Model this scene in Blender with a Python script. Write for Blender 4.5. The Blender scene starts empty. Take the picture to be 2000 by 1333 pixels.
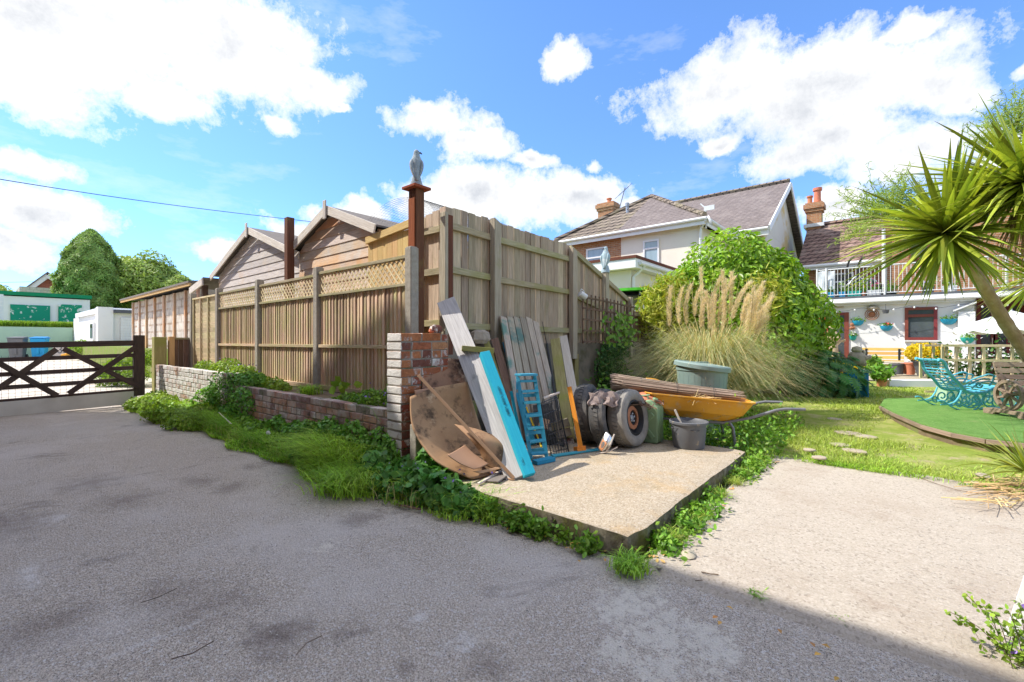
import bpy, math, random
import numpy as np
from mathutils import Vector, Matrix
R = math.radians
rng = random.Random(7)
NR = np.random.default_rng(5)
scene = bpy.context.scene
COL = scene.collection

# ------------------------------------------------------------- camera
YAW = R(39.9); CH = 1.2; FPX = 889.0
cam_d = bpy.data.cameras.new('camera'); cam = bpy.data.objects.new('camera', cam_d); COL.objects.link(cam)
cam_d.sensor_width = 36; cam_d.lens = 36 * FPX / 2000; cam_d.clip_start = .05; cam_d.clip_end = 600
cam.location = (0, 0, CH); cam.rotation_euler = (R(90), 0, YAW - R(90))
scene.camera = cam
FX, FY = math.cos(YAW), math.sin(YAW)          # forward; right = (FY, -FX)

# measuring helpers: turn a sight line of the survey photo into a place on a known plane
def _t(px): return (px - 1000) / FPX
def C(px, py, d):
    X = _t(px) * d
    return Vector((FY * X + FX * d, -FX * X + FY * d, CH - (py - 666) / FPX * d))
def GZ(px, py, z=0.0): return C(px, py, (CH - z) * FPX / (py - 666))
def GX(px, py, x): return C(px, py, x / (FX + FY * _t(px)))
def GY(px, py, y): return C(px, py, y / (FY - FX * _t(px)))

# ------------------------------------------------------------- sun and sky
SUN_EL = R(48); SUN_AZ = Vector((-.56, .83)).normalized()
sd = Vector((SUN_AZ.x * math.cos(SUN_EL), SUN_AZ.y * math.cos(SUN_EL), math.sin(SUN_EL)))
sl = bpy.data.lights.new('sun', 'SUN'); sl.energy = 2.15; sl.angle = R(.55); sl.color = (1, .95, .87)
so = bpy.data.objects.new('sun', sl); COL.objects.link(so); so.rotation_euler = sd.to_track_quat('Z', 'Y').to_euler(); so.location = (-5, 8, 20)

class NT:
    def __init__(s, t): s.t = t; s.n = t.nodes; s.l = t.links; s.n.clear()
    def new(s, k, ins=None, **kw):
        o = s.n.new(k)
        for a, b in kw.items(): setattr(o, a, b)
        if ins:
            for a, b in ins.items(): s.put(o.inputs[a], b)
        return o
    def put(s, sock, v):
        if isinstance(v, bpy.types.NodeSocket): s.l.new(v, sock)
        elif v is not None:
            if isinstance(v, (tuple, list)) and len(v) == 3 and len(sock.default_value) == 4: v = tuple(v) + (1,)
            sock.default_value = v
    def math(s, op, a, b=None, clamp=False):
        o = s.n.new('ShaderNodeMath'); o.operation = op; o.use_clamp = clamp
        s.put(o.inputs[0], a)
        if b is not None: s.put(o.inputs[1], b)
        return o.outputs[0]
    def mix(s, f, a, b, mode='MIX'):
        o = s.n.new('ShaderNodeMix'); o.data_type = 'RGBA'; o.blend_type = mode
        s.put(o.inputs[0], f); s.put(o.inputs[6], a); s.put(o.inputs[7], b); return o.outputs[2]
    def noise(s, vec, scale, detail=5, rough=.55, dist=0):
        o = s.new('ShaderNodeTexNoise', {'Scale': scale, 'Detail': detail, 'Roughness': rough, 'Distortion': dist})
        if vec is not None: s.put(o.inputs['Vector'], vec)
        return o.outputs['Fac']
    def ramp(s, f, lo, hi):
        o = s.new('ShaderNodeMapRange', {'Value': f, 'From Min': lo, 'From Max': hi}); o.clamp = True; return o.outputs[0]
    def scale(s, vec, sc):
        o = s.new('ShaderNodeMapping'); s.put(o.inputs['Vector'], vec); o.inputs['Scale'].default_value = sc; return o.outputs[0]

w = bpy.data.worlds.new('World'); scene.world = w; w.use_nodes = True
T = NT(w.node_tree)
sky = T.new('ShaderNodeTexSky', sky_type='NISHITA'); sky.sun_disc = False
sky.sun_elevation = SUN_EL; sky.sun_rotation = math.atan2(SUN_AZ.x, SUN_AZ.y); sky.air_density = .9; sky.dust_density = .05; sky.ozone_density = 2.5
gen = T.new('ShaderNodeTexCoord').outputs['Generated']
CLOUDS = [(110, 60, 400, 160), (470, 120, 200, 140), (560, 60, 130, 80), (620, 170, 90, 60), (40, 175, 180, 60), (330, 215, 120, 50), (540, 240, 55, 30), (675, 222, 18, 14), (90, 415, 175, 62), (50, 315, 140, 40),
          (30, 500, 110, 40), (440, 492, 100, 26), (560, 440, 75, 28), (640, 415, 60, 22), (715, 405, 75, 34), (855, 235, 105, 45), (930, 290, 90, 34), (820, 210, 50, 22),
          (950, 390, 200, 65), (1120, 390, 170, 70), (1040, 320, 55, 18), (1155, 332, 28, 16), (1117, 122, 38, 42), (1400, 175, 190, 115), (1620, 180, 270, 110), (1810, 175, 130, 60), (1620, 290, 170, 60), (1780, 55, 85, 34),
          (1870, 200, 90, 40), (1400, 280, 60, 22), (1640, 410, 90, 40), (1990, 145, 35, 20), (1790, 300, 160, 60), (1950, 330, 120, 60), (1240, 400, 60, 26),
          (-500, 150, 340, 200), (2500, 100, 300, 160), (3300, 0, 500, 300)]
warp = T.new('ShaderNodeTexNoise', {'Vector': gen, 'Scale': 5.0, 'Detail': 6, 'Roughness': .6})
wv = T.new('ShaderNodeVectorMath', {0: warp.outputs['Color'], 1: (.5, .5, .5)}, operation='SUBTRACT').outputs[0]
wv = T.new('ShaderNodeVectorMath', {0: wv, 3: .11}, operation='SCALE').outputs[0]
dirw = T.new('ShaderNodeVectorMath', {0: gen, 1: wv}, operation='ADD').outputs[0]
best = None
FILL_CLOUDS = [((0, 0, 1), .55, .55), ((-.7, .3, .6), .5, .3), ((-.6, -.6, .5), .6, .3), ((.2, -.8, .5), .45, .28), ((-.3, .9, .45), .3, .16), ((.5, .3, .95), .3, .2), ((-.9, .1, .15), .6, .2), ((-.2, -.9, .1), .5, .15)]  # unseen cloud banks added overhead and behind the camera as soft fill light
FILL_ROWS = [(d, 0, a, b) for d, a, b in FILL_CLOUDS]
for (cx, cy, hx, hy) in CLOUDS + FILL_ROWS:
    if isinstance(cx, tuple): c = Vector(cx); L = 1.0
    else: c = (C(cx, cy, 1) - Vector((0, 0, CH))); L = c.length
    c.normalize()
    tx = Vector((c.y, -c.x, 0)); tx = tx.normalized() if tx.length > .01 else Vector((1, 0, 0)); tz = tx.cross(c)
    if isinstance(cx, tuple): sx, sz = hx, hy
    else:
        qx, qz = _t(cx), (666 - cy) / FPX
        sx = hx / FPX * math.sqrt(1 + qz * qz) / L ** 2; sz = hy / FPX * math.sqrt(1 + qx * qx) / L ** 2
    dd = T.new('ShaderNodeVectorMath', {0: dirw, 1: tuple(c)}, operation='SUBTRACT').outputs[0]
    a = T.new('ShaderNodeVectorMath', {0: dd, 1: tuple(tx / sx)}, operation='DOT_PRODUCT').outputs['Value']
    b = T.new('ShaderNodeVectorMath', {0: dd, 1: tuple(tz / sz)}, operation='DOT_PRODUCT').outputs['Value']
    g = T.new('ShaderNodeVectorMath', {0: gen, 1: tuple(c)}, operation='DOT_PRODUCT').outputs['Value']
    q = T.math('ADD', T.math('MULTIPLY', a, a), T.math('MULTIPLY', b, b))
    v = T.math('SUBTRACT', 1.0, T.math('SQRT', q))
    v = T.math('ADD', v, T.math('MULTIPLY', T.math('LESS_THAN', g, 0.2), -50.0))
    best = v if best is None else T.math('MAXIMUM', best, v)
fine = T.noise(gen, 14, 10, .72)
fine2 = T.noise(gen, 5.0, 8, .6)
dens = T.math('ADD', best, T.math('ADD', T.math('MULTIPLY', T.math('SUBTRACT', fine, .5), 2.0), T.math('MULTIPLY', T.math('SUBTRACT', fine2, .5), 1.6)))
thin = T.ramp(T.noise(T.scale(gen, (1, 1, 3)), 2.3, 7, .65), .56, .86)
mask = T.math('MAXIMUM', T.ramp(dens, .05, .60), T.math('MULTIPLY', thin, .35))
mask = T.math('POWER', mask, .75)
core = T.ramp(T.math('ADD', dens, T.math('MULTIPLY', T.math('SUBTRACT', T.noise(T.scale(gen, (1, 1, 2.2)), 4, 6, .55), .5), 2.2)), .5, 1.5)
ccol = T.mix(core, (3.2, 3.2, 3.2), (1.85, 1.93, 2.08))
elv = T.new('ShaderNodeSeparateXYZ', {0: gen}).outputs[2]
sk = T.mix(1.0, sky.outputs[0], T.mix(T.ramp(elv, .02, .55), (.38, .52, .76), (.53, .68, .86)), 'MULTIPLY')
ccol = T.mix(1.0, ccol, T.mix(T.ramp(elv, .62, .8), (1, 1, 1), (1.75, 1.72, 1.66)), 'MULTIPLY')  # clouds above the visible sky are brightened to add fill light
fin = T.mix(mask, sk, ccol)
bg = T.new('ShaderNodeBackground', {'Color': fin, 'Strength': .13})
T.l.new(bg.outputs[0], T.new('ShaderNodeOutputWorld').inputs[0])
vs = scene.view_settings; vs.view_transform = 'Standard'; vs.look = 'None'; vs.exposure = 1.62; vs.gamma = 1

# ------------------------------------------------------------- materials
def finish(name, T, col, rough=.8, metal=0, bump=None, bstr=.3, bdist=.01, spec=.35, trans=0, emit=None, alpha=None):
    p = T.new('ShaderNodeBsdfPrincipled', {'Base Color': col, 'Roughness': rough, 'Metallic': metal, 'Specular IOR Level': spec})
    if bump is not None:
        T.put(p.inputs['Normal'], T.new('ShaderNodeBump', {'Height': bump, 'Strength': bstr, 'Distance': bdist}).outputs[0])
    out = T.new('ShaderNodeOutputMaterial'); sh = p.outputs[0]
    if trans:
        tr = T.new('ShaderNodeBsdfTranslucent', {'Color': T.mix(1.0, col, (1.2, 1.25, .55), 'MULTIPLY')})
        m = T.new('ShaderNodeMixShader', {0: trans, 1: sh, 2: tr.outputs[0]}); sh = m.outputs[0]
    T.l.new(sh, out.inputs[0])
def newmat(name):
    m = bpy.data.materials.new(name); m.use_nodes = True; return m, NT(m.node_tree)
def mk(name, c1, c2=None, rough=.8, scale=5, st=(1, 1, 1), gc=False, rv=.25, bump=.3, bscale=None, c3=None, c3s=2.0, c3t=(.55, .7), metal=0, spec=.3, trans=0, c4=None, c4s=9, c4t=(.6, .66), detail=6, bdist=.01, contrast=(.3, .7)):
    m, T = newmat(name); c2 = c2 or tuple(x * .75 for x in c1)
    vec = T.new('ShaderNodeAttribute', attribute_name='gc').outputs['Vector'] if gc else T.new('ShaderNodeTexCoord').outputs['Object']
    n1 = T.noise(T.scale(vec, st), scale, detail, .6)
    col = T.mix(T.ramp(n1, *contrast), c1, c2)
    if c3: col = T.mix(T.ramp(T.noise(vec, c3s, 5, .65), *c3t), col, c3)
    if c4: col = T.mix(T.ramp(T.noise(vec, c4s, 6, .7), *c4t), col, c4)
    if rv:
        a = T.new('ShaderNodeAttribute', attribute_name='rnd').outputs['Fac']
        v = T.math('ADD', T.math('MULTIPLY', a, 2 * rv), 1 - rv)
        h = T.math('ADD', T.math('MULTIPLY', T.math('FRACT', T.math('MULTIPLY', a, 7.3)), .03), .485)
        col = T.new('ShaderNodeHueSaturation', {'Hue': h, 'Value': v, 'Color': col}).outputs[0]
    bn = None
    if bump: bn = T.noise(T.scale(vec, st), bscale or scale * 3, 6, .65)
    finish(name, T, col, rough, metal, bn, bump, bdist, spec, trans)
    return m
def wood(name, c1, c2, moss=None, mt=(.55, .75), rv=.22, paint=None, pt=(.5, .6), bump=.5, c3s=2.2):
    return mk(name, c1, c2, .85, 6, (.7, 12, 12), True, rv, bump, 9, moss, c3s, mt, spec=.15, c4=paint, c4s=7, c4t=pt)
def leafm(name, c1, c2, rv=.4, trans=.3, rough=.5):
    return mk(name, c1, c2, rough, 1.2, (1, 1, 1), False, rv, 0, spec=.35, trans=trans)
def brickm(name, cs, mortar, bw=.225, bh=.075, msz=.01, rough=.9, bump=.6, off=.5, vscale=1.0, stain=None, st=(.5, .7)):
    m, T = newmat(name)
    o = T.new('ShaderNodeTexCoord').outputs['Object']; s = T.new('ShaderNodeSeparateXYZ', {0: o})
    v = T.new('ShaderNodeCombineXYZ', {0: T.math('ADD', s.outputs[0], s.outputs[1]), 1: T.math('MULTIPLY', s.outputs[2], vscale)}).outputs[0]
    b = T.new('ShaderNodeTexBrick', {'Vector': v, 'Color1': cs[0], 'Color2': cs[1], 'Mortar': mortar, 'Scale': 1.0, 'Mortar Size': msz, 'Mortar Smooth': .2, 'Brick Width': bw, 'Row Height': bh})
    b.offset = off
    col = T.mix(T.ramp(T.noise(o, 6, 6, .7), .3, .75), b.outputs[0], T.mix(1.0, b.outputs[0], (.62, .6, .6), 'MULTIPLY'))
    if stain: col = T.mix(T.ramp(T.noise(o, 1.3, 6, .7), *st), col, stain)
    hgt = T.math('ADD', T.math('MULTIPLY', b.outputs[1], -1.0), T.math('MULTIPLY', T.noise(o, 30, 4), .4))
    finish(name, T, col, rough, 0, hgt, bump, .01, .2); return m
M = {}
M['wood_grey'] = wood('wood_grey', (.60, .48, .355), (.33, .26, .185), (.29, .28, .13), (.60, .85), .25)
M['wood_rail'] = wood('wood_rail', (.46, .40, .27), (.28, .24, .14), (.29, .28, .10), (.46, .70), .2)
M['wood_post'] = wood('wood_post', (.50, .44, .34), (.32, .27, .20), (.30, .30, .10), (.6, .8), .12)
M['wood_slat'] = wood('wood_slat', (.74, .56, .38), (.42, .28, .18), (.48, .45, .20), (.45, .7), .32)
M['wood_lat'] = wood('wood_lat', (.82, .68, .44), (.55, .44, .27), (.46, .43, .2), (.5, .75), .15)
M['wood_shed'] = wood('wood_shed', (0.744, 0.647, 0.562), (0.456, 0.366, 0.312), (.66, .38, .20), (.42, .60), .15, c3s=.9)
M['wood_shed2'] = wood('wood_shed2', (0.750, 0.688, 0.640), (0.450, 0.400, 0.371), (.62, .46, .32), (.60, .78), .15, c3s=.9)
M['wood_barge'] = wood('wood_barge', (0.792, 0.732, 0.648), (0.528, 0.468, 0.396), None, rv=.1)
M['wood_new'] = wood('wood_new', (.76, .52, .24), (.58, .38, .17), None, rv=.15)
M['wood_brown'] = wood('wood_brown', (.20, .075, .045), (.10, .045, .03), (.22, .17, .06), (.6, .8), .08)
M['wood_red'] = wood('wood_red', (.36, .10, .04), (.22, .06, .03), None, rv=.08)
M['wood_gate'] = wood('wood_gate', (.06, .045, .042), (.12, .08, .065), (.16, .09, .06), (.62, .8), .15)
M['wood_plank'] = wood('wood_plank', (.66, .64, .62), (.44, .42, .41), (.12, .12, .13), (.66, .80), .1, c3s=2.6)
M['wood_blue'] = wood('wood_blue', (.035, .46, .62), (.025, .38, .54), None, (.66, .7), .06, bump=.25, paint=(.30, .33, .26), pt=(.67, .7))
M['wood_blue2'] = wood('wood_blue2', (.035, .28, .42), (.03, .20, .32), (.2, .2, .17), (.60, .66), .1, bump=.25)
M['wood_tg'] = wood('wood_tg', (.50, .43, .33), (.27, .22, .17), (.13, .22, .19), (.57, .66), .28)
M['wood_pale'] = wood('wood_pale', (.66, .60, .52), (.50, .43, .36), (.22, .17, .12), (.66, .74), .1)
M['wood_moss'] = wood('wood_moss', (.42, .36, .16), (.26, .21, .09), (.30, .29, .08), (.45, .62), .1)
M['wood_dark'] = wood('wood_dark', (.26, .17, .12), (.13, .085, .06), None, rv=.2)
M['wood_orange'] = wood('wood_orange', (.80, .33, .035), (.60, .22, .03), None, rv=.06, paint=(.10, .06, .03), pt=(.68, .71))
M['wood_bench'] = wood('wood_bench', (.40, .30, .22), (.22, .16, .12), None, rv=.2)
M['wood_yellow'] = wood('wood_yellow', (.70, .47, .14), (.58, .38, .10), None, rv=.08, bump=.15)
M['hardboard'] = mk('hardboard', (.42, .24, .135), (.27, .14, .08), .7, 3.5, rv=.14, bump=.3, c3=(.09, .05, .03), c3s=4.5, c3t=(.48, .60), c4=(.50, .34, .22), c4s=5, c4t=(.58, .66))
M['hardboard_clean'] = mk('hardboard_clean', (.46, .27, .17), (.40, .225, .135), .65, 4, rv=.12, bump=.08)
M['concrete_post'] = mk('concrete_post', (.42, .38, .32), (.30, .27, .22), .95, 20, rv=.06, bump=.7, c3=(.20, .19, .11), c3s=4, c3t=(.6, .8), c4=(.12, .11, .1), c4s=60, c4t=(.66, .72))
M['concrete_wall'] = mk('concrete_wall', (.30, .255, .20), (.20, .165, .13), .95, 5, rv=.05, bump=.6, c3=(.10, .10, .05), c3s=2.5, c3t=(.55, .75), c4=(.55, .5, .45), c4s=18, c4t=(.7, .74))
M['mortar'] = mk('mortar', (.33, .29, .24), (.20, .17, .14), .95, 20, rv=0, bump=.8, c3=(.10, .12, .05), c3s=6, c3t=(.55, .7))
def hero_brick(name, cols, white, wt):
    m, T = newmat(name); o = T.new('ShaderNodeTexCoord').outputs['Object']
    a = T.new('ShaderNodeAttribute', attribute_name='rnd').outputs['Fac']
    cr = T.new('ShaderNodeValToRGB', {0: a}); e = cr.color_ramp; e.interpolation = 'CONSTANT'
    while len(e.elements) < len(cols): e.elements.new(.5)
    for i, c in enumerate(cols): e.elements[i].position = i / len(cols); e.elements[i].color = c + (1,)
    n = T.noise(o, 22, 7, .7)
    col = T.mix(T.ramp(n, .35, .7), cr.outputs[0], T.mix(1.0, cr.outputs[0], (.55, .5, .5), 'MULTIPLY'))
    col = T.mix(T.ramp(T.noise(o, 9, 7, .75), .56, .68), col, (.12, .09, .07))
    wn = T.math('ADD', T.noise(o, 5.5, 8, .75), white(T, o, a))
    col = T.mix(T.ramp(wn, *wt), col, (.72, .69, .64))
    finish(name, T, col, .95, 0, T.noise(o, 45, 6, .7), .8, .012, .15); return m
BC = [(.42, .15, .075), (.33, .10, .06), (.50, .20, .09), (.22, .09, .065), (.46, .17, .07), (.52, .26, .13), (.28, .13, .09)]
def wl_pillar(T, o, a):
    g = T.new('ShaderNodeNewGeometry').outputs['Normal']; nx = T.math('MULTIPLY', T.new('ShaderNodeSeparateXYZ', {0: g}).outputs[0], -.30)
    return T.math('ADD', nx, T.math('MULTIPLY', T.math('FRACT', T.math('MULTIPLY', a, 13.7)), .10))
M['brick_pillar'] = hero_brick('brick_pillar', BC, wl_pillar, (.62, .74))
M['brick_low'] = hero_brick('brick_low', [tuple(x * .95 + .14 for x in c) for c in BC], lambda T, o, a: T.math('MULTIPLY', T.math('FRACT', T.math('MULTIPLY', a, 17.7)), .18), (.50, .80))
M['brick_white'] = hero_brick('brick_white', BC, lambda T, o, a: T.math('MULTIPLY', T.math('FRACT', T.math('MULTIPLY', a, 17.7)), .18), (.36, .62))
M['house_brick'] = brickm('house_brick', [(.52, .25, .12), (.40, .17, .08)], (.50, .40, .28))
M['gable_brick'] = brickm('gable_brick', [(.42, .12, .075), (.36, .10, .06)], (.42, .22, .16))
M['tile_brown'] = brickm('tile_brown', [(.33, .27, .215), (.25, .20, .155)], (.05, .04, .035), .30, .20, .03, bump=1.0, stain=(.30, .26, .16), st=(.5, .75))
M['tile_grey'] = brickm('tile_grey', [(.27, .225, .21), (.215, .18, .17)], (.09, .075, .07), .25, .11, .008, bump=.8, stain=(.27, .23, .21), st=(.5, .8))
M['tile_red'] = brickm('tile_red', [(.34, .22, .175), (.25, .16, .13)], (.08, .05, .045), .28, .20, .03, bump=1.0, stain=(.40, .30, .24), st=(.5, .75))
M['block_pale'] = brickm('block_pale', [(.66, .60, .52), (.58, .52, .44)], (.40, .30, .22), .46, .21, .03, bump=1.0, stain=(.74, .67, .58), st=(.45, .65))
M['block_grey'] = brickm('block_grey', [(.66, .63, .57), (.60, .57, .5)], (.44, .4, .36), .4, .2, .01)
M['render_white'] = mk('render_white', (.80, .79, .77), (.76, .75, .73), .9, 2, rv=0, bump=.3, bscale=40)
M['render_cream'] = mk('render_cream', (.80, .75, .63), (.75, .69, .57), .9, 1.5, rv=0, bump=.3, bscale=40)
M['render_gable'] = mk('render_gable', (.74, .70, .62), (.69, .65, .57), .9, 1, rv=0, bump=.3, bscale=40, c3=(.66, .50, .24), c3s=.34, c3t=(.50, .56))
M['render_mint'] = mk('render_mint', (.42, .58, .42), (.38, .54, .38), .9, .6, rv=0, bump=.2, bscale=30)
M['white'] = mk('white', (.80, .80, .79), (.74, .74, .73), .45, 3, rv=.03, bump=0)
M['white_metal'] = mk('white_metal', (.74, .75, .75), (.66, .67, .68), .4, 3, rv=.03, bump=0)
M['grey_dark'] = mk('grey_dark', (.12, .125, .14), (.085, .09, .10), .5, 6, rv=.1, bump=.1)
M['black'] = mk('black', (.02, .02, .022), (.03, .03, .03), .55, 9, rv=.1, bump=.1)
M['rubber'] = mk('rubber', (.06, .06, .062), (.10, .097, .092), .75, 9, rv=.1, bump=.3, c3=(.19, .175, .155), c3s=7, c3t=(.5, .72), spec=.3)
M['rubber_worn'] = mk('rubber_worn', (0.180, 0.168, 0.156), (0.276, 0.258, 0.228), .8, 9, rv=.05, bump=.35, c3=(.30, .28, .25), c3s=6, c3t=(.5, .7), spec=.25)
M['bucket'] = mk('bucket', (0.120, 0.126, 0.138), (0.168, 0.174, 0.186), .5, 5, rv=0, bump=.1, c3=(.34, .28, .2), c3s=14, c3t=(.62, .7))
M['steel'] = mk('steel', (.42, .44, .47), (.30, .31, .33), .45, 12, rv=0, bump=.1, metal=.7, c3=(.20, .12, .07), c3s=9, c3t=(.6, .7))
M['tube_grey'] = mk('tube_grey', (.17, .17, .18), (.26, .26, .27), .4, 10, rv=0, bump=.1, metal=.3, c3=(.22, .12, .06), c3s=12, c3t=(.64, .7))
M['rust'] = mk('rust', (.42, .19, .10), (.30, .12, .06), .8, 14, rv=0, bump=.4)
M['chrome'] = mk('chrome', (.75, .74, .73), (.6, .55, .5), .2, 4, rv=0, bump=0, metal=.8)
M['plastic_orange'] = mk('plastic_orange', (.84, .42, .04), (.74, .33, .03), .5, 4, rv=0, bump=.08, c3=(.58, .44, .26), c3s=6, c3t=(.52, .72), spec=.35, c4=(.22, .15, .09), c4s=11, c4t=(.62, .74))
M['plastic_terra'] = mk('plastic_terra', (.62, .24, .13), (.5, .18, .1), .6, 4, rv=.1, bump=.1)
M['jerry'] = mk('jerry', (0.247, 0.377, 0.208), (0.189, 0.305, 0.163), .4, 4, rv=0, bump=.1, c3=(.34, .40, .28), c3s=7, c3t=(.6, .75), spec=.5, c4=(.22, .12, .06), c4s=20, c4t=(.7, .73))
M['bin_green'] = mk('bin_green', (.25, .34, .315), (.215, .30, .275), .45, 4, rv=0, bump=.06, c3=(.33, .41, .385), c3s=6, c3t=(.5, .8), spec=.4)
M['blue_paint'] = mk('blue_paint', (.02, .30, .62), (.02, .25, .55), .5, 4, rv=.05, bump=.1, c3=(.18, .50, .74), c3s=7, c3t=(.56, .7))
M['blue_bin'] = mk('blue_bin', (.02, .30, .62), (.02, .27, .58), .45, 4, rv=.05, bump=0)
M['grey_bin'] = mk('grey_bin', (.12, .125, .13), (.15, .15, .155), .5, 4, rv=.05, bump=0)
M['turq'] = mk('turq', (.15, .56, .72), (.12, .50, .66), .45, 6, rv=0, bump=.1)
M['ladder_blue'] = mk('ladder_blue', (.055, .36, .47), (.04, .28, .38), .55, 9, rv=.12, bump=.25, c3=(.35, .48, .50), c3s=14, c3t=(.62, .68), c4=(.12, .08, .05), c4s=22, c4t=(.70, .73))
M['pot_blue'] = mk('pot_blue', (.03, .36, .60), (.03, .30, .52), .4, 4, rv=.05, bump=0)
M['pot_teal'] = mk('pot_teal', (.03, .42, .36), (.03, .38, .32), .5, 4, rv=0, bump=0)
M['terracotta'] = mk('terracotta', (.62, .26, .12), (.50, .20, .10), .85, 8, rv=.08, bump=.2)
M['upvc_red'] = mk('upvc_red', (.26, .055, .045), (.20, .045, .04), .45, 4, rv=.1, bump=.1)
M['red_door'] = mk('red_door', (.52, .02, .03), (.42, .02, .025), .45, 4, rv=.05, bump=0)
M['glass'] = mk('glass', (.05, .065, .075), (.09, .11, .12), .06, 1.5, rv=.1, bump=0, spec=.9)
M['glass_blind'] = mk('glass_blind', (.33, .44, .50), (.22, .32, .38), .12, 9, (1, 1, .05), rv=.1, bump=0, spec=.9)
M['green_door'] = mk('green_door', (.0, .27, .14), (.0, .24, .12), .6, 3, (1, 1, 14), rv=.05, bump=.2, c3=(.70, .72, .68), c3s=1.0, c3t=(.60, .62), c4=(.70, .72, .68), c4s=3.0, c4t=(.58, .60))
M['green_trim'] = mk('green_trim', (.0, .24, .12), (.0, .2, .1), .6, 3, rv=.05, bump=0)
M['green_bright'] = mk('green_bright', (.10, .55, .04), (.09, .5, .04), .5, 3, rv=0, bump=0)
M['felt'] = mk('felt', (.16, .14, .125), (.22, .19, .165), .95, 8, rv=0, bump=.6, bscale=60)
M['stone'] = mk('stone', (.50, .43, .33), (.34, .29, .22), .95, 16, rv=.1, bump=.8, c4=(.16, .14, .1), c4s=40, c4t=(.62, .7))
M['statue'] = mk('statue', (.38, .43, .46), (.24, .30, .35), .85, 30, rv=.05, bump=.9, c3=(.60, .62, .60), c3s=12, c3t=(.52, .7), c4=(.10, .11, .13), c4s=24, c4t=(.66, .72), bdist=.006)
M['statue_pale'] = mk('statue_pale', (.42, .54, .58), (.30, .42, .47), .85, 26, rv=.05, bump=.9, c3=(.66, .70, .68), c3s=10, c3t=(.5, .7), bdist=.006)
M['burlap'] = mk('burlap', (.60, .48, .30), (.46, .35, .2), .95, 14, rv=.1, bump=.8)
M['cloth_grey'] = mk('cloth_grey', (.36, .29, .26), (.22, .17, .15), .95, 20, rv=.1, bump=.7)
M['cloth_white'] = mk('cloth_white', (.66, .69, .72), (.45, .5, .56), .95, 5, rv=.1, bump=.3)
M['reed'] = mk('reed', (.42, .32, .245), (.25, .18, .135), .9, 4, (.5, 8, 8), True, .45, 0)
M['cane'] = mk('cane', (.74, .56, .28), (.60, .42, .2), .8, 6, rv=.35, bump=0)
M['leaf_ivy'] = leafm('leaf_ivy', (.12, .29, .045), (.22, .43, .07))
M['leaf_weed'] = leafm('leaf_weed', (.13, .30, .035), (.27, .44, .06), rv=.5)
M['leaf_lime'] = leafm('leaf_lime', (.20, .34, .035), (.30, .42, .05))
M['leaf_heart'] = leafm('leaf_heart', (.09, .27, .06), (.18, .38, .085), rough=.4)
M['leaf_shrub'] = leafm('leaf_shrub', (.34, .50, .03), (.19, .35, .022), rough=.4)
M['leaf_bamboo'] = leafm('leaf_bamboo', (.34, .42, .045), (.46, .40, .06))
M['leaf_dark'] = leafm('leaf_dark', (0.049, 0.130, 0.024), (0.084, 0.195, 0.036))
M['leaf_acan'] = leafm('leaf_acan', (0.058, 0.195, 0.054), (0.117, 0.312, 0.078), rough=.35)
M['leaf_conifer'] = leafm('leaf_conifer', (.20, .34, .07), (.36, .46, .13))
M['leaf_tree'] = leafm('leaf_tree', (.27, .38, .07), (.40, .48, .14))
M['leaf_willow'] = leafm('leaf_willow', (.40, .48, .12), (.30, .40, .08), trans=.4)
M['leaf_yellow'] = leafm('leaf_yellow', (.78, .56, .01), (.62, .50, .02), rv=.2)
M['leaf_palm'] = mk('leaf_palm', (.18, .27, .035), (.44, .47, .06), .4, 3, (.6, 5, 5), True, .5, 0, spec=.45, trans=.25, c3=(.46, .33, .05), c3s=1.6, c3t=(.62, .75))
M['leaf_dead'] = mk('leaf_dead', (.46, .33, .2), (.32, .21, .12), .9, 3, rv=.3, bump=0, trans=.15)
M['grass'] = leafm('grass', (.24, .50, .04), (.46, .62, .09), rv=.55)
M['grass_lawn'] = leafm('grass_lawn', (.30, .43, .05), (.46, .50, .12), rv=.45)
M['grass_dry'] = leafm('grass_dry', (.62, .52, .26), (.50, .44, .2), rv=.4)
M['pampas'] = leafm('pampas', (0.360, 0.432, 0.204), (0.504, 0.528, 0.288), rv=.4, trans=.25)
M['pampas_dry'] = leafm('pampas_dry', (0.744, 0.600, 0.312), (0.624, 0.504, 0.240), rv=.35, trans=.25)
M['plume'] = leafm('plume', (.86, .73, .57), (.70, .55, .40), rv=.3, trans=.35)
M['flower_purple'] = mk('flower_purple', (.34, .22, .66), None, .6, rv=.2, bump=0)
M['flower_white'] = mk('flower_white', (.8, .8, .76), None, .8, rv=.1, bump=0)
M['flower_pink'] = mk('flower_pink', (.75, .08, .22), None, .6, rv=.3, bump=0)
M['flower_red'] = mk('flower_red', (.68, .03, .03), None, .6, rv=.2, bump=0)
M['trunk'] = mk('trunk', (.42, .32, .24), (.26, .19, .14), .95, 6, (1, 1, 3), rv=.1, bump=.9, bscale=14, bdist=.02)
M['palm_trunk'] = mk('palm_trunk', (.60, .42, .28), (.38, .25, .16), .95, 5, (1, 1, 5), True, .1, .9, 12, c3=(.62, .50, .38), c3s=3, c3t=(.5, .65), bdist=.02)
M['branch'] = mk('branch', (.17, .12, .085), (.11, .08, .06), .95, 6, rv=.1, bump=.3)
M['twig'] = mk('twig', (.10, .075, .06), (.2, .13, .08), .9, 6, rv=.4, bump=0)
M['deadleaf'] = mk('deadleaf', (.62, .26, .06), (.5, .36, .12), .8, 6, rv=.3, bump=0)
M['wire'] = mk('wire', (.10, .10, .10), None, .5, rv=0, bump=0, metal=.5)
M['wire_grey'] = mk('wire_grey', (.30, .31, .32), None, .5, rv=0, bump=0, metal=.5)
M['grit'] = mk('grit', (.50, .46, .42), (.30, .27, .24), .9, 30, rv=.6, bump=0)
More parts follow.
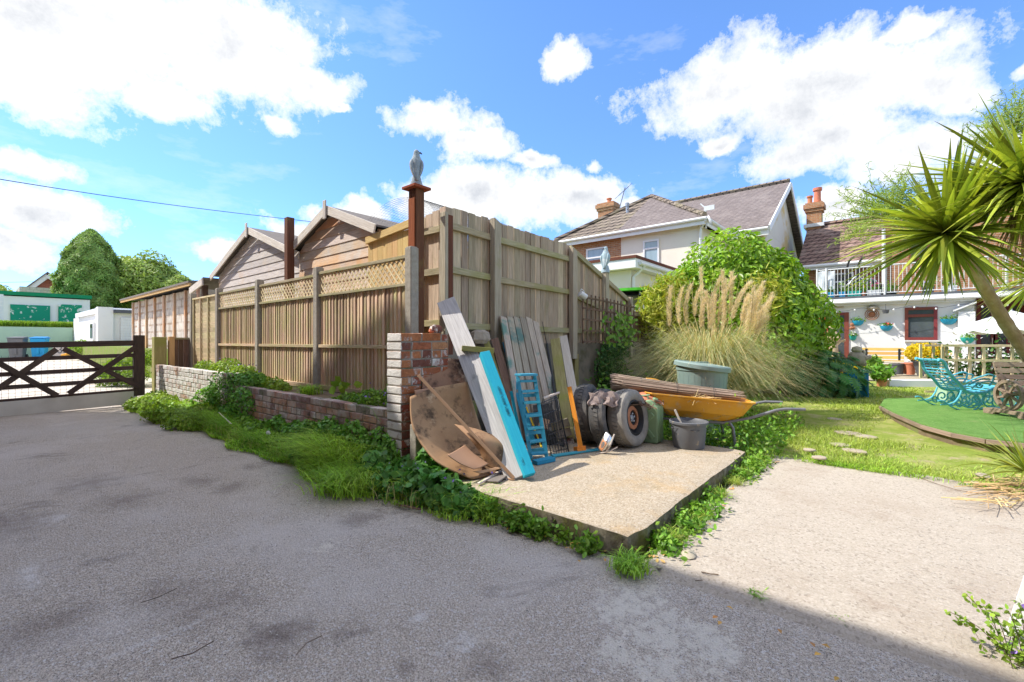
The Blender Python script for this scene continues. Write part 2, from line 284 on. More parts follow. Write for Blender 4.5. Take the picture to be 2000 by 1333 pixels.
M['soil'] = mk('soil', (.26, .19, .12), (.15, .11, .07), .98, 9, rv=0, bump=.9, c3=(.20, .24, .07), c3s=1.8, c3t=(.48, .6))
M['paving'] = mk('paving', (.44, .37, .28), (.33, .29, .20), .9, 6, rv=.12, bump=.5)
M['plate'] = mk('plate', (.66, .62, .56), (.54, .50, .44), .5, 3, rv=0, bump=.2, metal=.3)

# ground materials
def asphalt():
    m, T = newmat('asphalt'); o = T.new('ShaderNodeTexCoord').outputs['Object']
    f = T.noise(o, 95, 3, .7); g = T.noise(o, 240, 2, .5); big = T.noise(o, 1.1, 6, .6, .4); mid = T.noise(o, 6, 6, .7)
    v = T.new('ShaderNodeTexVoronoi', {'Vector': o, 'Scale': 120.0})
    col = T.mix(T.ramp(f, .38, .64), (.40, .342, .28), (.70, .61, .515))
    col = T.mix(T.ramp(T.new('ShaderNodeSeparateColor', {0: v.outputs['Color']}).outputs[0], .86, .92), col, (.66, .615, .575))
    col = T.mix(T.ramp(g, .57, .65), col, (.08, .07, .062))
    col = T.mix(T.math('MULTIPLY', T.ramp(big, .48, .66), .55), col, (.64, .585, .54))
    col = T.mix(T.math('MULTIPLY', T.ramp(T.noise(o, 1.7, 7, .7, .6), .57, .68), .6), col, (.15, .12, .105))
    s = T.new('ShaderNodeSeparateXYZ', {0: o})
    def spot(x, y, rx, ry):
        a = T.math('DIVIDE', T.math('SUBTRACT', s.outputs[0], x), rx); b = T.math('DIVIDE', T.math('SUBTRACT', s.outputs[1], y), ry)
        return T.math('SUBTRACT', 1, T.math('SQRT', T.math('ADD', T.math('MULTIPLY', a, a), T.math('MULTIPLY', b, b))))
    pn = T.math('ADD', T.math('MULTIPLY', T.math('SUBTRACT', T.noise(o, 9, 8, .75), .5), 3.4), T.math('MULTIPLY', T.math('SUBTRACT', T.noise(o, 30, 6, .8), .5), 2.6))
    lst = [spot(p.x, p.y, a, b) for p, a, b in [(GZ(1225, 1180), .26, .17), (GZ(1290, 1235), .26, .20), (GZ(1370, 1245), .2, .2), (GZ(640, 1060), .1, .1), (GZ(1290, 1300), .2, .15), (GZ(1210, 1265), .12, .12)]]
    q = lst[0]
    for k in lst[1:]: q = T.math('MAXIMUM', q, k)
    pm = T.ramp(T.math('ADD', q, pn), .25, .38)
    pm = T.math('MULTIPLY', pm, T.ramp(q, -.55, -.1))
    col = T.mix(T.math('MULTIPLY', T.math('MULTIPLY', pm, .85), T.ramp(T.noise(o, 20, 7, .8), .40, .52)), col, T.mix(mid, (.80, .74, .64), (.62, .57, .49)))
    dk = None
    for p, a, b in [(GZ(177, 940), .34, .42), (GZ(245, 975), .30, .36), (GZ(20, 1025), .30, .5), (GZ(395, 937), .2, .3), (GZ(452, 950), .2, .22), (GZ(90, 1215), .22, .28), (GZ(415, 1175), .26, .30), (GZ(320, 1150), .2, .24), (GZ(792, 1295), .05, .06), (GZ(560, 1230), .18, .2), (GZ(950, 1290), .12, .12), (GZ(700, 1010), .2, .2)]:
        s0 = spot(p.x, p.y, a, b); dk = s0 if dk is None else T.math('MAXIMUM', dk, s0)
    dk = T.math('ADD', dk, T.math('MULTIPLY', T.math('SUBTRACT', T.noise(o, 7, 8, .75), .5), 2.6))
    col = T.mix(T.math('MULTIPLY', T.ramp(dk, .1, .9), .42), col, (.13, .095, .075))
    wt = None
    for p, a, b in [(GZ(905, 1245), .2, .14), (GZ(60, 1120), .10, .5), (GZ(290, 1245), .5, .05), (GZ(480, 870), .25, .3), (GZ(820, 1200), .12, .1), (GZ(110, 1010), .2, .25)]:
        s0 = spot(p.x, p.y, a, b); wt = s0 if wt is None else T.math('MAXIMUM', wt, s0)
    wt = T.math('ADD', wt, T.math('MULTIPLY', T.math('SUBTRACT', T.noise(o, 16, 8, .8), .5), 3.2))
    col = T.mix(T.math('MULTIPLY', T.ramp(wt, .5, 1.1), .6), col, (.74, .71, .68))
    pale = T.math('ADD', spot(1.0, 8.6, 2.0, 1.6), T.math('MULTIPLY', T.math('SUBTRACT', T.noise(o, 2.2, 7, .7), .5), 3))
    col = T.mix(T.math('MULTIPLY', T.ramp(pale, .3, 1.3), .6), col, (.50, .46, .42))
    sp = T.math('MULTIPLY', T.ramp(T.noise(o, 4.0, 8, .85), .69, .73), T.ramp(spot(1.3, .6, 1.6, 1.6), 0, .4))
    col = T.mix(T.math('MULTIPLY', sp, .8), col, (.66, .62, .6))
    hgt = T.math('ADD', T.math('MULTIPLY', f, 1.0), T.math('MULTIPLY', v.outputs['Distance'], .8))
    finish('asphalt', T, col, .92, 0, hgt, .8, .012, .2); return m
def concrete(name, a, b, c, stain, broom=False, moss=None):
    m, T = newmat(name); o = T.new('ShaderNodeTexCoord').outputs['Object']
    f = T.noise(T.scale(o, (1, 1, 1)), 110, 4, .7); big = T.noise(o, 1.3, 7, .65, .3)
    col = T.mix(T.ramp(f, .40, .62) if not broom else T.ramp(f, .34, .68), a, b)
    if not broom:
        col = T.mix(T.math('MULTIPLY', T.ramp(T.noise(o, 2.6, 7, .7), .52, .66), .5), col, (.50, .33, .15)); col = T.mix(T.math('MULTIPLY', T.ramp(T.noise(T.scale(o, (1.3, 1, 1)), 3.4, 7, .72), .56, .70), .5), col, (.20, .19, .12))
        col = T.mix(T.math('MULTIPLY', T.ramp(T.noise(o, 60, 4, .8), .58, .66), .45), col, (.16, .11, .07))
    v = T.new('ShaderNodeTexVoronoi', {'Vector': o, 'Scale': 85.0})
    rr = T.new('ShaderNodeSeparateColor', {0: v.outputs['Color']}).outputs[0]
    col = T.mix(T.math('MULTIPLY', T.ramp(rr, .75, .9), .35), col, c)
    col = T.mix(T.math('MULTIPLY', T.math('SUBTRACT', 1, T.ramp(rr, .04, .10)), .45), col, tuple(x * .45 for x in a))
    col = T.mix(T.math('MULTIPLY', T.ramp(big, .50, .68), .6), col, stain)
    hh = f
    col = T.mix(T.math('MULTIPLY', T.ramp(T.noise(o, 5.5, 8, .8), .60, .70), .4), col, tuple(x * .6 for x in stain))
    if broom:
        bn = T.noise(T.scale(o, (60, 3, 1)), 1.6, 6, .7); hh = T.math('ADD', f, T.math('MULTIPLY', bn, 1.3))
        col = T.mix(T.math('MULTIPLY', T.ramp(bn, .5, .75), .45), col, tuple(x * .6 for x in a))
        col = T.mix(T.math('MULTIPLY', T.ramp(T.noise(o, 2.1, 6, .6, .5), .6, .7), .35), col, (.28, .19, .13))
    if moss:
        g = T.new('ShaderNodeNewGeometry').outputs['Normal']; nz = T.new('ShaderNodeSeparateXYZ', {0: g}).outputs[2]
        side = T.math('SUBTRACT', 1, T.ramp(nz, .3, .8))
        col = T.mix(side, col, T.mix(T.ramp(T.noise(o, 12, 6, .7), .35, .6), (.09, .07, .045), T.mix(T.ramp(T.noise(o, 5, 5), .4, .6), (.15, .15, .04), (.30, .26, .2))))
    finish(name, T, col, .92, 0, hh, .7, .01, .2); return m
def ground(name, layers, bs=40):
    m, T = newmat(name); o = T.new('ShaderNodeTexCoord').outputs['Object']; col = layers[0]
    for c, s, lo, hi in layers[1:]: col = T.mix(T.ramp(T.noise(o, s, 7, .7), lo, hi), col, c)
    finish(name, T, col, .95, 0, T.noise(o, bs, 5, .7), .9, .03, .1); return m
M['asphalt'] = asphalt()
M['slab'] = concrete('slab', (.36, .285, .195), (.53, .45, .345), (.66, .59, .49), (.29, .25, .18), False, True)
M['pad'] = concrete('pad', (.41, .35, .28), (.58, .51, .42), (.68, .61, .53), (.41, .33, .255), True)
M['road_pale'] = concrete('road_pale', (.56, .50, .43), (.68, .62, .55), (.7, .66, .6), (.5, .45, .38))
M['lawn'] = ground('lawn', [(.27, .34, .06), ((.44, .43, .15), 2.2, .45, .62), ((.50, .40, .25), 3.1, .56, .68), ((.20, .29, .04), 11, .55, .75)])
M['turf'] = ground('turf', [(.17, .36, .08), ((.28, .47, .13), 60, .4, .6), ((.12, .28, .05), 5, .45, .8), ((.34, .42, .16), 2.2, .6, .75)], 160)
M['earth'] = ground('earth', [(.24, .26, .08), ((.20, .30, .05), 2, .4, .6), ((.30, .24, .15), 5, .5, .7)])

# ------------------------------------------------------------- mesh helpers
def tag(o, label=None, cat=None, group=None, kind=None):
    if label: o['label'] = label
    if cat: o['category'] = cat
    if group: o['group'] = group
    if kind: o['kind'] = kind
    return o
def thing(name, label, cat, loc=(0, 0, 0), group=None):
    o = bpy.data.objects.new(name, None); COL.objects.link(o); o.location = loc; o.empty_display_size = .1
    return tag(o, label, cat, group)
def dup(o, parent=None, loc=None, rz=None, label=None):
    c = o.copy(); COL.objects.link(c)
    if parent is not None: c.parent = parent
    if loc is not None: c.location = loc
    if rz is not None: c.rotation_euler = (0, 0, rz)
    if label: c['label'] = label
    for ch in list(o.children): dup(ch, c)
    return c
def npobj(name, V, F, mat, parent=None, rnd=None, gcv=None, smooth=False, origin=None):
    """V (n,3), F list/array of faces, vertex attributes rnd and gc"""
    V = np.asarray(V, dtype=np.float32)
    me = bpy.data.meshes.new(name)
    if isinstance(F, np.ndarray):
        k = F.shape[1]; nf = len(F)
        me.vertices.add(len(V)); me.loops.add(nf * k); me.polygons.add(nf)
        me.loops.foreach_set('vertex_index', F.astype(np.int32).ravel())
        me.polygons.foreach_set('loop_start', np.arange(0, nf * k, k, dtype=np.int32))
        org = origin
    else:
        me.vertices.add(len(V)); tot = sum(len(f) for f in F)
        me.loops.add(tot); me.polygons.add(len(F))
        me.loops.foreach_set('vertex_index', np.fromiter((i for f in F for i in f), dtype=np.int32, count=tot))
        st = np.cumsum([0] + [len(f) for f in F[:-1]]).astype(np.int32)
        me.polygons.foreach_set('loop_start', st); org = origin
    if parent is not None:
        p = parent; off = Vector((0, 0, 0))
        while p is not None: off += p.location; p = p.parent
        off = np.array(off, dtype=np.float32)
    else:
        if org is None: org = ((V[:, 0].min() + V[:, 0].max()) / 2, (V[:, 1].min() + V[:, 1].max()) / 2, V[:, 2].min())
        off = np.array(org, dtype=np.float32)
    me.vertices.foreach_set('co', (V - off).ravel())
    a = me.attributes.new('rnd', 'FLOAT', 'POINT')
    a.data.foreach_set('value', np.asarray(rnd if rnd is not None else np.full(len(V), .5), dtype=np.float32))
    g = me.attributes.new('gc', 'FLOAT_VECTOR', 'POINT')
    g.data.foreach_set('vector', np.asarray(gcv if gcv is not None else V, dtype=np.float32).ravel())
    me.update(calc_edges=True); me.validate()
    me.polygons.foreach_set('use_smooth', [bool(smooth)] * len(me.polygons))
    me.materials.append(M[mat] if isinstance(mat, str) else mat)
    o = bpy.data.objects.new(name, me); COL.objects.link(o)
    if parent is not None: o.parent = parent
    else: o.location = tuple(float(x) for x in off)
    return o
def orth(d, n):
    d = Vector(d).normalized(); w_ = Vector(n).cross(d)
    if w_.length < 1e-5: w_ = Vector((1, 0, .01)).cross(d)
    w_.normalize(); return d, w_, d.cross(w_)
class MB:
    def __init__(s): s.v = []; s.f = []; s.r = []; s.g = []
    def add(s, vs, fs, rnd=None, g=None):
        b = len(s.v); r = rng.random() if rnd is None else rnd
        s.v += [tuple(v) for v in vs]; s.f += [tuple(b + i for i in f) for f in fs]; s.r += [r] * len(vs)
        s.g += [tuple(x) for x in (g if g is not None else vs)]
        return s
    def bar(s, p0, p1, w_, t, n=None, taper=1.0, rnd=None):
        p0 = Vector(p0); p1 = Vector(p1)
        if n is None:
            n = Vector((0, 0, CH)) - (p0 + p1) / 2
        d, a, b = orth(p1 - p0, n); L = (p1 - p0).length; vs = []; g = []
        ox, oy = rng.uniform(0, 40), rng.uniform(0, 40)
        for k, (p, sc) in enumerate(((p0, 1), (p1, taper))):
            for (i, j) in ((-1, -1), (1, -1), (1, 1), (-1, 1)):
                vs.append(p + a * (i * w_ / 2 * sc) + b * (j * t / 2 * sc)); g.append((k * L + ox, i * w_ / 2 + oy, j * t / 2))
        return s.add(vs, [(0, 3, 2, 1), (4, 5, 6, 7), (0, 1, 5, 4), (1, 2, 6, 5), (2, 3, 7, 6), (3, 0, 4, 7)], rnd, g)
    def box(s, x0, x1, y0, y1, z0, z1, rnd=None):
        c = Vector(((x0 + x1) / 2, (y0 + y1) / 2, (z0 + z1) / 2)); dx, dy, dz = x1 - x0, y1 - y0, z1 - z0
        if dz >= dx and dz >= dy: return s.bar((c.x, c.y, z0), (c.x, c.y, z1), dy, dx, (1, 0, 0), rnd=rnd)
        if dy >= dx: return s.bar((c.x, y0, c.z), (c.x, y1, c.z), dz, dx, (1, 0, 0), rnd=rnd)
        return s.bar((x0, c.y, c.z), (x1, c.y, c.z), dz, dy, (0, 1, 0), rnd=rnd)
    def tube(s, pts, r, n=8, rnd=None, cap=True):
        pts = [Vector(p) for p in pts]; m = len(pts); rr = r if isinstance(r, (list, tuple)) else [r] * m
        vs = []; fs = []; g = []; ref = Vector((0, 0, 1)); L = 0
        d0 = (pts[1] - pts[0]).normalized()
        if abs(d0.z) > .9: ref = Vector((1, 0, 0))
        a = d0.cross(ref).normalized()
        for i, p in enumerate(pts):
            d = (pts[min(i + 1, m - 1)] - pts[max(i - 1, 0)]).normalized()
            a = (a - d * a.dot(d)); a = a.normalized() if a.length > 1e-6 else d.orthogonal().normalized(); b = d.cross(a)
            if i: L += (p - pts[i - 1]).length
            for k in range(n):
                t = 2 * math.pi * k / n; vs.append(p + (a * math.cos(t) + b * math.sin(t)) * rr[i]); g.append((L, math.cos(t) * rr[i], math.sin(t) * rr[i]))
        for i in range(m - 1):
            for k in range(n):
                fs.append((i * n + k, i * n + (k + 1) % n, (i + 1) * n + (k + 1) % n, (i + 1) * n + k))
        if cap: fs += [tuple(range(n))[::-1], tuple((m - 1) * n + k for k in range(n))]
        return s.add(vs, fs, rnd, g)
    def lathe(s, prof, o=(0, 0, 0), axis=(0, 0, 1), n=24, rnd=None, sx=1.0, sy=1.0, xdir=None, cap=True):
        if tuple(prof[0]) == tuple(prof[-1]): cap = False
        z = Vector(axis).normalized(); x = Vector(xdir) if xdir else (z.orthogonal() if abs(z.z) < .99 else Vector((1, 0, 0))); x = (x - z * x.dot(z)).normalized(); y = z.cross(x); o = Vector(o)
        vs = []; fs = []
        for (r_, h) in prof:
            for k in range(n):
                t = 2 * math.pi * k / n; vs.append(o + x * (r_ * math.cos(t) * sx) + y * (r_ * math.sin(t) * sy) + z * h)
        for i in range(len(prof) - 1):
            for k in range(n): fs.append((i * n + k, i * n + (k + 1) % n, (i + 1) * n + (k + 1) % n, (i + 1) * n + k))
        if cap and prof[0][0] > 1e-4: fs.append(tuple(range(n))[::-1])
        if cap and prof[-1][0] > 1e-4: fs.append(tuple((len(prof) - 1) * n + k for k in range(n)))
        return s.add(vs, fs, rnd)
    def poly(s, pts, ext, rnd=None):
        """planar polygon extruded by vector ext"""
        pts = [Vector(p) for p in pts]; e = Vector(ext); n = len(pts)
        fs = [tuple(range(n))[::-1], tuple(range(n, 2 * n))] + [(i, (i + 1) % n, n + (i + 1) % n, n + i) for i in range(n)]
        return s.add(pts + [p + e for p in pts], fs, rnd)
    def quad(s, pts, rnd=None, g=None): return s.add(pts, [tuple(range(len(pts)))], rnd, g)
    def build(s, name, mat, parent=None, smooth=False, bevel=0, origin=None, solid=0, sub=0):
        o = npobj(name, s.v, s.f, mat, parent, s.r, s.g, smooth, origin)
        if sub: m = o.modifiers.new('sub', 'SUBSURF'); m.levels = sub; m.render_levels = sub
        if solid: m = o.modifiers.new('sol', 'SOLIDIFY'); m.thickness = solid; m.offset = 0
        if bevel:
            m = o.modifiers.new('bev', 'BEVEL'); m.width = bevel; m.segments = 2; m.limit_method = 'ANGLE'; m.angle_limit = R(40)
        if smooth and not sub:
            try: o.data.set_sharp_from_angle(angle=R(38))
            except Exception: pass
        return o
def struct(o): o['kind'] = 'structure'; return o
def stuff(o): o['kind'] = 'stuff'; return o

# patch: smooth sheet through a grid of points
def catmull(P, t):
    n = len(P); x = t * (n - 1); i = min(int(x), n - 2); f = x - i
    p0 = P[max(i - 1, 0)]; p1 = P[i]; p2 = P[i + 1]; p3 = P[min(i + 2, n - 1)]
    return .5 * ((2 * p1) + (p2 - p0) * f + (2 * p0 - 5 * p1 + 4 * p2 - p3) * f * f + (3 * p1 - p0 - 3 * p2 + p3) * f ** 3)
def patch(mb, rows, nu=14, nv=14, rnd=None):
    vs = []; fs = []; g = []
    cols = [[catmull([Vector(p) for p in r], u / nu) for r in rows] for u in range(nu + 1)]
    for u in range(nu + 1):
        for v in range(nv + 1): p = catmull(cols[u], v / nv); vs.append(p); g.append(p)
    for u in range(nu):
        for v in range(nv): a = u * (nv + 1) + v; fs.append((a, a + 1, a + nv + 2, a + nv + 1))
    mb.add(vs, fs, rnd, g)

# leaves: diamonds/pointed leaves placed at P with normal jitter
def leaves(P, size, aspect=1.6, nrm=None, jit=.8, droop=0, quadbend=True, sv=.3):
    P = np.asarray(P, dtype=np.float64); n = len(P)
    N = NR.normal(size=(n, 3)); N /= np.linalg.norm(N, axis=1)[:, None]
    if nrm is not None: N = nrm + N * jit; N /= np.linalg.norm(N, axis=1)[:, None] + 1e-9
    D = NR.normal(size=(n, 3)); D[:, 2] -= droop; D -= N * (D * N).sum(1)[:, None]; D /= np.linalg.norm(D, axis=1)[:, None] + 1e-9
    W = np.cross(N, D); s_ = size * (1 + sv * NR.uniform(-1, 1, n))[:, None]
    L = s_; w_ = s_ / aspect * .5
    pts = np.stack([P, P + D * L * .28 + W * w_ * .8, P + D * L * .62 + W * w_ * .8 - N * L * .04, P + D * L - N * L * .14, P + D * L * .62 - W * w_ * .8 - N * L * .04, P + D * L * .28 - W * w_ * .8], 1)
    pts[:, 0] += N * 0; mid = P + D * L * .5 - N * L * .08
    V = pts.reshape(-1, 3); b = np.arange(n)[:, None] * 6
    F = np.concatenate([b + np.array([[0, 1, 2, 3]]), b + np.array([[0, 3, 4, 5]])], 0)
    r = np.repeat(NR.uniform(0, 1, n), 6)
    return V, F, r
# blades: strips with k segments following a parabola
def blades(P, H, lean, width, k=3, az=None, droop=1.0, tipw=.1):
    P = np.asarray(P, dtype=np.float64); n = len(P); az = NR.uniform(0, 2 * np.pi, n) if az is None else az
    H = np.broadcast_to(H, (n,)); lean = np.broadcast_to(lean, (n,)); width = np.broadcast_to(width, (n,)); droop = np.broadcast_to(droop, (n,))
    D = np.stack([np.cos(az), np.sin(az), np.zeros(n)], 1); tw = NR.uniform(-.9, .9, n)
    S = np.stack([-np.sin(az + tw), np.cos(az + tw), np.zeros(n)], 1)
    vs = []
    for i in range(k + 1):
        t = i / k
        c = P + D * (lean * (t ** 1.6))[:, None] + np.array([0, 0, 1]) * (H * (t - droop * .5 * t * t * t))[:, None]
        ww = (width * .5 * (1 - (1 - tipw) * t ** 1.5))[:, None]
        vs += [c - S * ww, c + S * ww]
    V = np.stack(vs, 1).reshape(-1, 3); m = 2 * (k + 1); b = np.arange(n)[:, None] * m
    F = np.concatenate([b + np.array([[2 * i, 2 * i + 1, 2 * i + 3, 2 * i + 2]]) for i in range(k)], 0)
    return V, F, np.repeat(NR.uniform(0, 1, n), m)
def join(*parts):
    V = []; F = []; r = []; o = 0
    for a, b, c in parts: V.append(a); F.append(b + o); r.append(c); o += len(a)
    return np.concatenate(V), np.concatenate(F), np.concatenate(r)
def shell(c, rad, n, thick=.35, squash=None, lump=.18, seed=0, zmin=-1e9, bias=0):
    """points near the surface of a lumpy ellipsoid plus normals"""
    N = NR.normal(size=(n, 3)); N[:, 2] += bias; N /= np.linalg.norm(N, axis=1)[:, None]
    k = np.zeros(n); q = np.random.default_rng(seed)
    for j in range(14):
        d = q.normal(size=3); d /= np.linalg.norm(d); k += np.maximum(0, (N @ d) - .62) * q.uniform(-1.2, 2.0)
    rr = (1 + lump * k * 2) * (1 - thick * NR.uniform(0, 1, n) ** 2.2)
    P = np.array(c) + N * np.array(rad) * rr[:, None]; m = P[:, 2] > zmin
    return P[m], N[m]

# ------------------------------------------------------------- ground
def sheet(name, x0, x1, y0, y1, nx, ny, zf, mat, edge=None):
    X = np.linspace(x0, x1, nx); Y = np.linspace(y0, y1, ny); gx, gy = np.meshgrid(X, Y, indexing='ij')
    if edge: gx, gy = edge(gx, gy)
    gz = zf(gx, gy); V = np.stack([gx, gy, gz], -1).reshape(-1, 3)
    i = np.arange(nx - 1)[:, None] * ny + np.arange(ny - 1)[None]; i = i.ravel()
    F = np.stack([i, i + ny, i + ny + 1, i + 1], 1)
    o = npobj(name, V, F, mat, None, smooth=True, origin=(0, 0, 0)); return struct(o)
def wob(x, s=1.0, p=0.0): return (np.sin(x * 2.3 * s + p) + .6 * np.sin(x * 5.1 * s + 1.3 + p) + .35 * np.sin(x * 11.7 * s + 2.1 + p)) / 2
def zb(x, y):
    z = np.where(y > 11, (y - 11) * .0145, 0.0) - .03
    return z
sheet('ground', -160, 220, -160, 220, 90, 90, lambda x, y: zb(x, np.minimum(y, 40)), 'earth')
def asp_edge(gx, gy):
    f = (gx + 22) / 24.3; e = 2.45 + .035 * wob(gy, 2.0); return -22 + f * (e + 22), gy
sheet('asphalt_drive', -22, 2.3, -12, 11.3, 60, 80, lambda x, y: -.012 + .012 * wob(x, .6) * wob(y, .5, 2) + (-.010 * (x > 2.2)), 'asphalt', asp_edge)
sheet('road', -40, 3.9, 11.3, 34.4, 10, 20, lambda x, y: (y - 11) * .0145 + .006, 'road_pale')
sheet('concrete_pad', 2.27, 5.42, -6, 1.02, 40, 60, lambda x, y: .012 + .006 * wob(y, .7) - .045 * np.clip((2.36 - x) / .06, 0, 1), 'pad',
      lambda gx, gy: (2.27 + .03 * wob(gy, 2.4, 1) + (gx - 2.27) / 3.15 * (3.15 + .10 * wob(gy, 1.3, 3) - .12 * np.maximum(0, -gy)), gy))
sheet('lawn', 5.2, 26, -14, 3.9, 60, 60, lambda x, y: -.03 + .065 * np.clip((x - 5.3) / .35, 0, 1) + .03 * wob(x, .7) * wob(y, .6) * np.clip((x - 5.3) / .6, 0, 1) + np.clip((x - 5.2) * .015, 0, .10), 'lawn')
# the raised slab
mb = MB()
def slab_mesh():
    x0, x1, y0, y1, zt = 2.35, 4.86, 1.10, 3.76, .13
    nx, ny = 70, 70; X = np.linspace(x0, x1, nx); Y = np.linspace(y0, y1, ny)
    gx, gy = np.meshgrid(X, Y, indexing='ij'); V = []; r = np.random.default_rng(3)
    ex = .008 * wob(Y, 1.5, 1) + .001 * r.normal(size=ny); ey = .008 * wob(X, 1.5, 2) + .001 * r.normal(size=nx)
    fx = 1 - (gx - x0) / (x1 - x0); fy = 1 - (gy - y0) / (y1 - y0)
    px = gx + ex[None, :] * fx ** 8; py = gy + ey[:, None] * fy ** 8
    c = np.clip(1 - np.hypot(gx - x0, gy - y0) / .16, 0, 1); px += c * .05; py += c * .05
    z = zt + .005 * wob(gx, 1.2) * wob(gy, 1.1) - .012 * (fx ** 60 + fy ** 60) - .015 * c
    top = np.stack([px, py, z], -1).reshape(-1, 3).tolist(); F = []
    for i in range(nx - 1):
        for j in range(ny - 1): a = i * ny + j; F.append((a, a + ny, a + ny + 1, a + 1))
    V = top[:]
    per = [i * ny for i in range(nx)][::-1] + [j for j in range(1, ny)]     # y0 edge then x0 edge
    for lev in (1, 2, 3, 4):
        for q, k in enumerate(per):
            p = top[k]; amt = (.004, .008, .012, .008)[lev - 1] * (.7 + r.uniform(-.2, .3)); ox = -amt if k < ny and q >= nx - 1 else 0; oy = -amt if k % ny == 0 else 0
            dz = lev * .042; cut = .05 if lev == 4 else 0
            V.append((p[0] + ox + (cut if ox else 0), p[1] + oy + (cut if oy else 0), p[2] - dz + r.uniform(-.005, .005)))
    n = len(per); b = len(top); prev = per
    for lev in range(4):
        cur = list(range(b + lev * n, b + (lev + 1) * n))
        for q in range(n - 1): F.append((prev[q], prev[q + 1], cur[q + 1], cur[q]))
        prev = cur
    return V, F
V, F = slab_mesh()
o = npobj('concrete_slab', V, F, 'slab', None, smooth=False, origin=(0, 0, 0)); struct(o)
# patch of moss-dark kerb line under the fence, stepping stones, raised neighbour ground
mb = MB(); mb.box(3.5, 30, 3.9, 40, .0, .98); struct(mb.build('neighbour_ground', 'earth', origin=(0, 0, 0)))
mb = MB(); mb.box(2.44, 3.49, 3.40, 11.2, .0, .56); struct(mb.build('planting_bed', 'soil', origin=(0, 0, 0)))
# bank of higher ground behind the mint wall
mb = MB(); mb.poly([(-70, 34.7, .2), (-70, 34.7, 1.95), (-70, 36.5, 2.15), (-70, 90, 2.4), (-70, 90, .2)], (120, 0, 0)); struct(mb.build('raised_bank', 'earth', origin=(0, 0, 0)))

# ------------------------------------------------------------- brick garden walls built brick by brick
def brick_run(mb, mort, p0, dirv, L, z0, nrow, thick, inset=.006, rag=0, bw=.215, bh=.065, j=.010, half0=0, top_header=False, mtop=None):
    d = Vector(dirv).normalized(); nrm = Vector((-d.y, d.x, 0)); p0 = Vector(p0)
    for k in range(nrow):
        z = z0 + k * (bh + j); s_ = -(.11 if (k + half0) % 2 else 0)
        hdr = (k % 3 == 2) or (top_header and k == nrow - 1); step = .1025 if hdr else bw
        while s_ < L:
            a = max(s_, 0); b = min(s_ + step, L); s_ += step + j
            if b - a < .03: continue
            if rag and k >= nrow - rag and rng.random() < .18: continue
            q = p0 + d * ((a + b) / 2) + nrm * (thick / 2 + rng.uniform(-.004, .004)); zz = z + rng.uniform(-.002, .002)
            h = bh + rng.uniform(-.003, .002); e = d * ((b - a) / 2 - .001); t_ = nrm * (thick / 2)
            vs = []
            for (i, jx) in ((-1, -1), (1, -1), (1, 1), (-1, 1)):
                for zq in (zz, zz + h):
                    w2 = q + e * i + t_ * jx; vs.append((w2.x + rng.uniform(-.003, .003), w2.y + rng.uniform(-.003, .003), zq + rng.uniform(-.002, .002)))
            mb.add(vs, [(0, 1, 3, 2), (2, 3, 5, 4), (4, 5, 7, 6), (6, 7, 1, 0), (1, 7, 5, 3), (0, 2, 4, 6)])
    a = p0 + nrm * inset + d * inset; b = d * (L - 2 * inset); c = nrm * (thick - 2 * inset)
    mort.poly([a + Vector((0, 0, z0 - .02)), a + b + Vector((0, 0, z0 - .02)), a + b + c + Vector((0, 0, z0 - .02)), a + c + Vector((0, 0, z0 - .02))], (0, 0, nrow * (bh + j) + .02 - .012))
def brick_thing(name, label, mat, runs, org, group=None, bev=.006):
    t = thing(name, label, 'wall', org, group); mb = MB(); mo = MB()
    for r_ in runs: brick_run(mb, mo, **r_)
    mb.build('brickwork', mat, t, bevel=bev); mo.build('mortar', 'mortar', t); return t
PX, PY = 2.32, 3.15
pil = brick_thing('brick_pier', 'red brick pier with peeling white paint on its road side, beside the leaning planks', 'brick_pillar',
    [dict(p0=(PX, PY, 0), dirv=(1, 0, 0), L=.53, z0=.0, nrow=17, thick=.20), ], (PX + .2, PY + .1, 0))
mb = MB(); mb.box(PX + .56, PX + .70, PY - .02, PY + .12, .0, .62); o = mb.build('concrete_stub', 'concrete_post', bevel=.01)
bpy.data.objects.remove(o)
mb = MB(); q = C(812, 845, 3.72); mb.box(q.x - .03, q.x + .06, q.y - .04, q.y + .04, 0, .52); tag(mb.build('concrete_stub', 'concrete_post', bevel=.008), 'short broken concrete post stub at the foot of the brick pier', 'post')
brick_thing('low_brick_wall', 'low weathered red brick wall below the slatted fence panels, ivy on its face', 'brick_low',
    [dict(p0=(2.47, 3.36, 0), dirv=(0, 1, 0), L=3.85, z0=.0, nrow=8, thick=.10, rag=1)], (2.42, 5.3, 0))
brick_thing('low_white_wall', 'low brick wall under flaking white paint near the gate posts', 'brick_white',
    [dict(p0=(2.45, 7.25, 0), dirv=(0, 1, 0), L=3.75, z0=.0, nrow=10, thick=.10), dict(p0=(2.47, 7.22, 0), dirv=(1, 0, 0), L=.3, z0=.45, nrow=4, thick=.1)], (2.4, 9.2, 0))
# retaining wall under the board fence
mb = MB(); mb.box(3.35, 12, 3.78, 3.94, 0, 1.17); tag(mb.build('retaining_wall', 'concrete_wall', bevel=.01), 'stained concrete retaining wall under the tall board fence', 'wall')
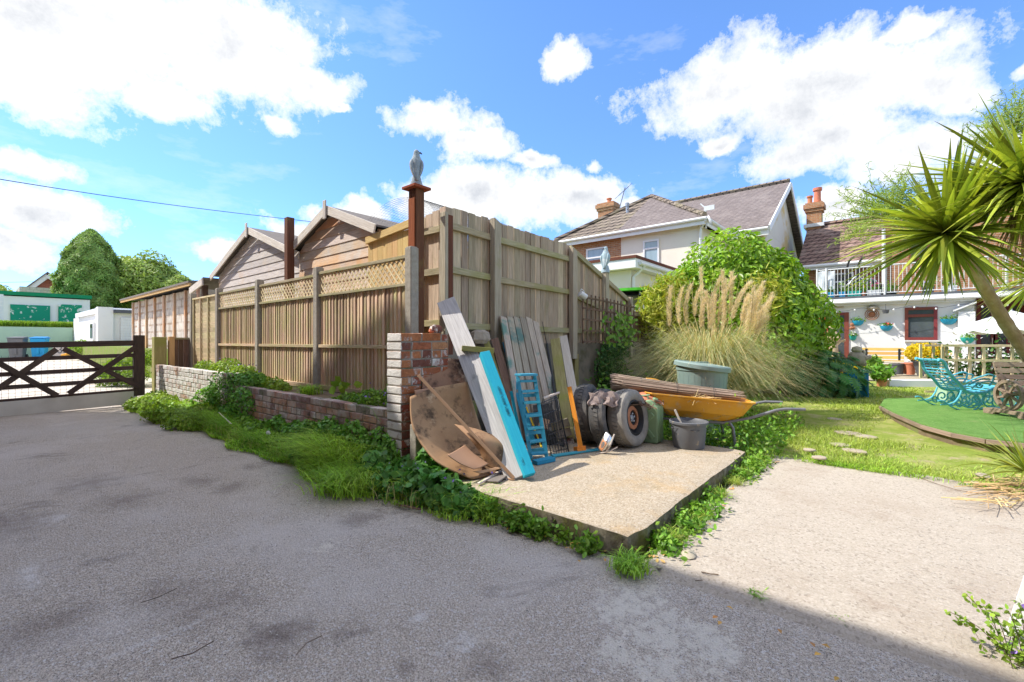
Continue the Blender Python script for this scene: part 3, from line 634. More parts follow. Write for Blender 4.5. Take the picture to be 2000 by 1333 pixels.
# loose masonry and broken bricks on the pier
for i, (px, py, lab, mt) in enumerate([(938, 668, 'rough stone block lying on the retaining wall behind the blue beam', 'stone'), (872, 650, 'broken brick end lying at the right end of the pier top', 'brick_pillar'), (845, 636, 'orange brick fragment lying in the middle of the pier top', 'terracotta')]):
    s_ = (.13, .06, .035)[i]; q = GY(px, py, (3.70, 3.22, 3.25)[i]); zt = (1.17, 1.275, 1.275)[i]
    if i == 1: q.x = PX + .47; q.y = 3.25
    mb = MB(); mb.lathe([(s_ * .7, 0), (s_, s_ * .35), (s_ * .85, s_ * 1.0), (s_ * .4, s_ * 1.25)], (q.x, q.y, zt), n=7, sx=1.3, sy=.7)
    tag(mb.build(('stone_block', 'broken_brick', 'brick_fragment')[i], mt), lab, ('stone', 'brick', 'brick')[i])

# ------------------------------------------------------------- concrete posts, lattice panels
FXX = 2.96
posts_y = [3.80, 5.79, 7.68, 9.48, 10.98]
plab = ['concrete fence post beside the brown post, nearest the brick pier', 'concrete post between the first and second lattice panels from the pier',
        'concrete post between the second and third lattice panels from the pier', 'concrete post between the third lattice panel and the plain woven panel', 'brownish concrete post at the far end of the fence by the gate']
for i, y in enumerate(posts_y):
    mb = MB(); x = 2.935 if i == 0 else FXX; zt = 2.17
    pr = [(-.052, -.045), (-.04, -.052), (.04, -.052), (.052, -.045), (.052, -.02), (.035, -.02), (.035, .02), (.052, .02), (.052, .045), (.04, .052), (-.04, .052), (-.052, .045)]
    mb.poly([(x + a, y + b, .3) for a, b in pr], (0, 0, zt - .3 - .012)); mb.poly([(x + a * .8, y + b * .8, zt - .013) for a, b in pr], (0, 0, .012))
    tag(mb.build('concrete_post', 'concrete_post', bevel=.004), plab[i], 'fence post', 'concrete posts of the lattice fence')
def clipdiag(y0, y1, z0, z1, sp, sgn):
    H = z1 - z0; c = y0 - H
    out = []
    while c < y1:
        pts = []
        a0, a1 = c, c + H
        t0, t1 = max(0, (y0 - a0) / H), min(1, (y1 - a0) / H)
        if t1 - t0 > .06:
            ya, yb = a0 + t0 * H, a0 + t1 * H; za, zb_ = z0 + t0 * H, z0 + t1 * H
            if sgn < 0: za, zb_ = z1 - t0 * H, z1 - t1 * H
            out.append(((ya, za), (yb, zb_)))
        c += sp
    return out
pl = ['slatted fence panel with lattice top next to the brick pier, half in shadow', 'middle of the three lattice-topped slatted fence panels', 'lattice-topped slatted fence panel next to the plain woven panel']
for i in range(3):
    y0, y1 = posts_y[i] + .055, posts_y[i + 1] - .055; z0 = .60
    t = thing('lattice_panel', pl[i], 'fence panel', (FXX, (y0 + y1) / 2, z0), 'lattice-topped fence panels')
    zt = 2.08 if i else 2.10; sl_ = -.02 if i == 0 else 0
    b = MB(); y = y0 + .01; k = 0
    while y < y1 - .03:
        wd = .088 + rng.uniform(-.004, .004); an = R(11) * (1 + rng.uniform(-.15, .15)); yc = y + wd / 2
        b.bar((FXX + .006, yc, z0 + rng.uniform(-.01, .01)), (FXX + .006 + rng.uniform(-.004, .004), yc + rng.uniform(-.003, .003), 1.79), wd, .014, (-math.cos(an), math.sin(an) * 1, 0)); y += .073; k += 1
    b.build('slats', 'wood_slat', t)
    r_ = MB()
    r_.box(FXX - .03, FXX + .03, y0, y1, zt - .035, zt); r_.box(FXX - .035, FXX + .02, y0, y1, 1.775, 1.805)
    r_.build('top_rails', 'wood_rail', t, bevel=.003)
    r_ = MB(); r_.box(FXX - .036, FXX - .008, y0, y1, 1.115, 1.155); r_.build('middle_rail', 'wood_slat', t, bevel=.003)
    r_ = MB(); r_.box(FXX - .03, FXX + .02, y0, y1, z0 - .03, z0 + .03); r_.build('bottom_rail', 'wood_slat', t, bevel=.003)
    la = MB()
    for (a, c_) in clipdiag(y0 + .02, y1 - .02, 1.805, zt - .036, .085, 1): la.bar((FXX - .012, a[0], a[1]), (FXX - .012, c_[0], c_[1]), .019, .007, (-1, 0, 0))
    for (a, c_) in clipdiag(y0 + .02, y1 - .02, 1.805, zt - .036, .085, -1): la.bar((FXX - .003, a[0], a[1]), (FXX - .003, c_[0], c_[1]), .019, .007, (-1, 0, 0))
    la.build('lattice', 'wood_lat', t)
# plain woven (waney) panel
y0, y1 = posts_y[3] + .055, posts_y[4] - .055
t = thing('woven_panel', 'plain pale lap-board fence panel with thin vertical battens beside the gate', 'fence panel', (FXX, (y0 + y1) / 2, .72))
b = MB(); z = .76
while z < 2.0: b.bar((FXX + .004, y0, z + .05 + rng.uniform(-.004, .004)), (FXX + .004, y1, z + .05 + rng.uniform(-.006, .006)), .125, .008, (-1, 0, -.14)); z += .098
b.build('boards', 'wood_lat', t)
b = MB()
for f in (.03, .35, .66, .97): b.bar((FXX - .02, y0 + (y1 - y0) * f, .72), (FXX - .02, y0 + (y1 - y0) * f, 2.04), .035, .02, (-1, 0, 0))
b.bar((FXX - .02, y0, 2.05), (FXX - .02, y1, 2.05), .03, .03, (-1, 0, 0)); b.build('battens', 'wood_lat', t)

# ------------------------------------------------------------- tall brown post, cap and the falcons
BX, BY = 3.055, 3.875
t = thing('brown_post', 'tall dark red-brown timber post with a square cap, carrying the bird statue', 'post', (BX, BY, .3))
mb = MB(); mb.bar((BX, BY, .3), (BX, BY, 2.80), .125, .11, (1, 0, 0)); mb.build('shaft', 'wood_brown', t, bevel=.005)
mb = MB(); mb.bar((BX - .063, BY, 1.35), (BX - .063, BY, 2.70), .10, .012, (1, 0, 0)); mb.build('facing_board', 'wood_red', t, bevel=.002)
mb = MB(); mb.poly([(BX - .11, BY - .11, 2.80), (BX + .11, BY - .11, 2.80), (BX + .11, BY + .11, 2.80), (BX - .11, BY + .11, 2.80)], (0, 0, .03)); mb.build('cap', 'wood_red', t, bevel=.006)
def loft(mb, rings, n=20):
    """rings: (centre, rx, ry, tiltvec) rings in horizontal planes"""
    vs = []; fs = []
    for (c, rx, ry, az) in rings:
        ca, sa = math.cos(az), math.sin(az)
        for k in range(n):
            a = 2 * math.pi * k / n; x = rx * math.cos(a); y = ry * math.sin(a); vs.append((c[0] + x * ca - y * sa, c[1] + x * sa + y * ca, c[2]))
    m = len(rings)
    for i in range(m - 1):
        for k in range(n): fs.append((i * n + k, i * n + (k + 1) % n, (i + 1) * n + (k + 1) % n, (i + 1) * n + k))
    fs += [tuple(range(n))[::-1], tuple((m - 1) * n + k for k in range(n))]
    mb.add(vs, fs)
def falcon(name, label, loc, H, back, look, mat):
    """back: azimuth the body faces (away), look: azimuth of the beak"""
    t = thing(name, label, 'statue', loc); s_ = H / .37
    x, y, z = loc; f = Vector((math.cos(back), math.sin(back), 0)); sd_ = Vector((-f.y, f.x, 0))
    def P(a, b, h): q = Vector((x, y, z)) + (f * a + sd_ * b + Vector((0, 0, h))) * s_; return (q.x, q.y, q.z)
    rg = [(.0, 0, .058, .062), (.03, 0, .055, .06), (.07, .003, .047, .048), (.10, .0, .036, .040)]
    mb = MB(); loft(mb, [(P(0, 0, h), a * s_, b * s_, back) for h, o_, a, b in rg]); mb.build('rock_base', mat, t, smooth=True)
    body = [(.045, -.052, .010, .020), (.08, -.040, .026, .030), (.12, -.018, .042, .042), (.17, .0, .056, .056), (.22, .008, .060, .064), (.265, .008, .052, .056), (.295, .004, .038, .040), (.318, .004, .030, .031), (.338, .008, .033, .031), (.355, .008, .029, .027), (.368, .006, .018, .017), (.373, .005, .006, .006)]
    mb = MB(); loft(mb, [(P(o_, 0, h), a * s_, b * s_, back) for h, o_, a, b in body], 24); mb.build('body', mat, t, smooth=True, sub=1)
    for sg in (-1, 1):
        mb = MB(); rr = []
        for h, a, b, off, out in [(.275, .010, .008, .0, .035), (.262, .034, .017, -.002, .047), (.22, .046, .021, -.008, .052), (.17, .040, .020, -.018, .046), (.12, .028, .014, -.032, .034), (.075, .014, .009, -.045, .018), (.05, .005, .004, -.052, .010)]:
            rr.append((P(off, sg * out, h), a * s_, b * s_, back))
        mb_ = MB(); loft(mb_, rr, 16); mb_.build('wing', mat, t, smooth=True, sub=1)
    l = Vector((math.cos(look), math.sin(look), 0)); c0 = Vector(P(.008, 0, .342))
    mb = MB(); mb.tube([c0 + l * .026 * s_, c0 + l * .040 * s_ + Vector((0, 0, .001)), c0 + l * .050 * s_ - Vector((0, 0, .006 * s_)), c0 + l * .052 * s_ - Vector((0, 0, .016 * s_))], [.011 * s_, .009 * s_, .006 * s_, .0015 * s_], 8)
    mb.build('beak', 'grey_dark', t, smooth=True)
    mb = MB()
    for sg in (-1, 1):
        e = c0 + l * .019 * s_ + Vector((-l.y, l.x, 0)) * sg * .021 * s_ + Vector((0, 0, .007 * s_)); mb.lathe([(.0001, -.004 * s_), (.005 * s_, -.002 * s_), (.005 * s_, .002 * s_), (.0001, .004 * s_)], e, n=8)
    mb.build('eyes', 'black', t)
camright = math.atan2(-FX, FY)
falcon('bird_statue', 'grey stone falcon statue on top of the tall red-brown post', (BX, BY, 2.83), .40, YAW + .25, camright + .15, 'statue')

# ------------------------------------------------------------- tall board fence facing the slab
FY0 = 3.83
def fence_panel(x0, x1, ztop, rails, label, zb_=1.12):
    t = thing('board_panel', label, 'fence panel', ((x0 + x1) / 2, FY0, zb_), 'tall board fence panels'); b = MB(); x = x0
    while x < x1 - .03:
        wd = min(.115 + rng.uniform(-.006, .006), x1 - x); xc = x + wd / 2; zt = ztop(xc) + rng.uniform(-.012, .012)
        b.bar((xc, FY0 + rng.uniform(-.004, .004), zb_ + rng.uniform(-.01, .01)), (xc + rng.uniform(-.003, .003), FY0 + rng.uniform(-.006, .006), zt), wd - .008, .015, (rng.uniform(-.09, .09), -1, 0)); x += wd
    b.build('boards', 'wood_grey', t)
    for (za, zb2, n_) in rails:
        r_ = MB(); r_.bar((x0, FY0 - .034, za), (x1, FY0 - .034, zb2), .075, .05, (0, -1, 0)); r_.build('rail', 'wood_rail', t, bevel=.004)
XA, XB, XC, XD, XE = 3.42, 4.16, 5.93, 6.95, 7.95
sl = lambda x: 2.68 if x < XC + .1 else 2.68 - (x - XC) * .335
fence_panel(XA, XB, lambda x: 2.71, [(2.49, 2.47, 0), (2.0, 1.98, 0), (1.37, 1.37, 0)], 'tall grey board panel at the corner behind the long grey plank')
fence_panel(XB, XC, lambda x: 2.70 - (x - XB) * .012, [(2.47, 2.45, 0), (1.97, 1.95, 0), (1.37, 1.36, 0)], 'wide grey board panel behind the stack of old tongue and groove boards')
fence_panel(XC, XD, sl, [(sl(XC) - .05, sl(XD) - .05, 0), (1.93, 1.75, 0), (1.36, 1.36, 0)], 'board panel stepping down behind the square trellis and hanging mug', 1.16)
fence_panel(XD, XE, sl, [(sl(XD) - .05, sl(XE) - .05, 0), (1.36, 1.36, 0)], 'last low board panel sloping down to the pampas grass', 1.16)
# return panel at the corner
t = thing('return_panel', 'narrow board panel turning the corner between the brown post and the tall fence', 'fence panel', (XA, 4.0, 1.1), 'tall board fence panels'); b = MB()
for k in range(5):
    y = 3.87 + k * .118; b.bar((XA, y, 1.1), (XA, y, 2.70 - k * .02), .112, .015, (-1, rng.uniform(-.1, .1), 0))
b.build('boards', 'wood_grey', t)
for z in (2.45, 1.98, 1.40): r_ = MB(); r_.bar((XA - .035, 3.86, z), (XA - .035, 4.4, z), .075, .05, (-1, 0, 0)); r_.build('rail', 'wood_rail', t, bevel=.004)
def fpost(x, y, z0, z1, w_, d_, mat, label, skew=True, name='timber_post'):
    mb = MB(); vs = []
    for (i, j) in ((-1, -1), (1, -1), (1, 1), (-1, 1)): vs.append((x + i * w_ / 2, y + j * d_ / 2, z0))
    for (i, j) in ((-1, -1), (1, -1), (1, 1), (-1, 1)): vs.append((x + i * w_ / 2, y + j * d_ / 2, z1 - (.05 if skew and i > 0 else 0)))
    g = [(v[2] + x * 5, v[0], v[1]) for v in vs]
    mb.add(vs, [(0, 3, 2, 1), (4, 5, 6, 7), (0, 1, 5, 4), (1, 2, 6, 5), (2, 3, 7, 6), (3, 0, 4, 7)], rng.random(), g)
    return tag(mb.build(name, mat, bevel=.004), label, 'fence post', 'timber posts of the tall fence')
t = thing('corner_post', 'pale and dark brown double timber post at the corner of the tall board fence', 'fence post', (3.36, 3.74, .9), 'timber posts of the tall fence')
mb = MB(); mb.bar((3.325, 3.745, 1.05), (3.325, 3.745, 2.60), .09, .045, (1, 0, 0)); mb.bar((3.345, 3.80, 1.5), (3.345, 3.80, 2.2), .06, .04, (1, 0, 0)); mb.build('pale_timber', 'wood_post', t, bevel=.004)
mb = MB(); mb.bar((3.385, 3.745, 1.05), (3.385, 3.745, 2.58), .085, .07, (0, -1, 0)); mb.build('brown_timber', 'wood_brown', t, bevel=.004)
fpost(XB, FY0 - .09, .55, 2.70, .12, .08, 'wood_post', 'tall pale timber post with a split top behind the long grey plank')
fpost(XC, FY0 - .09, .93, 2.62, .12, .08, 'wood_post', 'tall pale timber post just left of the hanging mug')
fpost(XC + .09, FY0 - .07, .3, 1.0, .11, .06, 'wood_moss', 'short mossy timber post below the tall post by the trellis', False)
fpost(XD, FY0 - .09, .93, 2.36, .11, .08, 'wood_post', 'timber post carrying the second bird statue', False)
fpost(XE, FY0 - .06, .9, 2.02, .10, .08, 'wood_post', 'short timber post at the low end of the board fence', False)
falcon('bird_statue', 'pale blue-grey falcon statue on the post above the trellis', (XD, FY0 - .09, 2.36), .44, YAW - .6, YAW + 1.9, 'statue_pale')
# lower close fence beyond
t = thing('low_fence', 'low dark wooden fence half hidden behind the pampas grass', 'fence', (9.2, FY0 + .05, 1.1)); b = MB(); x = XE + .06
while x < 12.4: b.bar((x, FY0 + .04, 1.1), (x, FY0 + .04, 1.78), .11, .015, (0, -1, 0)); x += .118
b.build('boards', 'wood_dark', t); r_ = MB(); r_.bar((XE + .1, FY0, 1.72), (12.4, FY0, 1.72), .06, .04, (0, -1, 0)); r_.build('rail', 'wood_post', t)
# square trellis hung on the fence
t = thing('square_trellis', 'brown square-grid trellis hung low on the board fence', 'trellis', (7, 3.66, 1.2)); mb = MB()
x0, x1, za, zb_ = 6.06, 7.9, 1.19, 1.86; yT = 3.655
zt = lambda x: 1.94 - (x - x0) * .035
for k in range(5): f = k / 4; mb.bar((x0, yT - .012, za + (zt(x0) - za - .06) * f), (x1, yT - .012, za + (zt(x1) - za - .06) * f), .028, .016, (0, -1, 0))
for k in range(15): x = x0 + .02 + (x1 - x0 - .04) * k / 14; mb.bar((x, yT + .004, za - .03), (x, yT + .004, zt(x)), .028, .014, (0, -1, 0))
mb.build('lattice', 'wood_dark', t)
# hanging mug
q = GY(1138, 577, 3.66); t = thing('hanging_mug', 'white enamel mug hanging on its side from the fence post', 'mug', tuple(q))
ax = Vector((.75, -.35, -.45)).normalized(); mb = MB(); mb.lathe([(.050, -.06), (.052, .06), (.045, .06), (.043, -.05), (.001, -.05)], q, ax, 20); mb.build('cup', 'white', t, smooth=True)
mb = MB(); u = Vector((0, 0, 1)); hp = [q + u * .045 - ax * .045, q + u * .085 - ax * .03, q + u * .085 + ax * .02, q + u * .045 + ax * .035]; mb.tube(hp, .007, 6); mb.build('handle', 'white', t, smooth=True)

# ------------------------------------------------------------- sheds behind the slatted fence
def shed(name, label, x0, x1, ya, yb, ze, za, mat, asym=0):
    ym = (ya + yb) / 2; t = thing(name, label, 'shed', ((x0 + x1) / 2, ym, .6)); b = MB(); z = .7; bh = .135
    while z < za:
        z1 = min(z + bh, za); zm = (z + z1) / 2
        def hw(zz): return (yb - ya) / 2 if zz <= ze else (yb - ya) / 2 * max(0, (za - zz) / (za - ze))
        w0, w1 = hw(z), hw(z1)
        b.add([(x0 - .012, ym - w0, z), (x0 - .012, ym + w0, z), (x0, ym + w1, z1), (x0, ym - w1, z1), (x0 + .02, ym - w0, z), (x0 + .02, ym + w0, z), (x0 + .02, ym + w1, z1), (x0 + .02, ym - w1, z1)],
              [(0, 3, 2, 1), (4, 5, 6, 7), (0, 1, 5, 4), (3, 7, 6, 2), (0, 4, 7, 3), (1, 2, 6, 5)], None,
              [(ym - w0 + z * 9, z, 0), (ym + w0 + z * 9, z, 0), (ym + w1 + z * 9, z1, 0), (ym - w1 + z * 9, z1, 0)] * 2); z = z1
    b.build('front_cladding', mat, t)
    b = MB(); b.box(x0 + .03, x1, ya + .01, ya + .04, .6, ze); b.box(x0 + .03, x1, yb - .04, yb - .01, .6, ze); b.box(x1 - .03, x1 - .001, ya + .045, yb - .045, .6, ze); b.build('side_walls', mat, t)
    sl_ = (za - ze) / ((yb - ya) / 2); r_ = MB()
    for sg, ye in ((-1, ya), (1, yb)):
        ee = ye + sg * .12; zee = ze - .12 * sl_
        r_.poly([(x0 - .10, ym, za + .035), (x0 - .10, ee, zee + .035), (x0 - .10, ee, zee + .06), (x0 - .10, ym, za + .06)], (x1 - x0 + .2, 0, 0))
    r_.build('roof', 'felt', t)
    for sg, ye in ((-1, ya), (1, yb)):
        ee = ye + sg * .14; zee = ze - .14 * sl_; xo_ = x0 - .125 - .004 * (sg > 0); m = MB(); m.bar((xo_, ym, za + .0), (xo_, ee, zee + .0), .12, .022, (-1, 0, 0)); m.build('barge_board', 'wood_barge', t, bevel=.003)
    m = MB(); m.bar((x0 - .15, ym, za - .14), (x0 - .15, ym, za + .13), .085, .02, (-1, 0, 0)); m.build('finial', 'wood_barge', t, bevel=.01)
    return t
shed('garden_shed', 'weathered shed gable nearest the tall brown post, orange-brown boards', 3.40, 5.6, 5.12, 7.26, 2.66, 3.07, 'wood_shed')
shed('garden_shed', 'larger silvery shed gable on the left, behind the woven and third panels', 3.48, 6.2, 7.34, 11.15, 2.60, 3.27, 'wood_shed2')
fpost(3.22, 7.22, .5, 3.12, .11, .11, 'wood_brown', 'brown timber post rising between the two shed gables', False, 'brown_stake')
t = thing('timber_enclosure', 'new orange timber box with top rail beside the tall brown post', 'enclosure', (3.45, 4.65, .6)); b = MB()
y = 4.25
while y < 5.2: b.bar((3.36, y, .6), (3.36, y, 2.52), .10, .02, (-1, 0, 0)); y += .105
b.build('boards', 'wood_new', t); b = MB(); b.bar((3.33, 4.12, 2.60), (3.33, 5.25, 2.50), .09, .04, (-1, 0, 0)); b.build('top_rail', 'wood_new', t, bevel=.003)
mb = MB()
rad = .95; cy0 = 4.75
for k in range(46):
    f = k / 45; a = math.pi * f; yy = cy0 - .85 * math.cos(a); zz = 2.42 + .55 * math.sin(a)
    mb.tube([(3.42, yy, zz), (5.0, yy, zz)], .0016, 3, cap=False)
for k in range(40):
    x = 3.42 + k * .04; mb.tube([(x, cy0 - .85 * math.cos(math.pi * j / 14), 2.42 + .55 * math.sin(math.pi * j / 14)) for j in range(15)], .0016, 3, cap=False)
tag(mb.build('wire_netting', 'wire_grey'), 'arched grey wire netting above the timber enclosure', 'netting')
t = thing('porch_roof', 'small timber lean-to roof end left of the silvery shed', 'roof', (3.3, 11.6, .6)); b = MB()
b.bar((3.2, 11.25, 2.46), (3.2, 12.1, 2.32), .14, .03, (-1, 0, 0)); b.build('fascia', 'wood_barge', t); b = MB(); b.poly([(3.21, 11.25, 2.53), (3.21, 12.1, 2.39), (3.21, 12.1, 2.42), (3.21, 11.25, 2.56)], (1.3, 0, 0)); b.build('sheet', 'felt', t)
b = MB(); b.box(3.28, 3.38, 11.5, 11.6, .6, 2.42); b.box(4.2, 4.3, 11.5, 11.6, .6, 2.42); b.build('posts', 'wood_dark', t)

# ------------------------------------------------------------- concrete sectional garage with battens
t = thing('sectional_garage', 'long pale block outbuilding with thin orange-brown vertical battens', 'outbuilding', (4.6, 16.4, 0))
b = MB(); b.box(3.62, 6.4, 12.9, 19.8, 0, 2.50); b.build('wall', 'block_pale', t)
for k, y in enumerate([12.95, 13.95, 14.95, 15.95, 16.95, 17.95, 18.85, 19.75]): b = MB(); b.box(3.57, 3.617, y - .05, y + .05, 0, 2.50); b.build('batten', 'wood_shed', t)
b = MB(); b.poly([(3.30, 12.6, 2.56), (6.7, 12.6, 2.95), (6.7, 12.6, 3.0), (3.30, 12.6, 2.61)], (0, 7.5, 0)); b.build('roof', 'felt', t)
b = MB(); b.box(3.32, 3.36, 12.6, 20.1, 2.50, 2.56); b.build('eaves_board', 'wood_new', t)

# ------------------------------------------------------------- white garage, mint wall, far garages
t = thing('white_garage', 'white rendered flat-roofed garage with a white roller door and small side window', 'garage', (5, 29, .2))
zg = .2; b = MB(); b.box(3.70, 8.5, 26.0, 32.6, zg, 2.58); b.box(3.55, 4.05, 25.9, 26.4, zg - .05, 2.66); b.box(3.72, 8.4, 32.61, 34.38, zg, 2.42); b.build('wall', 'render_white', t)
b = MB(); b.box(4.05, 8.6, 25.80, 25.99, 2.42, 2.56); b.build('fascia', 'grey_dark', t)
b = MB(); b.box(3.58, 3.69, 26.45, 32.5, 2.40, 2.62); b.box(3.69, 8.5, 26.4, 32.6, 2.59, 2.66); b.build('roof', 'white', t)
b = MB()
for k in range(17): b.bar((4.3, 25.95, zg + .06 + k * .12), (7.2, 25.95, zg + .06 + k * .12), .112, .03, (0, -1, 0))
b.build('roller_door', 'white', t)
b = MB(); b.box(3.62, 3.69, 27.6, 28.4, 1.25, 2.05); w_ = b.build('window', 'white', t); b = MB(); b.box(3.60, 3.615, 27.72, 28.28, 1.33, 1.97); b.build('pane', 'glass', w_)
b = MB(); b.box(-30, 3.69, 34.42, 34.62, -.2, 1.93); tag(b.build('mint_wall', 'render_mint'), 'long pale mint green rendered wall behind the wheelie bins', 'wall')
# far block garages with green doors
t = thing('garage_block', 'white garage block with peeling green up-and-over doors above the mint wall', 'garage', (-3, 50, 2))
q0 = GY(5, 600, 46); q1 = GY(172, 600, 46)
b = MB(); b.box(q0.x - .2, q1.x + .1, 46, 52, 1.9, GY(60, 580, 46).z); b.build('wall', 'render_white', t)
b = MB(); zt_ = GY(60, 578, 46).z; b.box(q0.x - .3, q1.x + .2, 45.85, 52, zt_, zt_ + .25); b.build('roof_edge', 'green_trim', t)
for a, c_ in ((20, 98), (114, 160)):
    A, Bq = GY(a, 594, 45.9), GY(c_, 594, 45.9); b = MB(); b.box(A.x, Bq.x, 45.9, 45.99, 2.0, A.z); b.build('garage_door', 'green_door', t)
t = thing('brick_gable_house', 'red brick gable with white barge boards rising behind the far garages', 'house', (3, 62, 2))
A = GY(42, 576, 60); Bq = GY(152, 576, 60); ap = GY(92, 540, 60); b = MB()
b.poly([(A.x, 60, 2), (Bq.x, 60, 2), (Bq.x, 60, A.z), (ap.x, 60, ap.z), (A.x, 60, A.z)], (0, 8, 0)); b.build('gable', 'gable_brick', t)
for E in (A, Bq):
    yo = 59.85 if E is A else 59.72; m = MB(); dxx = (E - ap) * 1.12; m.bar((ap.x, yo, ap.z + .1), (ap.x + dxx.x, yo, ap.z + dxx.z + .1), .45, .12, (0, -1, 0)); m.build('barge_board', 'white', t)
    m = MB(); m.poly([(ap.x, 59.7, ap.z + .28), (ap.x + dxx.x, 59.7, ap.z + dxx.z + .28), (ap.x + dxx.x, 59.7, ap.z + dxx.z + .42), (ap.x, 59.7, ap.z + .42)], (0, 8.6, 0)); m.build('roof', 'tile_grey', t)
b = MB(); A = GY(38, 559, 54); Bq = GY(130, 559, 54); b.box(A.x, Bq.x, 54, 58, 2, A.z); tag(b.build('block_outbuilding', 'block_grey'), 'pale block parapet wall between the green-door garages and the brick gable', 'wall')
# shutter fragment at the far left edge
q = GY(1, 630, 40)
b = MB()
for k in range(8): b.bar((q.x - 1.6, 40, 2.3 + k * .22), (q.x + .12, 40, 2.3 + k * .22), .2, .05, (0, -1, 0))
tag(b.build('louvre_panel', 'white_metal'), 'pale blue-white slatted panel at the far left edge above the mint wall', 'panel')

# ------------------------------------------------------------- neighbour's two-storey house
t = thing('semi_detached_house', 'two-storey semi-detached house, cream render and brick, beyond the board fence', 'house', (20, 8, .98))
ze = 5.55; X0 = 17.0; YA, YM, YB = 5.39, 8.45, 11.2
b = MB(); b.box(X0, 22.0, YA, YM, .98, ze - .1); b.build('rear_wall_cream', 'render_cream', t)
b = MB(); b.box(X0 + .003, 22.0, YM + .001, YB, .98, ze - .1); b.build('rear_wall_brick', 'house_brick', t)
b = MB(); b.box(20.6, 29.1, 4.0, 13.2, .98, 5.75); b.poly([(20.5, 4.0, 5.755), (29.2, 4.0, 5.755), (24.9, 4.0, 8.5)], (0, 9.2, 0)); b.build('main_wall', 'render_gable', t)
ap = (19.7, 8.3, 7.6); O = .28
def slopes(mb, tri): mb.poly(tri, (0, 0, .09))
r_ = MB(); slopes(r_, [(X0 - O, YM - .02, ze), (X0 - O, YB + O, ze), ap]); slopes(r_, [ap, (X0 - O, YB + O, ze), (24, YB + O, ze), (24, 8.3, 7.6)]); r_.build('roof_brown_tiles', 'tile_brown', t)
r_ = MB(); slopes(r_, [(X0 - O, YA - O, ze), (X0 - O, YM - .021, ze), ap]); slopes(r_, [ap, (24, 8.3, 7.6), (24, YA - O, ze), (X0 - O, YA - O, ze)]); r_.build('roof_grey_slates', 'tile_grey', t)
r_ = MB(); r_.tube([Vector(ap) + Vector((0, 0, .1)), (X0 - O, YA - O, ze + .12)], .11, 6); r_.tube([Vector(ap) + Vector((0, 0, .1)), (X0 - O, YB + O, ze + .12)], .11, 6); r_.build('hip_tiles', 'tile_brown', t)
r_ = MB(); ov = .28
slr = (8.6 - 5.85) / 4.4
r_.poly([(24.9, 4 - ov, 8.62), (20.5 - .4, 4 - ov, 5.85 - .4 * slr + .02), (20.5 - .4, 4 - ov, 5.85 - .4 * slr + .14), (24.9, 4 - ov, 8.74)], (0, 9.2 + 2 * ov, 0))
r_.poly([(24.9, 4 - ov, 8.62), (29.2 + .4, 4 - ov, 5.95 - .4 * slr + .02), (29.2 + .4, 4 - ov, 5.95 - .4 * slr + .14), (24.9, 4 - ov, 8.74)], (0, 9.2 + 2 * ov, 0)); r_.build('main_roof', 'tile_grey', t)
r_ = MB(); r_.tube([(24.9, 4 - ov, 8.76), (24.9, 13.4, 8.76)], .13, 6); r_.build('ridge_tiles', 'tile_brown', t)
for sgn, xe, ze2 in ((-1, 20.1, 5.62), (1, 29.6, 5.72)):
    m = MB(); m.bar((24.9, 4 - ov - .03 - .03 * (sgn > 0), 8.56), (xe, 4 - ov - .03 - .03 * (sgn > 0), ze2), .26, .05, (0, -1, 0)); m.build('barge_board', 'white', t)
m = MB(); m.box(X0 - O - .03, X0 - O + .0, YA - O - .03, YB + O, ze - .22, ze - .01); m.box(X0 - O + .001, 20.2, YA - O - .03, YA - O, ze - .22, ze - .01); m.box(20.05, 20.1, 3.72, YA - O - .04, 5.36, 5.60); m.build('fascia', 'white', t)
m = MB(); m.tube([(X0 - O - .09, YA - O - .09, ze - .02), (X0 - O - .09, YB + O, ze - .02)], .06, 8); m.tube([(X0 - O - .09, YA - O - .09, ze - .02), (20.2, YA - O - .09, ze - .02)], .06, 8); m.tube([(20.0, 3.72, 5.62), (20.0, YA - .4, 5.62)], .06, 8)
m.tube([(X0 - .35, YA - .36, ze - .08), (X0 - .1, YA - .12, ze - .3), (X0 - .08, YA - .08, ze - .6), (X0 - .08, YA - .08, 3.8)], .045, 8); m.build('gutter', 'white', t)
m = MB(); m.box(X0 - O + .01, X0, YA - .2, YB + .2, ze - .14, ze - .11); m.build('soffit', 'white', t)
def win(par, x, y0, y1, z0, z1, splits=(), mat='white', glass='glass', fr=.06, xo=.05, face='x'):
    b = MB(); d = .07
    def B(a0, a1, c0, c1, x_0, x_1):
        if face == 'x': b.box(x_0, x_1, a0, a1, c0, c1)
        else: b.box(a0, a1, x_0, x_1, c0, c1)
    B(y0, y0 + fr, z0, z1, x - xo, x + d); B(y1 - fr, y1, z0, z1, x - xo, x + d); B(y0 + fr, y1 - fr, z1 - fr, z1, x - xo, x + d); B(y0 + fr, y1 - fr, z0, z0 + fr, x - xo, x + d)
    for s_ in splits: B(y0 + fr, y1 - fr, z0 + (z1 - z0) * s_ - fr / 2, z0 + (z1 - z0) * s_ + fr / 2, x - xo + .003, x + d)
    w_ = b.build('window', mat, par); b = MB(); B(y0 + .01, y1 - .01, z0 + .01, z1 - .01, x - .012, x - .004); b.build('pane', glass, w_)
    return w_
A, Bq = GX(1257, 471, X0), GX(1288, 522, X0); win(t, X0, Bq.y, A.y, Bq.z, A.z, (.70,), glass='glass_blind')
A, Bq = GX(1146, 487, X0), GX(1186, 530, X0); win(t, X0, Bq.y, A.y, Bq.z - .4, A.z, (.72, .42), glass='glass_blind')
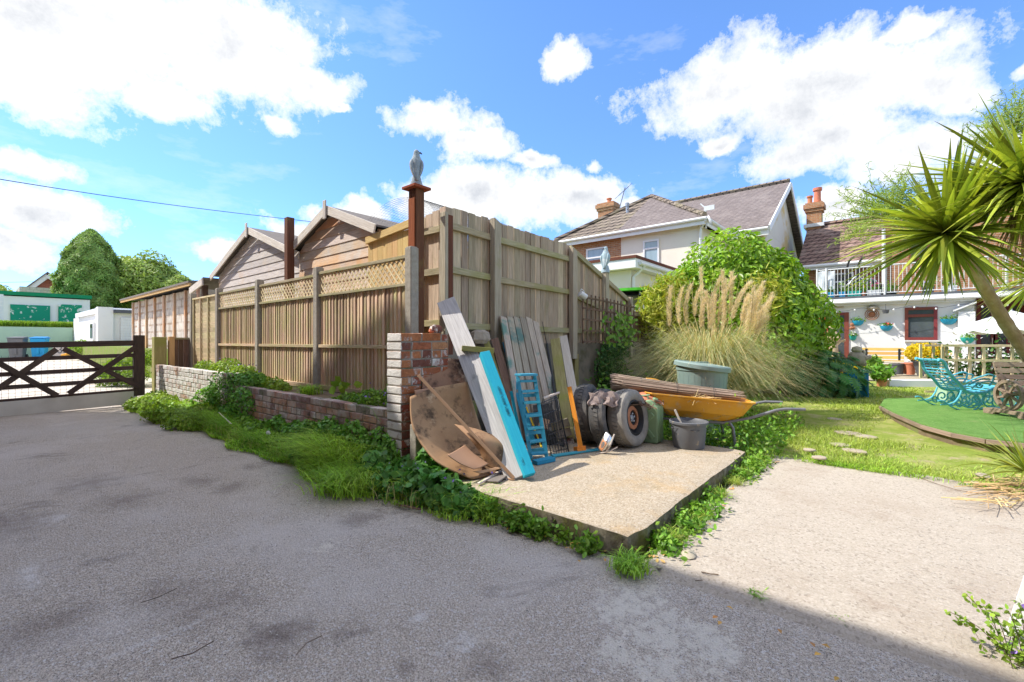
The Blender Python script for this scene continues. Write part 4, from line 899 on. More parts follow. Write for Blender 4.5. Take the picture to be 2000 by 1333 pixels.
# chimneys
def chimney(name, parent, x, y, z0, z1, w_, d_, pots, mat='house_brick'):
    b = MB(); b.box(x - d_ / 2, x + d_ / 2, y - w_ / 2, y + w_ / 2, z0, z1 - .45); c_ = b.build(name, mat, parent)
    b = MB(); b.box(x - d_ / 2 - .06, x + d_ / 2 + .06, y - w_ / 2 - .06, y + w_ / 2 + .06, z1 - .449, z1 - .3); b.box(x - d_ / 2 - .12, x + d_ / 2 + .12, y - w_ / 2 - .12, y + w_ / 2 + .12, z1 - .299, z1 - .08); b.box(x - d_ / 2 - .05, x + d_ / 2 + .05, y - w_ / 2 - .05, y + w_ / 2 + .05, z1 - .079, z1); b.build('corbel', mat, c_)
    for (dy, h, r) in pots: b = MB(); b.lathe([(r, 0), (r * .85, h * .3), (r * .85, h * .8), (r * 1.15, h * .82), (r * 1.15, h), (r * .8, h), (r * .8, h * .8)], (x, y + dy, z1), n=14); b.build('chimney_pot', 'terracotta', c_, smooth=True)
    return c_
q = GX(1187, 430, 24.9); chimney('chimney', t, 24.9, q.y, 8.2, GX(1187, 398, 24.9).z, 1.0, .6, [(-.1, .3, .14)])
m = MB(); a0 = GX(1203, 432, 24); a1 = GX(1221, 366, 24); m.tube([a0, a1], .025, 6); a2 = GX(1212, 378, 24)
dv = (GX(1228, 364, 24) - GX(1208, 382, 24)); st = GX(1208, 382, 24); m.tube([st, st + dv], .02, 5)
for k in range(9): c0 = st + dv * (k / 8); m.tube([c0 - Vector((0, .22, -.14)), c0 + Vector((0, .22, -.14))], .012, 4)
m.build('aerial', 'grey_dark', t)
m = MB(); a0 = GX(1226, 432, 18.4); m.tube([GX(1227, 440, 18.4), GX(1225, 402, 18.4)], .07, 8); m.lathe([(.09, 0), (.09, .14)], GX(1225, 403, 18.4)); m.build('vent_pipe', 'steel', t)
# wall-side aerial and dish
m = MB(); q = GX(1381, 445, 16.9); m.tube([GX(1379, 446, 16.9), GX(1378, 405, 16.9)], .03, 6); m.tube([GX(1368, 398, 16.9), GX(1382, 410, 16.9)], .025, 6); m.box(q.x - .03, q.x, q.y - .25, q.y + .1, GX(1378, 412, 16.9).z - .0, GX(1378, 403, 16.9).z); m.build('aerial', 'white_metal', t)
m = MB(); q = GX(1384, 432, 16.7); m.lathe([(.0001, 0), (.14, .02), (.2, .06)], q, (.3, -.9, .35), 20); m.build('satellite_dish', 'white_metal', t, smooth=True, solid=.02)
# flat-roofed extension
EX0 = 13.5; EY = GX(1232, 507, EX0).y; ez = GX(1232, 507, EX0).z
b = MB(); b.box(EX0, 16.99, EY, EY + 4.5, .98, ez - .32); b.build('extension_wall', 'render_cream', t)
b = MB(); b.box(EX0 - .3, 16.99, EY - .3, EY + 4.7, ez - .31, ez - .02); b.build('extension_fascia', 'white', t)
b = MB(); b.box(EX0 - .33, 16.99, EY - .33, EY + 4.7, ez - .019, ez + .07); b.build('extension_roof', 'wood_brown', t)
m = MB(); m.tube([(EX0 - .1, EY - .36, ez - .16), (16.9, EY - .36, ez - .16)], .06, 8); m.tube([(EX0 + .25, EY - .36, ez - .2), (EX0 + .15, EY - .15, ez - .45), (EX0 + .08, EY - .06, ez - .55), (EX0 + .08, EY - .06, 1.0)], .05, 8); m.build('extension_gutter', 'white', t)
w_ = win(t, EY, 15.0, 16.2, 1.9, 2.75, (), face='y', fr=.07)
m = MB(); m.box(14.35, 14.5, EY - .16, EY - .02, 2.85, 3.02); m.build('wall_light', 'black', t)
# small things beyond the fence
q = GX(1216, 570, 9.6); t2 = thing('trampoline', 'trampoline with a bright green safety pad seen over the end of the fence', 'trampoline', (10.2, q.y - .3, .98))
m = MB(); cx_, cy_ = 10.6, q.y + .0
m.lathe([(.98, 0), (1.22, 0), (1.22, .06), (.98, .06), (.98, 0)], (cx_, cy_, q.z), n=36); m.build('safety_pad', 'green_bright', t2)
m = MB(); m.lathe([(.0001, 0), (.98, .01)], (cx_, cy_, q.z), n=36); m.lathe([(1.15, -.14), (1.19, -.12), (1.15, -.1)], (cx_, cy_, q.z), n=36); m.build('mat', 'black', t2)
for k in range(4): a = k * math.pi / 2 + .4; m = MB(); m.tube([(cx_ + 1.1 * math.cos(a), cy_ + 1.1 * math.sin(a), q.z), (cx_ + 1.15 * math.cos(a), cy_ + 1.15 * math.sin(a), .98)], .03, 6); m.build('leg', 'steel', t2)
# distant chimney pots above the fence
q = GX(1097, 474, 30); b = MB(); b.box(29.7, 30.3, q.y - .45, q.y + .45, .98, q.z - .3)
t3 = thing('distant_chimney', 'tiny distant chimney stack with two pots just above the fence top', 'chimney', (30, q.y, .98)); b.build('stack', 'house_brick', t3)
for d_ in (-.2, .25): m = MB(); m.lathe([(.12, 0), (.1, .5)], (30, q.y + d_, q.z - .3)); m.build('chimney_pot', 'terracotta', t3)

# ------------------------------------------------------------- farm gate, gate posts, wheelie bins
YG = 11.0
t = thing('farm_gate', 'black five-bar timber farm gate with diagonal braces and wire mesh', 'gate', (2.1, YG, 0))
def gx(x): return (x - 2.15) * .022
xh, xl = 2.12, -1.6
mb = MB(); mb.bar((xh - .03, YG, .16), (xh - .03, YG, 1.31), .17, .08, (0, -1, 0)); mb.build('hinge_stile', 'wood_gate', t, bevel=.006)
mb = MB(); mb.bar((xl, YG, .1), (xl, YG, 1.15), .1, .07, (0, -1, 0)); mb.build('end_stile', 'wood_gate', t, bevel=.006)
for z, h in ((1.165, .10), (.935, .07), (.70, .07), (.485, .07), (.27, .06)):
    mb = MB(); mb.bar((xl, YG, z + gx(xl)), (xh - .05, YG, z + gx(xh)), h, .05 if h < .1 else .07, (0, -1, 0)); mb.build('rail', 'wood_gate', t, bevel=.004)
def br(a, b, o_=0):
    A = GY(a[0], a[1], YG - .05 - o_); B = GY(b[0], b[1], YG - .05 - o_); mb = MB(); mb.bar(A, B, .085, .022, (0, -1, 0)); mb.build('brace', 'wood_gate', t, bevel=.003)
br((111, 682), (-8, 762)); br((-4, 708), (112, 773), .024); br((124, 681), (272, 756)); br((266, 677), (134, 769), .024); br((-118, 688), (-4, 762))
mb = MB(); mb.bar((xl, YG - .035, .14 + gx(xl)), (xh - .06, YG - .035, .14), .24, .006, (0, -1, 0)); mb.build('kick_plate', 'plate', t)
mb = MB()
x = xl
while x < xh - .1: mb.tube([(x, YG + .03, .25), (x, YG + .03, .96)], .0022, 3, cap=False); x += .075
for k in range(13): z = .27 + k * .055; mb.tube([(xl, YG + .03, z + gx(xl)), (xh - .1, YG + .03, z)], .0022, 3, cap=False)
mb.build('wire_mesh', 'wire', t)
fp = MB(); fp.box(2.33, 2.53, YG + .02, YG + .22, 0, 1.28); tag(fp.build('gate_post', 'wood_moss', bevel=.01), 'thick mossy square timber gate post beside the gate hinges', 'gate post')
fp = MB(); fp.box(2.56, 2.65, YG - .02, YG + .10, 0, 1.29); tag(fp.build('gate_post', 'wood_new', bevel=.008), 'slim orange-brown timber post with bolt holes between gate post and panel', 'gate post')
t = thing('infill_panel', 'low dark weathered board panel between the gate post and the fence', 'fence panel', (2.8, YG + .1, 0)); b = MB()
for k in range(4): b.bar((2.69 + k * .085, YG + .08, .55), (2.69 + k * .085, YG + .08, 1.24), .08, .02, (0, -1, 0))
b.build('boards', 'wood_dark', t); b = MB(); b.bar((2.655, YG + .05, 1.25), (2.99, YG + .05, 1.25), .04, .05, (0, -1, 0)); b.build('rail', 'wood_rail', t)
def wheelie(label, px, mat, d=24.2):
    p = C(px, 690, d); z0 = .345; t = thing('wheelie_bin', label, 'wheelie bin', (0, 0, 0)); b = MB()
    loftv = [(-.22, -.25, 0), (.22, -.25, 0), (.22, .20, 0), (-.22, .20, 0)]; tp = [(-.28, -.34, .98), (.28, -.34, .98), (.28, .30, .98), (-.28, .30, .98)]
    b.add(loftv + tp, [(0, 3, 2, 1), (4, 5, 6, 7), (0, 1, 5, 4), (1, 2, 6, 5), (2, 3, 7, 6), (3, 0, 4, 7)]); b.box(-.06, .06, -.33, -.27, .2, .95); b.build('body', mat, t, bevel=.02)
    b = MB(); b.add([(-.31, -.37, .985), (.31, -.37, .985), (.31, .36, .985), (-.31, .36, .985), (-.29, -.35, 1.03), (.29, -.35, 1.03), (.25, .30, 1.08), (-.25, .30, 1.08)], [(0, 3, 2, 1), (4, 5, 6, 7), (0, 1, 5, 4), (1, 2, 6, 5), (2, 3, 7, 6), (3, 0, 4, 7)]); b.build('lid', mat, t, bevel=.01)
    b = MB(); b.tube([(-.22, .38, 1.0), (-.22, .43, 1.0), (.22, .43, 1.0), (.22, .38, 1.0)], .02, 6); b.build('handle', mat, t)
    for s_ in (-1, 1): b = MB(); b.lathe([(.10, -.03), (.10, .03)], (s_ * .25, .22, .10), (1, 0, 0), 16); b.build('wheel', 'black', t, bevel=.01)
    t.location = (p.x, p.y, z0); t.rotation_euler = (0, 0, R(-20)); return t
wheelie('grey wheelie bin standing left of the blue one against the mint wall', 35, 'grey_bin', 22.6)
wheelie('bright blue wheelie bin against the mint wall', 78, 'blue_bin', 23.1)
# a reclining board with the house number
q = C(117, 684, 23); t = thing('number_board', 'pale board showing the number 35 leaning low by the mint wall', 'sign', tuple(q)); t.location.z = .2
mb = MB(); mb.bar(C(104, 686, 23), C(134, 685, 23), .62, .04); mb.build('board', 'wood_pale', t)
tx = bpy.data.curves.new('number', 'FONT'); tx.body = '35'; tx.size = .55; tx.extrude = .004
to = bpy.data.objects.new('number', tx); COL.objects.link(to); bpy.context.view_layer.update()
me = bpy.data.meshes.new_from_object(to); bpy.data.objects.remove(to); to = bpy.data.objects.new('number', me); COL.objects.link(to); me.materials.clear(); me.materials.append(M['grey_dark'])
p = C(112, 690, 22.85); to.parent = t; to.location = p - t.location; to.rotation_euler = (R(90), 0, YAW - R(90))
mb = MB(); mb.bar(C(124, 694, 22.5), C(136, 691, 22.5), .15, .3); tag(mb.build('traffic_block', 'plastic_orange', bevel=.03), 'small orange block on the ground beside the number board', 'block')
# overhead cable
mb = MB(); pts = []
for k in range(25):
    f = k / 24; px = -150 + f * 850; d = 9 + f * 12; py = 325 + f * 118 + 8 * math.sin(f * math.pi); pts.append(C(px, py, d))
pts.append(C(765, 452, 22)); mb.tube(pts, .011, 5); tag(mb.build('overhead_cable', 'black'), 'black overhead cable crossing the sky from the left', 'cable')
mb = MB(); mb.tube([C(-50, 553, 60), C(110, 549, 66)], .03, 4); tag(mb.build('overhead_cable', 'wire_grey'), 'faint distant cable in the sky above the far garages', 'cable')

# ------------------------------------------------------------- white house with the balcony
HX = 20.3; zg = .10
t = thing('white_house', 'white rendered house with tiled roof and railed terrace at the garden\'s end', 'house', (23, -2, zg))
b = MB(); YL = GX(1590, 600, HX).y; YR = GX(1903, 600, HX).y
b.box(HX, 23.9, YR, YL, 0, 2.62); b.box(HX + 1.2, 23.9, -10, YR - .002, 0, 2.62); b.build('terrace_wall', 'render_white', t)
b = MB(); b.box(HX - .25, 23.98, -10, YL + .02, 2.621, 2.78); b.build('terrace_deck', 'grey_dark', t)
b = MB(); b.box(HX - .30, HX - .255, -10, YL + .03, 2.58, 2.70); b.tube([(HX - .33, -10, 2.57), (HX - .33, YL, 2.57)], .05, 8); b.box(HX - .2, HX, YR, YL, 2.46, 2.58); b.build('gutter', 'white', t)
# railing
def yy(px): return GX(px, 600, HX - .12).y
rx = HX - .12; m = MB(); m.tube([(rx, -9.5, 3.80), (rx, YL - .1, 3.80)], .022, 6); m.tube([(rx, -9.5, 2.86), (rx, YL - .1, 2.86)], .018, 6)
y = YL - .1
while y > -9.5: m.tube([(rx, y, 2.86), (rx, y, 3.80)], .009, 5, cap=False); y -= .105
for px in (1596, 1614, 1728, 1858, 1965): m.tube([(rx - .02, yy(px), 2.5), (rx - .02, yy(px), 3.86)], .03, 8)
m.build('balcony_railing', 'white_metal', t)
# main block
b = MB(); b.box(24, 30, -10, 3.0, 0, 4.5); b.build('main_wall', 'house_brick', t)
yb = GX(1726, 500, 23.2).y; b = MB(); b.box(23.2, 23.99, -10, yb, 2.7, 6.0); b.build('gable_wall', 'house_brick', t)
b = MB(); zr = GX(1580, 447, 27).z
b.poly([(23.6, -10, 4.42), (27, -10, zr), (27, -10, zr + .1), (23.6, -10, 4.52)], (0, 13.25, 0)); b.poly([(30.4, -10, 4.42), (27, -10, zr), (27, -10, zr + .1), (30.4, -10, 4.52)], (0, 13.25, 0)); b.build('roof', 'tile_red', t)
b = MB(); b.tube([(27, -10, zr + .13), (27, 3.25, zr + .13)], .12, 6); b.build('ridge_tiles', 'tile_red', t)
b = MB(); b.tube([(23.5, yb + .02, 4.44), (23.5, 3.2, 4.44)], .07, 8); b.box(23.56, 23.6, yb + .02, 3.2, 4.28, 4.42); b.tube([(23.1, yb, 2.8), (23.1, yb, 5.6)], .06, 8); b.build('upper_gutter', 'white', t)
q = GX(1591, 448, 27); chimney('chimney', t, 27, q.y, zr - .3, GX(1591, 398, 27).z, .62, .6, [(-.12, .75, .17), (.2, .42, .12)])
b = MB(); b.box(26.6, 27.4, q.y - .42, q.y + .42, zr + .0, zr + .16); b.build('flashing', 'white_metal', t)
win(t, 24, GX(1668, 560, 24).y, GX(1628, 560, 24).y, 2.8, 4.1, (.72,), xo=.08)
win(t, 23.2, GX(1815, 480, 23.2).y, GX(1775, 480, 23.2).y, 4.3, 5.6, (.7,), mat='upvc_red', xo=.08)
win(t, 23.2, -6.0, -3.6, 2.9, 4.1, (.7,), mat='white', xo=.08)
# ground floor window, doors
A, Bq = GX(1767, 601, HX), GX(1831, 664, HX); win(t, HX, Bq.y, A.y, Bq.z, A.z, (.74,), mat='upvc_red', fr=.09)
b = MB(); b.box(HX - .10, HX + .0, Bq.y - .05, A.y + .05, Bq.z - .05, Bq.z - .01); b.build('window_sill', 'render_white', t)
A, Bq = GX(1592, 612, HX), GX(1658, 712, HX); wd = A.y - Bq.y
b = MB(); b.box(HX - .04, HX + .03, Bq.y, Bq.y + .13, zg, A.z); b.box(HX - .04, HX + .03, A.y - .1, A.y, zg, A.z); b.box(HX - .04, HX + .03, Bq.y + .13, A.y - .1, A.z - .1, A.z); fr_ = b.build('door_frame', 'upvc_red', t)
b = MB(); b.box(HX - .03, HX + .0, Bq.y + .13, A.y - wd * .52, zg, A.z - .1); b.build('door_glass', 'glass', fr_)
b = MB(); b.box(HX - .035, HX + .0, A.y - wd * .50, A.y - .1, zg, A.z - .1); d_ = b.build('front_door', 'red_door', t)
b = MB(); b.tube([(HX - .08, A.y - wd * .47, 1.1), (HX - .08, A.y - wd * .47, 1.3)], .012, 6); b.build('door_handle', 'chrome', d_)
# glazed doors in the recess
RX = HX + 1.2; A, Bq = GX(1907, 600, RX), GX(1996, 690, RX)
m = MB(); ww = A.y - Bq.y
for f in (0, .32, .38, .66, .97): m.box(RX - .06, RX + .01, A.y - ww * f - .10, A.y - ww * f, zg, A.z)
m.box(RX - .055, RX + .005, Bq.y - .02, A.y, A.z, A.z + .3); m.box(RX - .05, RX + .005, Bq.y, A.y, zg, zg + .25); pd = m.build('patio_door_frame', 'upvc_red', t)
m = MB(); m.box(RX - .02, RX - .004, Bq.y, A.y - .02, zg + .2, A.z); m.build('patio_door_glass', 'glass', pd)
m = MB(); m.box(RX - .10, RX - .065, A.y - ww * .36, A.y - ww * .34, 1.05, 1.3); m.build('door_handle', 'chrome', pd)
b = MB(); b.box(RX - .8, RX - .3, Bq.y - .9, Bq.y - .05, zg, 2.55); b.build('brick_return', 'house_brick', t)
# sloped pier cap beside the recess
A, Bq = GX(1872, 610, HX - .25), GX(1905, 596, HX - .25)
b = MB(); b.box(HX - .25, HX - .003, Bq.y, A.y, 0, 2.12); b.build('wall_pier', 'render_white', t)
b = MB(); b.poly([(HX - .32, A.y + .12, 2.13), (HX - .32, Bq.y - .02, 2.38), (HX - .32, Bq.y - .02, 2.43), (HX - .32, A.y + .12, 2.18)], (.31, 0, 0)); b.build('pier_cap', 'white', t)
# things on the terrace
def flowers(mb_pts, c, r, n, h): 
    return [(c[0] + rng.gauss(0, r[0]), c[1] + rng.gauss(0, r[1]), c[2] + abs(rng.gauss(0, h))) for _ in range(n)]
def plant_mesh(name, P, size, mat, parent=None, **k):
    V, F, r_ = leaves(np.array(P), size, **k); return npobj(name, V, F, mat, parent, r_)
def trough(label, px0, px1, z, mat, fl, x=HX + .12, h=.2):
    y0, y1 = GX(px1, 570, x).y, GX(px0, 570, x).y; t = thing('planter_trough', label, 'planter', (x, (y0 + y1) / 2, z), 'planters on the terrace')
    m = MB(); m.add([(x - .07, y0 + .02, z), (x + .07, y0 + .02, z), (x + .07, y1 - .02, z), (x - .07, y1 - .02, z), (x - .1, y0, z + h), (x + .1, y0, z + h), (x + .1, y1, z + h), (x - .1, y1, z + h)], [(0, 3, 2, 1), (4, 5, 6, 7), (0, 1, 5, 4), (1, 2, 6, 5), (2, 3, 7, 6), (3, 0, 4, 7)]); m.build('trough', mat, t, bevel=.01)
    plant_mesh('foliage', flowers(None, (x, (y0 + y1) / 2, z + h), (.05, (y1 - y0) / 3.4), 120, .16), .07, 'leaf_weed', t)
    if fl: plant_mesh('flowers', flowers(None, (x, (y0 + y1) / 2, z + h + .1), (.05, (y1 - y0) / 4), 40, .12), .05, fl, t, aspect=1.1)
dz = 2.785
trough('pale blue trough at the left end of the terrace railing', 1617, 1630, dz, 'pot_blue', None)
trough('second small pale blue trough on the terrace', 1638, 1652, dz, 'pot_blue', 'flower_white')
trough('long teal ribbed trough on the terrace behind the railing', 1655, 1683, dz, 'pot_teal', 'leaf_yellow')
trough('white barred trough with pink flowers on the terrace', 1693, 1722, dz, 'white_metal', 'flower_pink')
trough('dark trough with lime green plants beside the railing post on the terrace', 1731, 1752, dz, 'black', 'leaf_lime', h=.14)
trough('purple-flowered trough on the terrace seen through the palm leaves', 1800, 1825, dz, 'grey_dark', 'flower_purple')
trough('terrace trough with white flowers right of the palm leaves', 1838, 1870, dz, 'white_metal', 'flower_white')
trough('terracotta trough on the terrace beside the teal one', 1684, 1691, dz, 'terracotta', 'leaf_yellow', h=.15)
# sheets and covered swing seat on the terrace
def cloth(name, label, rows, mat, th=.01):
    mb = MB(); patch(mb, rows, 18, 18); o = mb.build(name, mat, smooth=True, solid=th); return tag(o, label, 'cloth')
xx = HX + .05
g_ = lambda px, py, dx=0: GX(px, py, xx + dx)
cloth('hanging_sheet', 'white cloth hung over the far left of the terrace railing', [[g_(1598, 532), g_(1606, 530, .05), g_(1613, 530)], [g_(1598, 555, .05), g_(1606, 555), g_(1613, 555, .05)], [g_(1599, 580), g_(1606, 579), g_(1613, 578)]], 'cloth_white')
cloth('hanging_sheet', 'pale grey cloth hung over the railing beside the first balcony post', [[g_(1617, 530), g_(1624, 530, .05), g_(1631, 529)], [g_(1617, 548, .05), g_(1624, 550), g_(1631, 548, .05)], [g_(1618, 565), g_(1625, 566), g_(1630, 566)]], 'cloth_white')
g2 = lambda px, py, dx=0: GX(px, py, HX + 1.2 + dx)
rows = []
for i in range(6):
    f = i / 5; rows.append([g2(1640 + j * 16, 550 + 3.5 * i + 6 * math.sin(j * 1.7 + i) - (8 if j in (2, 4) else 0) + 3 * math.sin(j * 3), .16 * i) for j in range(6)])
cloth('crumpled_cover', 'crumpled blue-grey cover draped over terrace furniture behind the railing', rows, 'cloth_white', .02)
m = MB()
for px, w2 in ((1655, 26), (1676, 24)):
    pts = [GX(px - 3, 575, HX + .8)] + [GX(px + 14 - 14 * math.cos(a), 525 - 22 * math.sin(a) * 1.0, HX + .8) for a in [j * math.pi / 16 for j in range(0, 9)]]; m.tube(pts, .035, 6)
tag(m.build('arch_hoops', 'black'), 'two black curved hoops of a garden arch above the terrace railing', 'garden arch')
m = MB(); q = GX(1650, 560, HX + .6); b_ = MB(); b_.box(q.x, q.x + .7, q.y - 1.2, q.y - .2, dz, dz + .45); tag(b_.build('terrace_seat', 'black', bevel=.04), 'dark low seat under the crumpled cover on the terrace', 'seat')
# string of lights along the gutter
m = MB()
pl_ = []
for k in range(61):
    y = YL - .2 - k * .13; pl_.append(Vector((HX - .4, y, 2.36 - .10 * abs(math.sin(k * .33)))))
m.tube(pl_, .005, 4); t5 = thing('string_lights', 'sagging string of little white bulbs under the white gutter', 'string lights', tuple(pl_[0])); m.build('cable', 'black', t5); m = MB()
for p in pl_[::4]: m.lathe([(.0001, -.04), (.025, -.02), (.025, .01), (.01, .03)], p - Vector((0, 0, .02)), n=8)
m.build('bulbs', 'white', t5, smooth=True)
# wall planters
def wallpot(label, px, py, mat, fl, wpx=16, group='blue bowls of plants on the white wall', hx=HX):
    q = GX(px, py, hx - .01); r = wpx / 2 / FPX * 15.5 / .767 * .85; t = thing('wall_planter', label, 'planter', tuple(q), group); mb = MB()
    vs = []; fs = []; n = 12
    for i, (s_, h) in enumerate([(1, 0), (.96, -.03), (.8, -.11), (.5, -.17), (.25, -.185)]):
        for k in range(n + 1): a = math.pi * k / n; vs.append((q.x - r * s_ * .8 * math.sin(a), q.y + r * s_ * math.cos(a), q.z + h))
    for i in range(4):
        for k in range(n): fs.append((i * (n + 1) + k, i * (n + 1) + k + 1, (i + 1) * (n + 1) + k + 1, (i + 1) * (n + 1) + k))
    fs.append(tuple(range(n + 1))); fs.append(tuple(4 * (n + 1) + k for k in range(n + 1))); mb.add(vs, fs); mb.build('bowl', mat, t, smooth=True)
    plant_mesh('plants', flowers(None, (q.x - .1, q.y, q.z), (.05, r * .5), 70, .05), .06, 'leaf_weed', t)
    if fl: plant_mesh('flowers', flowers(None, (q.x - .1, q.y - r * .3, q.z + .03), (.05, r * .3), 30, .04), .06, fl, t, aspect=1.1)
wallpot('blue wall bowl of plants nearest the red door', 1676, 626, 'pot_blue', None, 18)
wallpot('blue wall bowl with red flowers left of the window', 1731, 636, 'pot_blue', 'flower_red', 19)
wallpot('blue wall bowl with plants right of the window', 1853, 623, 'pot_blue', None, 22)
wallpot('small green wall planter low beside the red door frame', 1666, 655, 'pot_teal', 'flower_white', 12, 'green wall planters')
wallpot('teal wall planter low beside the patio door recess', 1890, 659, 'pot_teal', None, 18, 'green wall planters', HX - .25)
t = thing('wall_fan', 'round rusty extractor cowl with a pale dome above it on the white wall', 'wall ornament', tuple(GX(1703, 613, HX)))
m = MB(); q = GX(1703, 614, HX - .09)
for r in (.19, .14, .09): m.lathe([(r - .012, 0), (r, .015), (r + .012, 0), (r, -.015), (r - .012, 0)], q, (1, 0, 0), 24)
m.lathe([(.0001, .06), (.08, .05), (.1, .01)], q, (1, 0, 0), 16); m.build('cowl', 'rust', t, smooth=True)
m = MB(); q = GX(1705, 602, HX - .1); m.lathe([(.0001, .10), (.12, .07), (.19, .0), (.15, -.05), (.0001, -.07)], q, (0, 0, 1), 18); m.build('dome', 'stone', t, smooth=True)
m = MB(); q = GX(1730, 612, HX - .25); m.tube([(q.x, q.y, 2.46), q], .006, 4); m.lathe([(.07, 0), (.1, .11), (.08, .11), (.0001, .02)], q, n=12); tag(m.build('hanging_lantern', 'grey_dark', smooth=True), 'small dark lantern hanging under the gutter', 'lantern')
m = MB(); q = GX(1639, 598, HX - .15); m.box(q.x, q.x + .12, q.y - .13, q.y + .13, q.z - .05, q.z + .05); tag(m.build('flood_light', 'stone', bevel=.02), 'small grey floodlight under the gutter above the red door', 'light')
m = MB()
for (dx, px, py) in ((0, 1664, 634), (0, 1667, 640), (0, 1663, 641)): q = GX(px, py, HX - .04); m.lathe([(.0001, .06), (.06, .02), (.05, -.03), (.0001, -.07)], q, (-1, .2, .2), 8)
tag(m.build('wall_ornament', 'rust', smooth=True), 'little dark leaf-shaped metal ornament right of the red door', 'ornament')
# ground things by the facade
q0, q1 = GX(1683, 679, 19.5), GX(1766, 718, 19.5)
t = thing('yellow_bench', 'yellow slatted bench against the white wall', 'bench', (19.4, (q0.y + q1.y) / 2, zg + .25)); z0 = zg + .28
for k in range(5): m = MB(); z = q0.z - .05 - k * .135; m.bar((19.62 - .01 * k, q0.y, z), (19.62 - .01 * k, q1.y, z), .095, .03, (-1, 0, .1)); m.build('back_slat', 'wood_yellow', t, bevel=.004)
for k in range(4): m = MB(); m.bar((19.5 - k * .11, q0.y, z0 + .13), (19.5 - k * .11, q1.y, z0 + .13), .09, .03, (0, 0, 1)); m.build('seat_slat', 'wood_pale', t, bevel=.004)
for y in (q0.y - .12, q1.y + .12): m = MB(); m.box(19.58, 19.64, y - .03, y + .03, zg, q0.z - .03); m.box(19.12, 19.18, y - .03, y + .03, zg, z0 + .1); m.box(19.18, 19.58, y - .025, y + .025, z0 + .04, z0 + .1); m.build('leg', 'black', t)
def pot(name, label, p, r, h, mat, cat='pot', taper=.75, parent=None, group=None):
    m = MB(); m.lathe([(r * taper, 0), (r * .96, h * .86), (r * 1.06, h * .86), (r * 1.06, h), (r * .92, h), (r * .9, h * .8), (.0001, h * .78)], p, n=24); o = m.build(name, mat, parent, smooth=True)
    if parent is None: tag(o, label, cat, group)
    return o
def onx(px, x, z): q = GX(px, 700, x); return (x, q.y, z)
pot('plastic_pot', 'grey plastic pot in front of the yellow bench', onx(1753, 18.0, zg + .1), .17, .32, 'grey_dark')
pot('terracotta_pot', 'tall terracotta pot beside the yellow bench', onx(1778, 18.0, zg + .1), .14, .36, 'terracotta', taper=.7)
pot('terracotta_pot', 'second terracotta pot tucked behind the tall one by the bench', onx(1771, 18.3, zg + .1), .13, .33, 'terracotta', taper=.7)
t = thing('yellow_shrub', 'bright yellow domed shrub in a large dark grey pot', 'potted plant', onx(1808, 17.6, zg + .1)); p = t.location.copy()
pot('pot', None, tuple(p), .30, .46, 'grey_dark', parent=t, taper=.6)
P, N = shell((p.x, p.y, p.z + .66), (.40, .44, .32), 4200, .4, lump=.14, seed=4, zmin=p.z + .42); V, F, r_ = leaves(P, .055, 1.5, N, .9); npobj('foliage', V, F, 'leaf_yellow', t, r_)
m = MB()
for k in range(7): a = k * .9; m.tube([(p.x, p.y, p.z + .35), (p.x + .18 * math.cos(a), p.y + .18 * math.sin(a), p.z + .7)], .015, 5)
m.build('stems', 'branch', t)
m = MB(); m.bar(GX(1761, 660, 19.7), GX(1777, 705, 18.6), .07, .04); tag(m.build('white_pole', 'white'), 'thin white pole leaning on the wall beside the yellow bench', 'pole')
# low walls / steps in front of the house
b = MB(); A = C(1733, 740, 12.2); Bq = C(1845, 740, 11.2)
def wallseg(name, label, pa, pb, z0, z1, th, mat):
    b = MB(); b.bar((pa.x, pa.y, (z0 + z1) / 2), (pb.x, pb.y, (z0 + z1) / 2), z1 - z0, th, (-1, 0, 0)); return tag(b.build(name, mat, bevel=.01), label, 'wall')
wallseg('garden_wall', 'low whitewashed garden wall below the pots at the end of the stepping stones', GZ(1728, 757, .1), GZ(1850, 758, .1), .05, .29, .3, 'render_white')
wallseg('garden_wall', 'low brick-edged terrace wall behind the whitewashed wall, plants between', C(1700, 727, 15.6), C(1850, 728, 14.6), .05, .20, .3, 'paving')
struct(sheet('patio', 15.4, 20.3, -9, 2.6, 4, 4, lambda x, y: x * 0 + .16, 'paving'))
# stepping stones
si = 0
for (px, py, w_) in [(1765, 746 + 16, 44), (1775, 768, 34), (1772, 776, 40), (1660, 805, 40), (1630, 818, 30), (1655, 845, 46), (1690, 852, 40), (1640, 868, 36), (1600, 893, 30), (1670, 880, 44), (1580, 878, 24), (1715, 742 + 27, 30)]:
    q = GZ(px, py, .11 if py < 800 else .075); d = (q.x * FX + q.y * FY); r = w_ / FPX * d * .5; pts = []
    for k in range(9): a = k / 9 * 6.283; rr = r * rng.uniform(.8, 1.1); pts.append((q.x + math.cos(a) * rr * .9, q.y + math.sin(a) * rr, q.z - .016))
    b = MB(); b.poly(pts, (0, 0, .022)); tag(b.build('stepping_stone', 'paving', bevel=.008), 'pale flat stepping stone in the lawn, ' + ['furthest, below the white wall', 'second from the white wall', 'third from the white wall', 'before the blue cabinet', 'left of the path before the blue cabinet', 'in mid lawn left of the turf deck', 'beside the turf deck edge', 'half sunk left of mid path', 'nearest the raised slab on the left', 'in the worn path near the concrete pad', 'small one beside the raised slab weeds', 'at the foot of the cabinet'][si], 'paving stone', 'stepping stones in the lawn'); si += 1

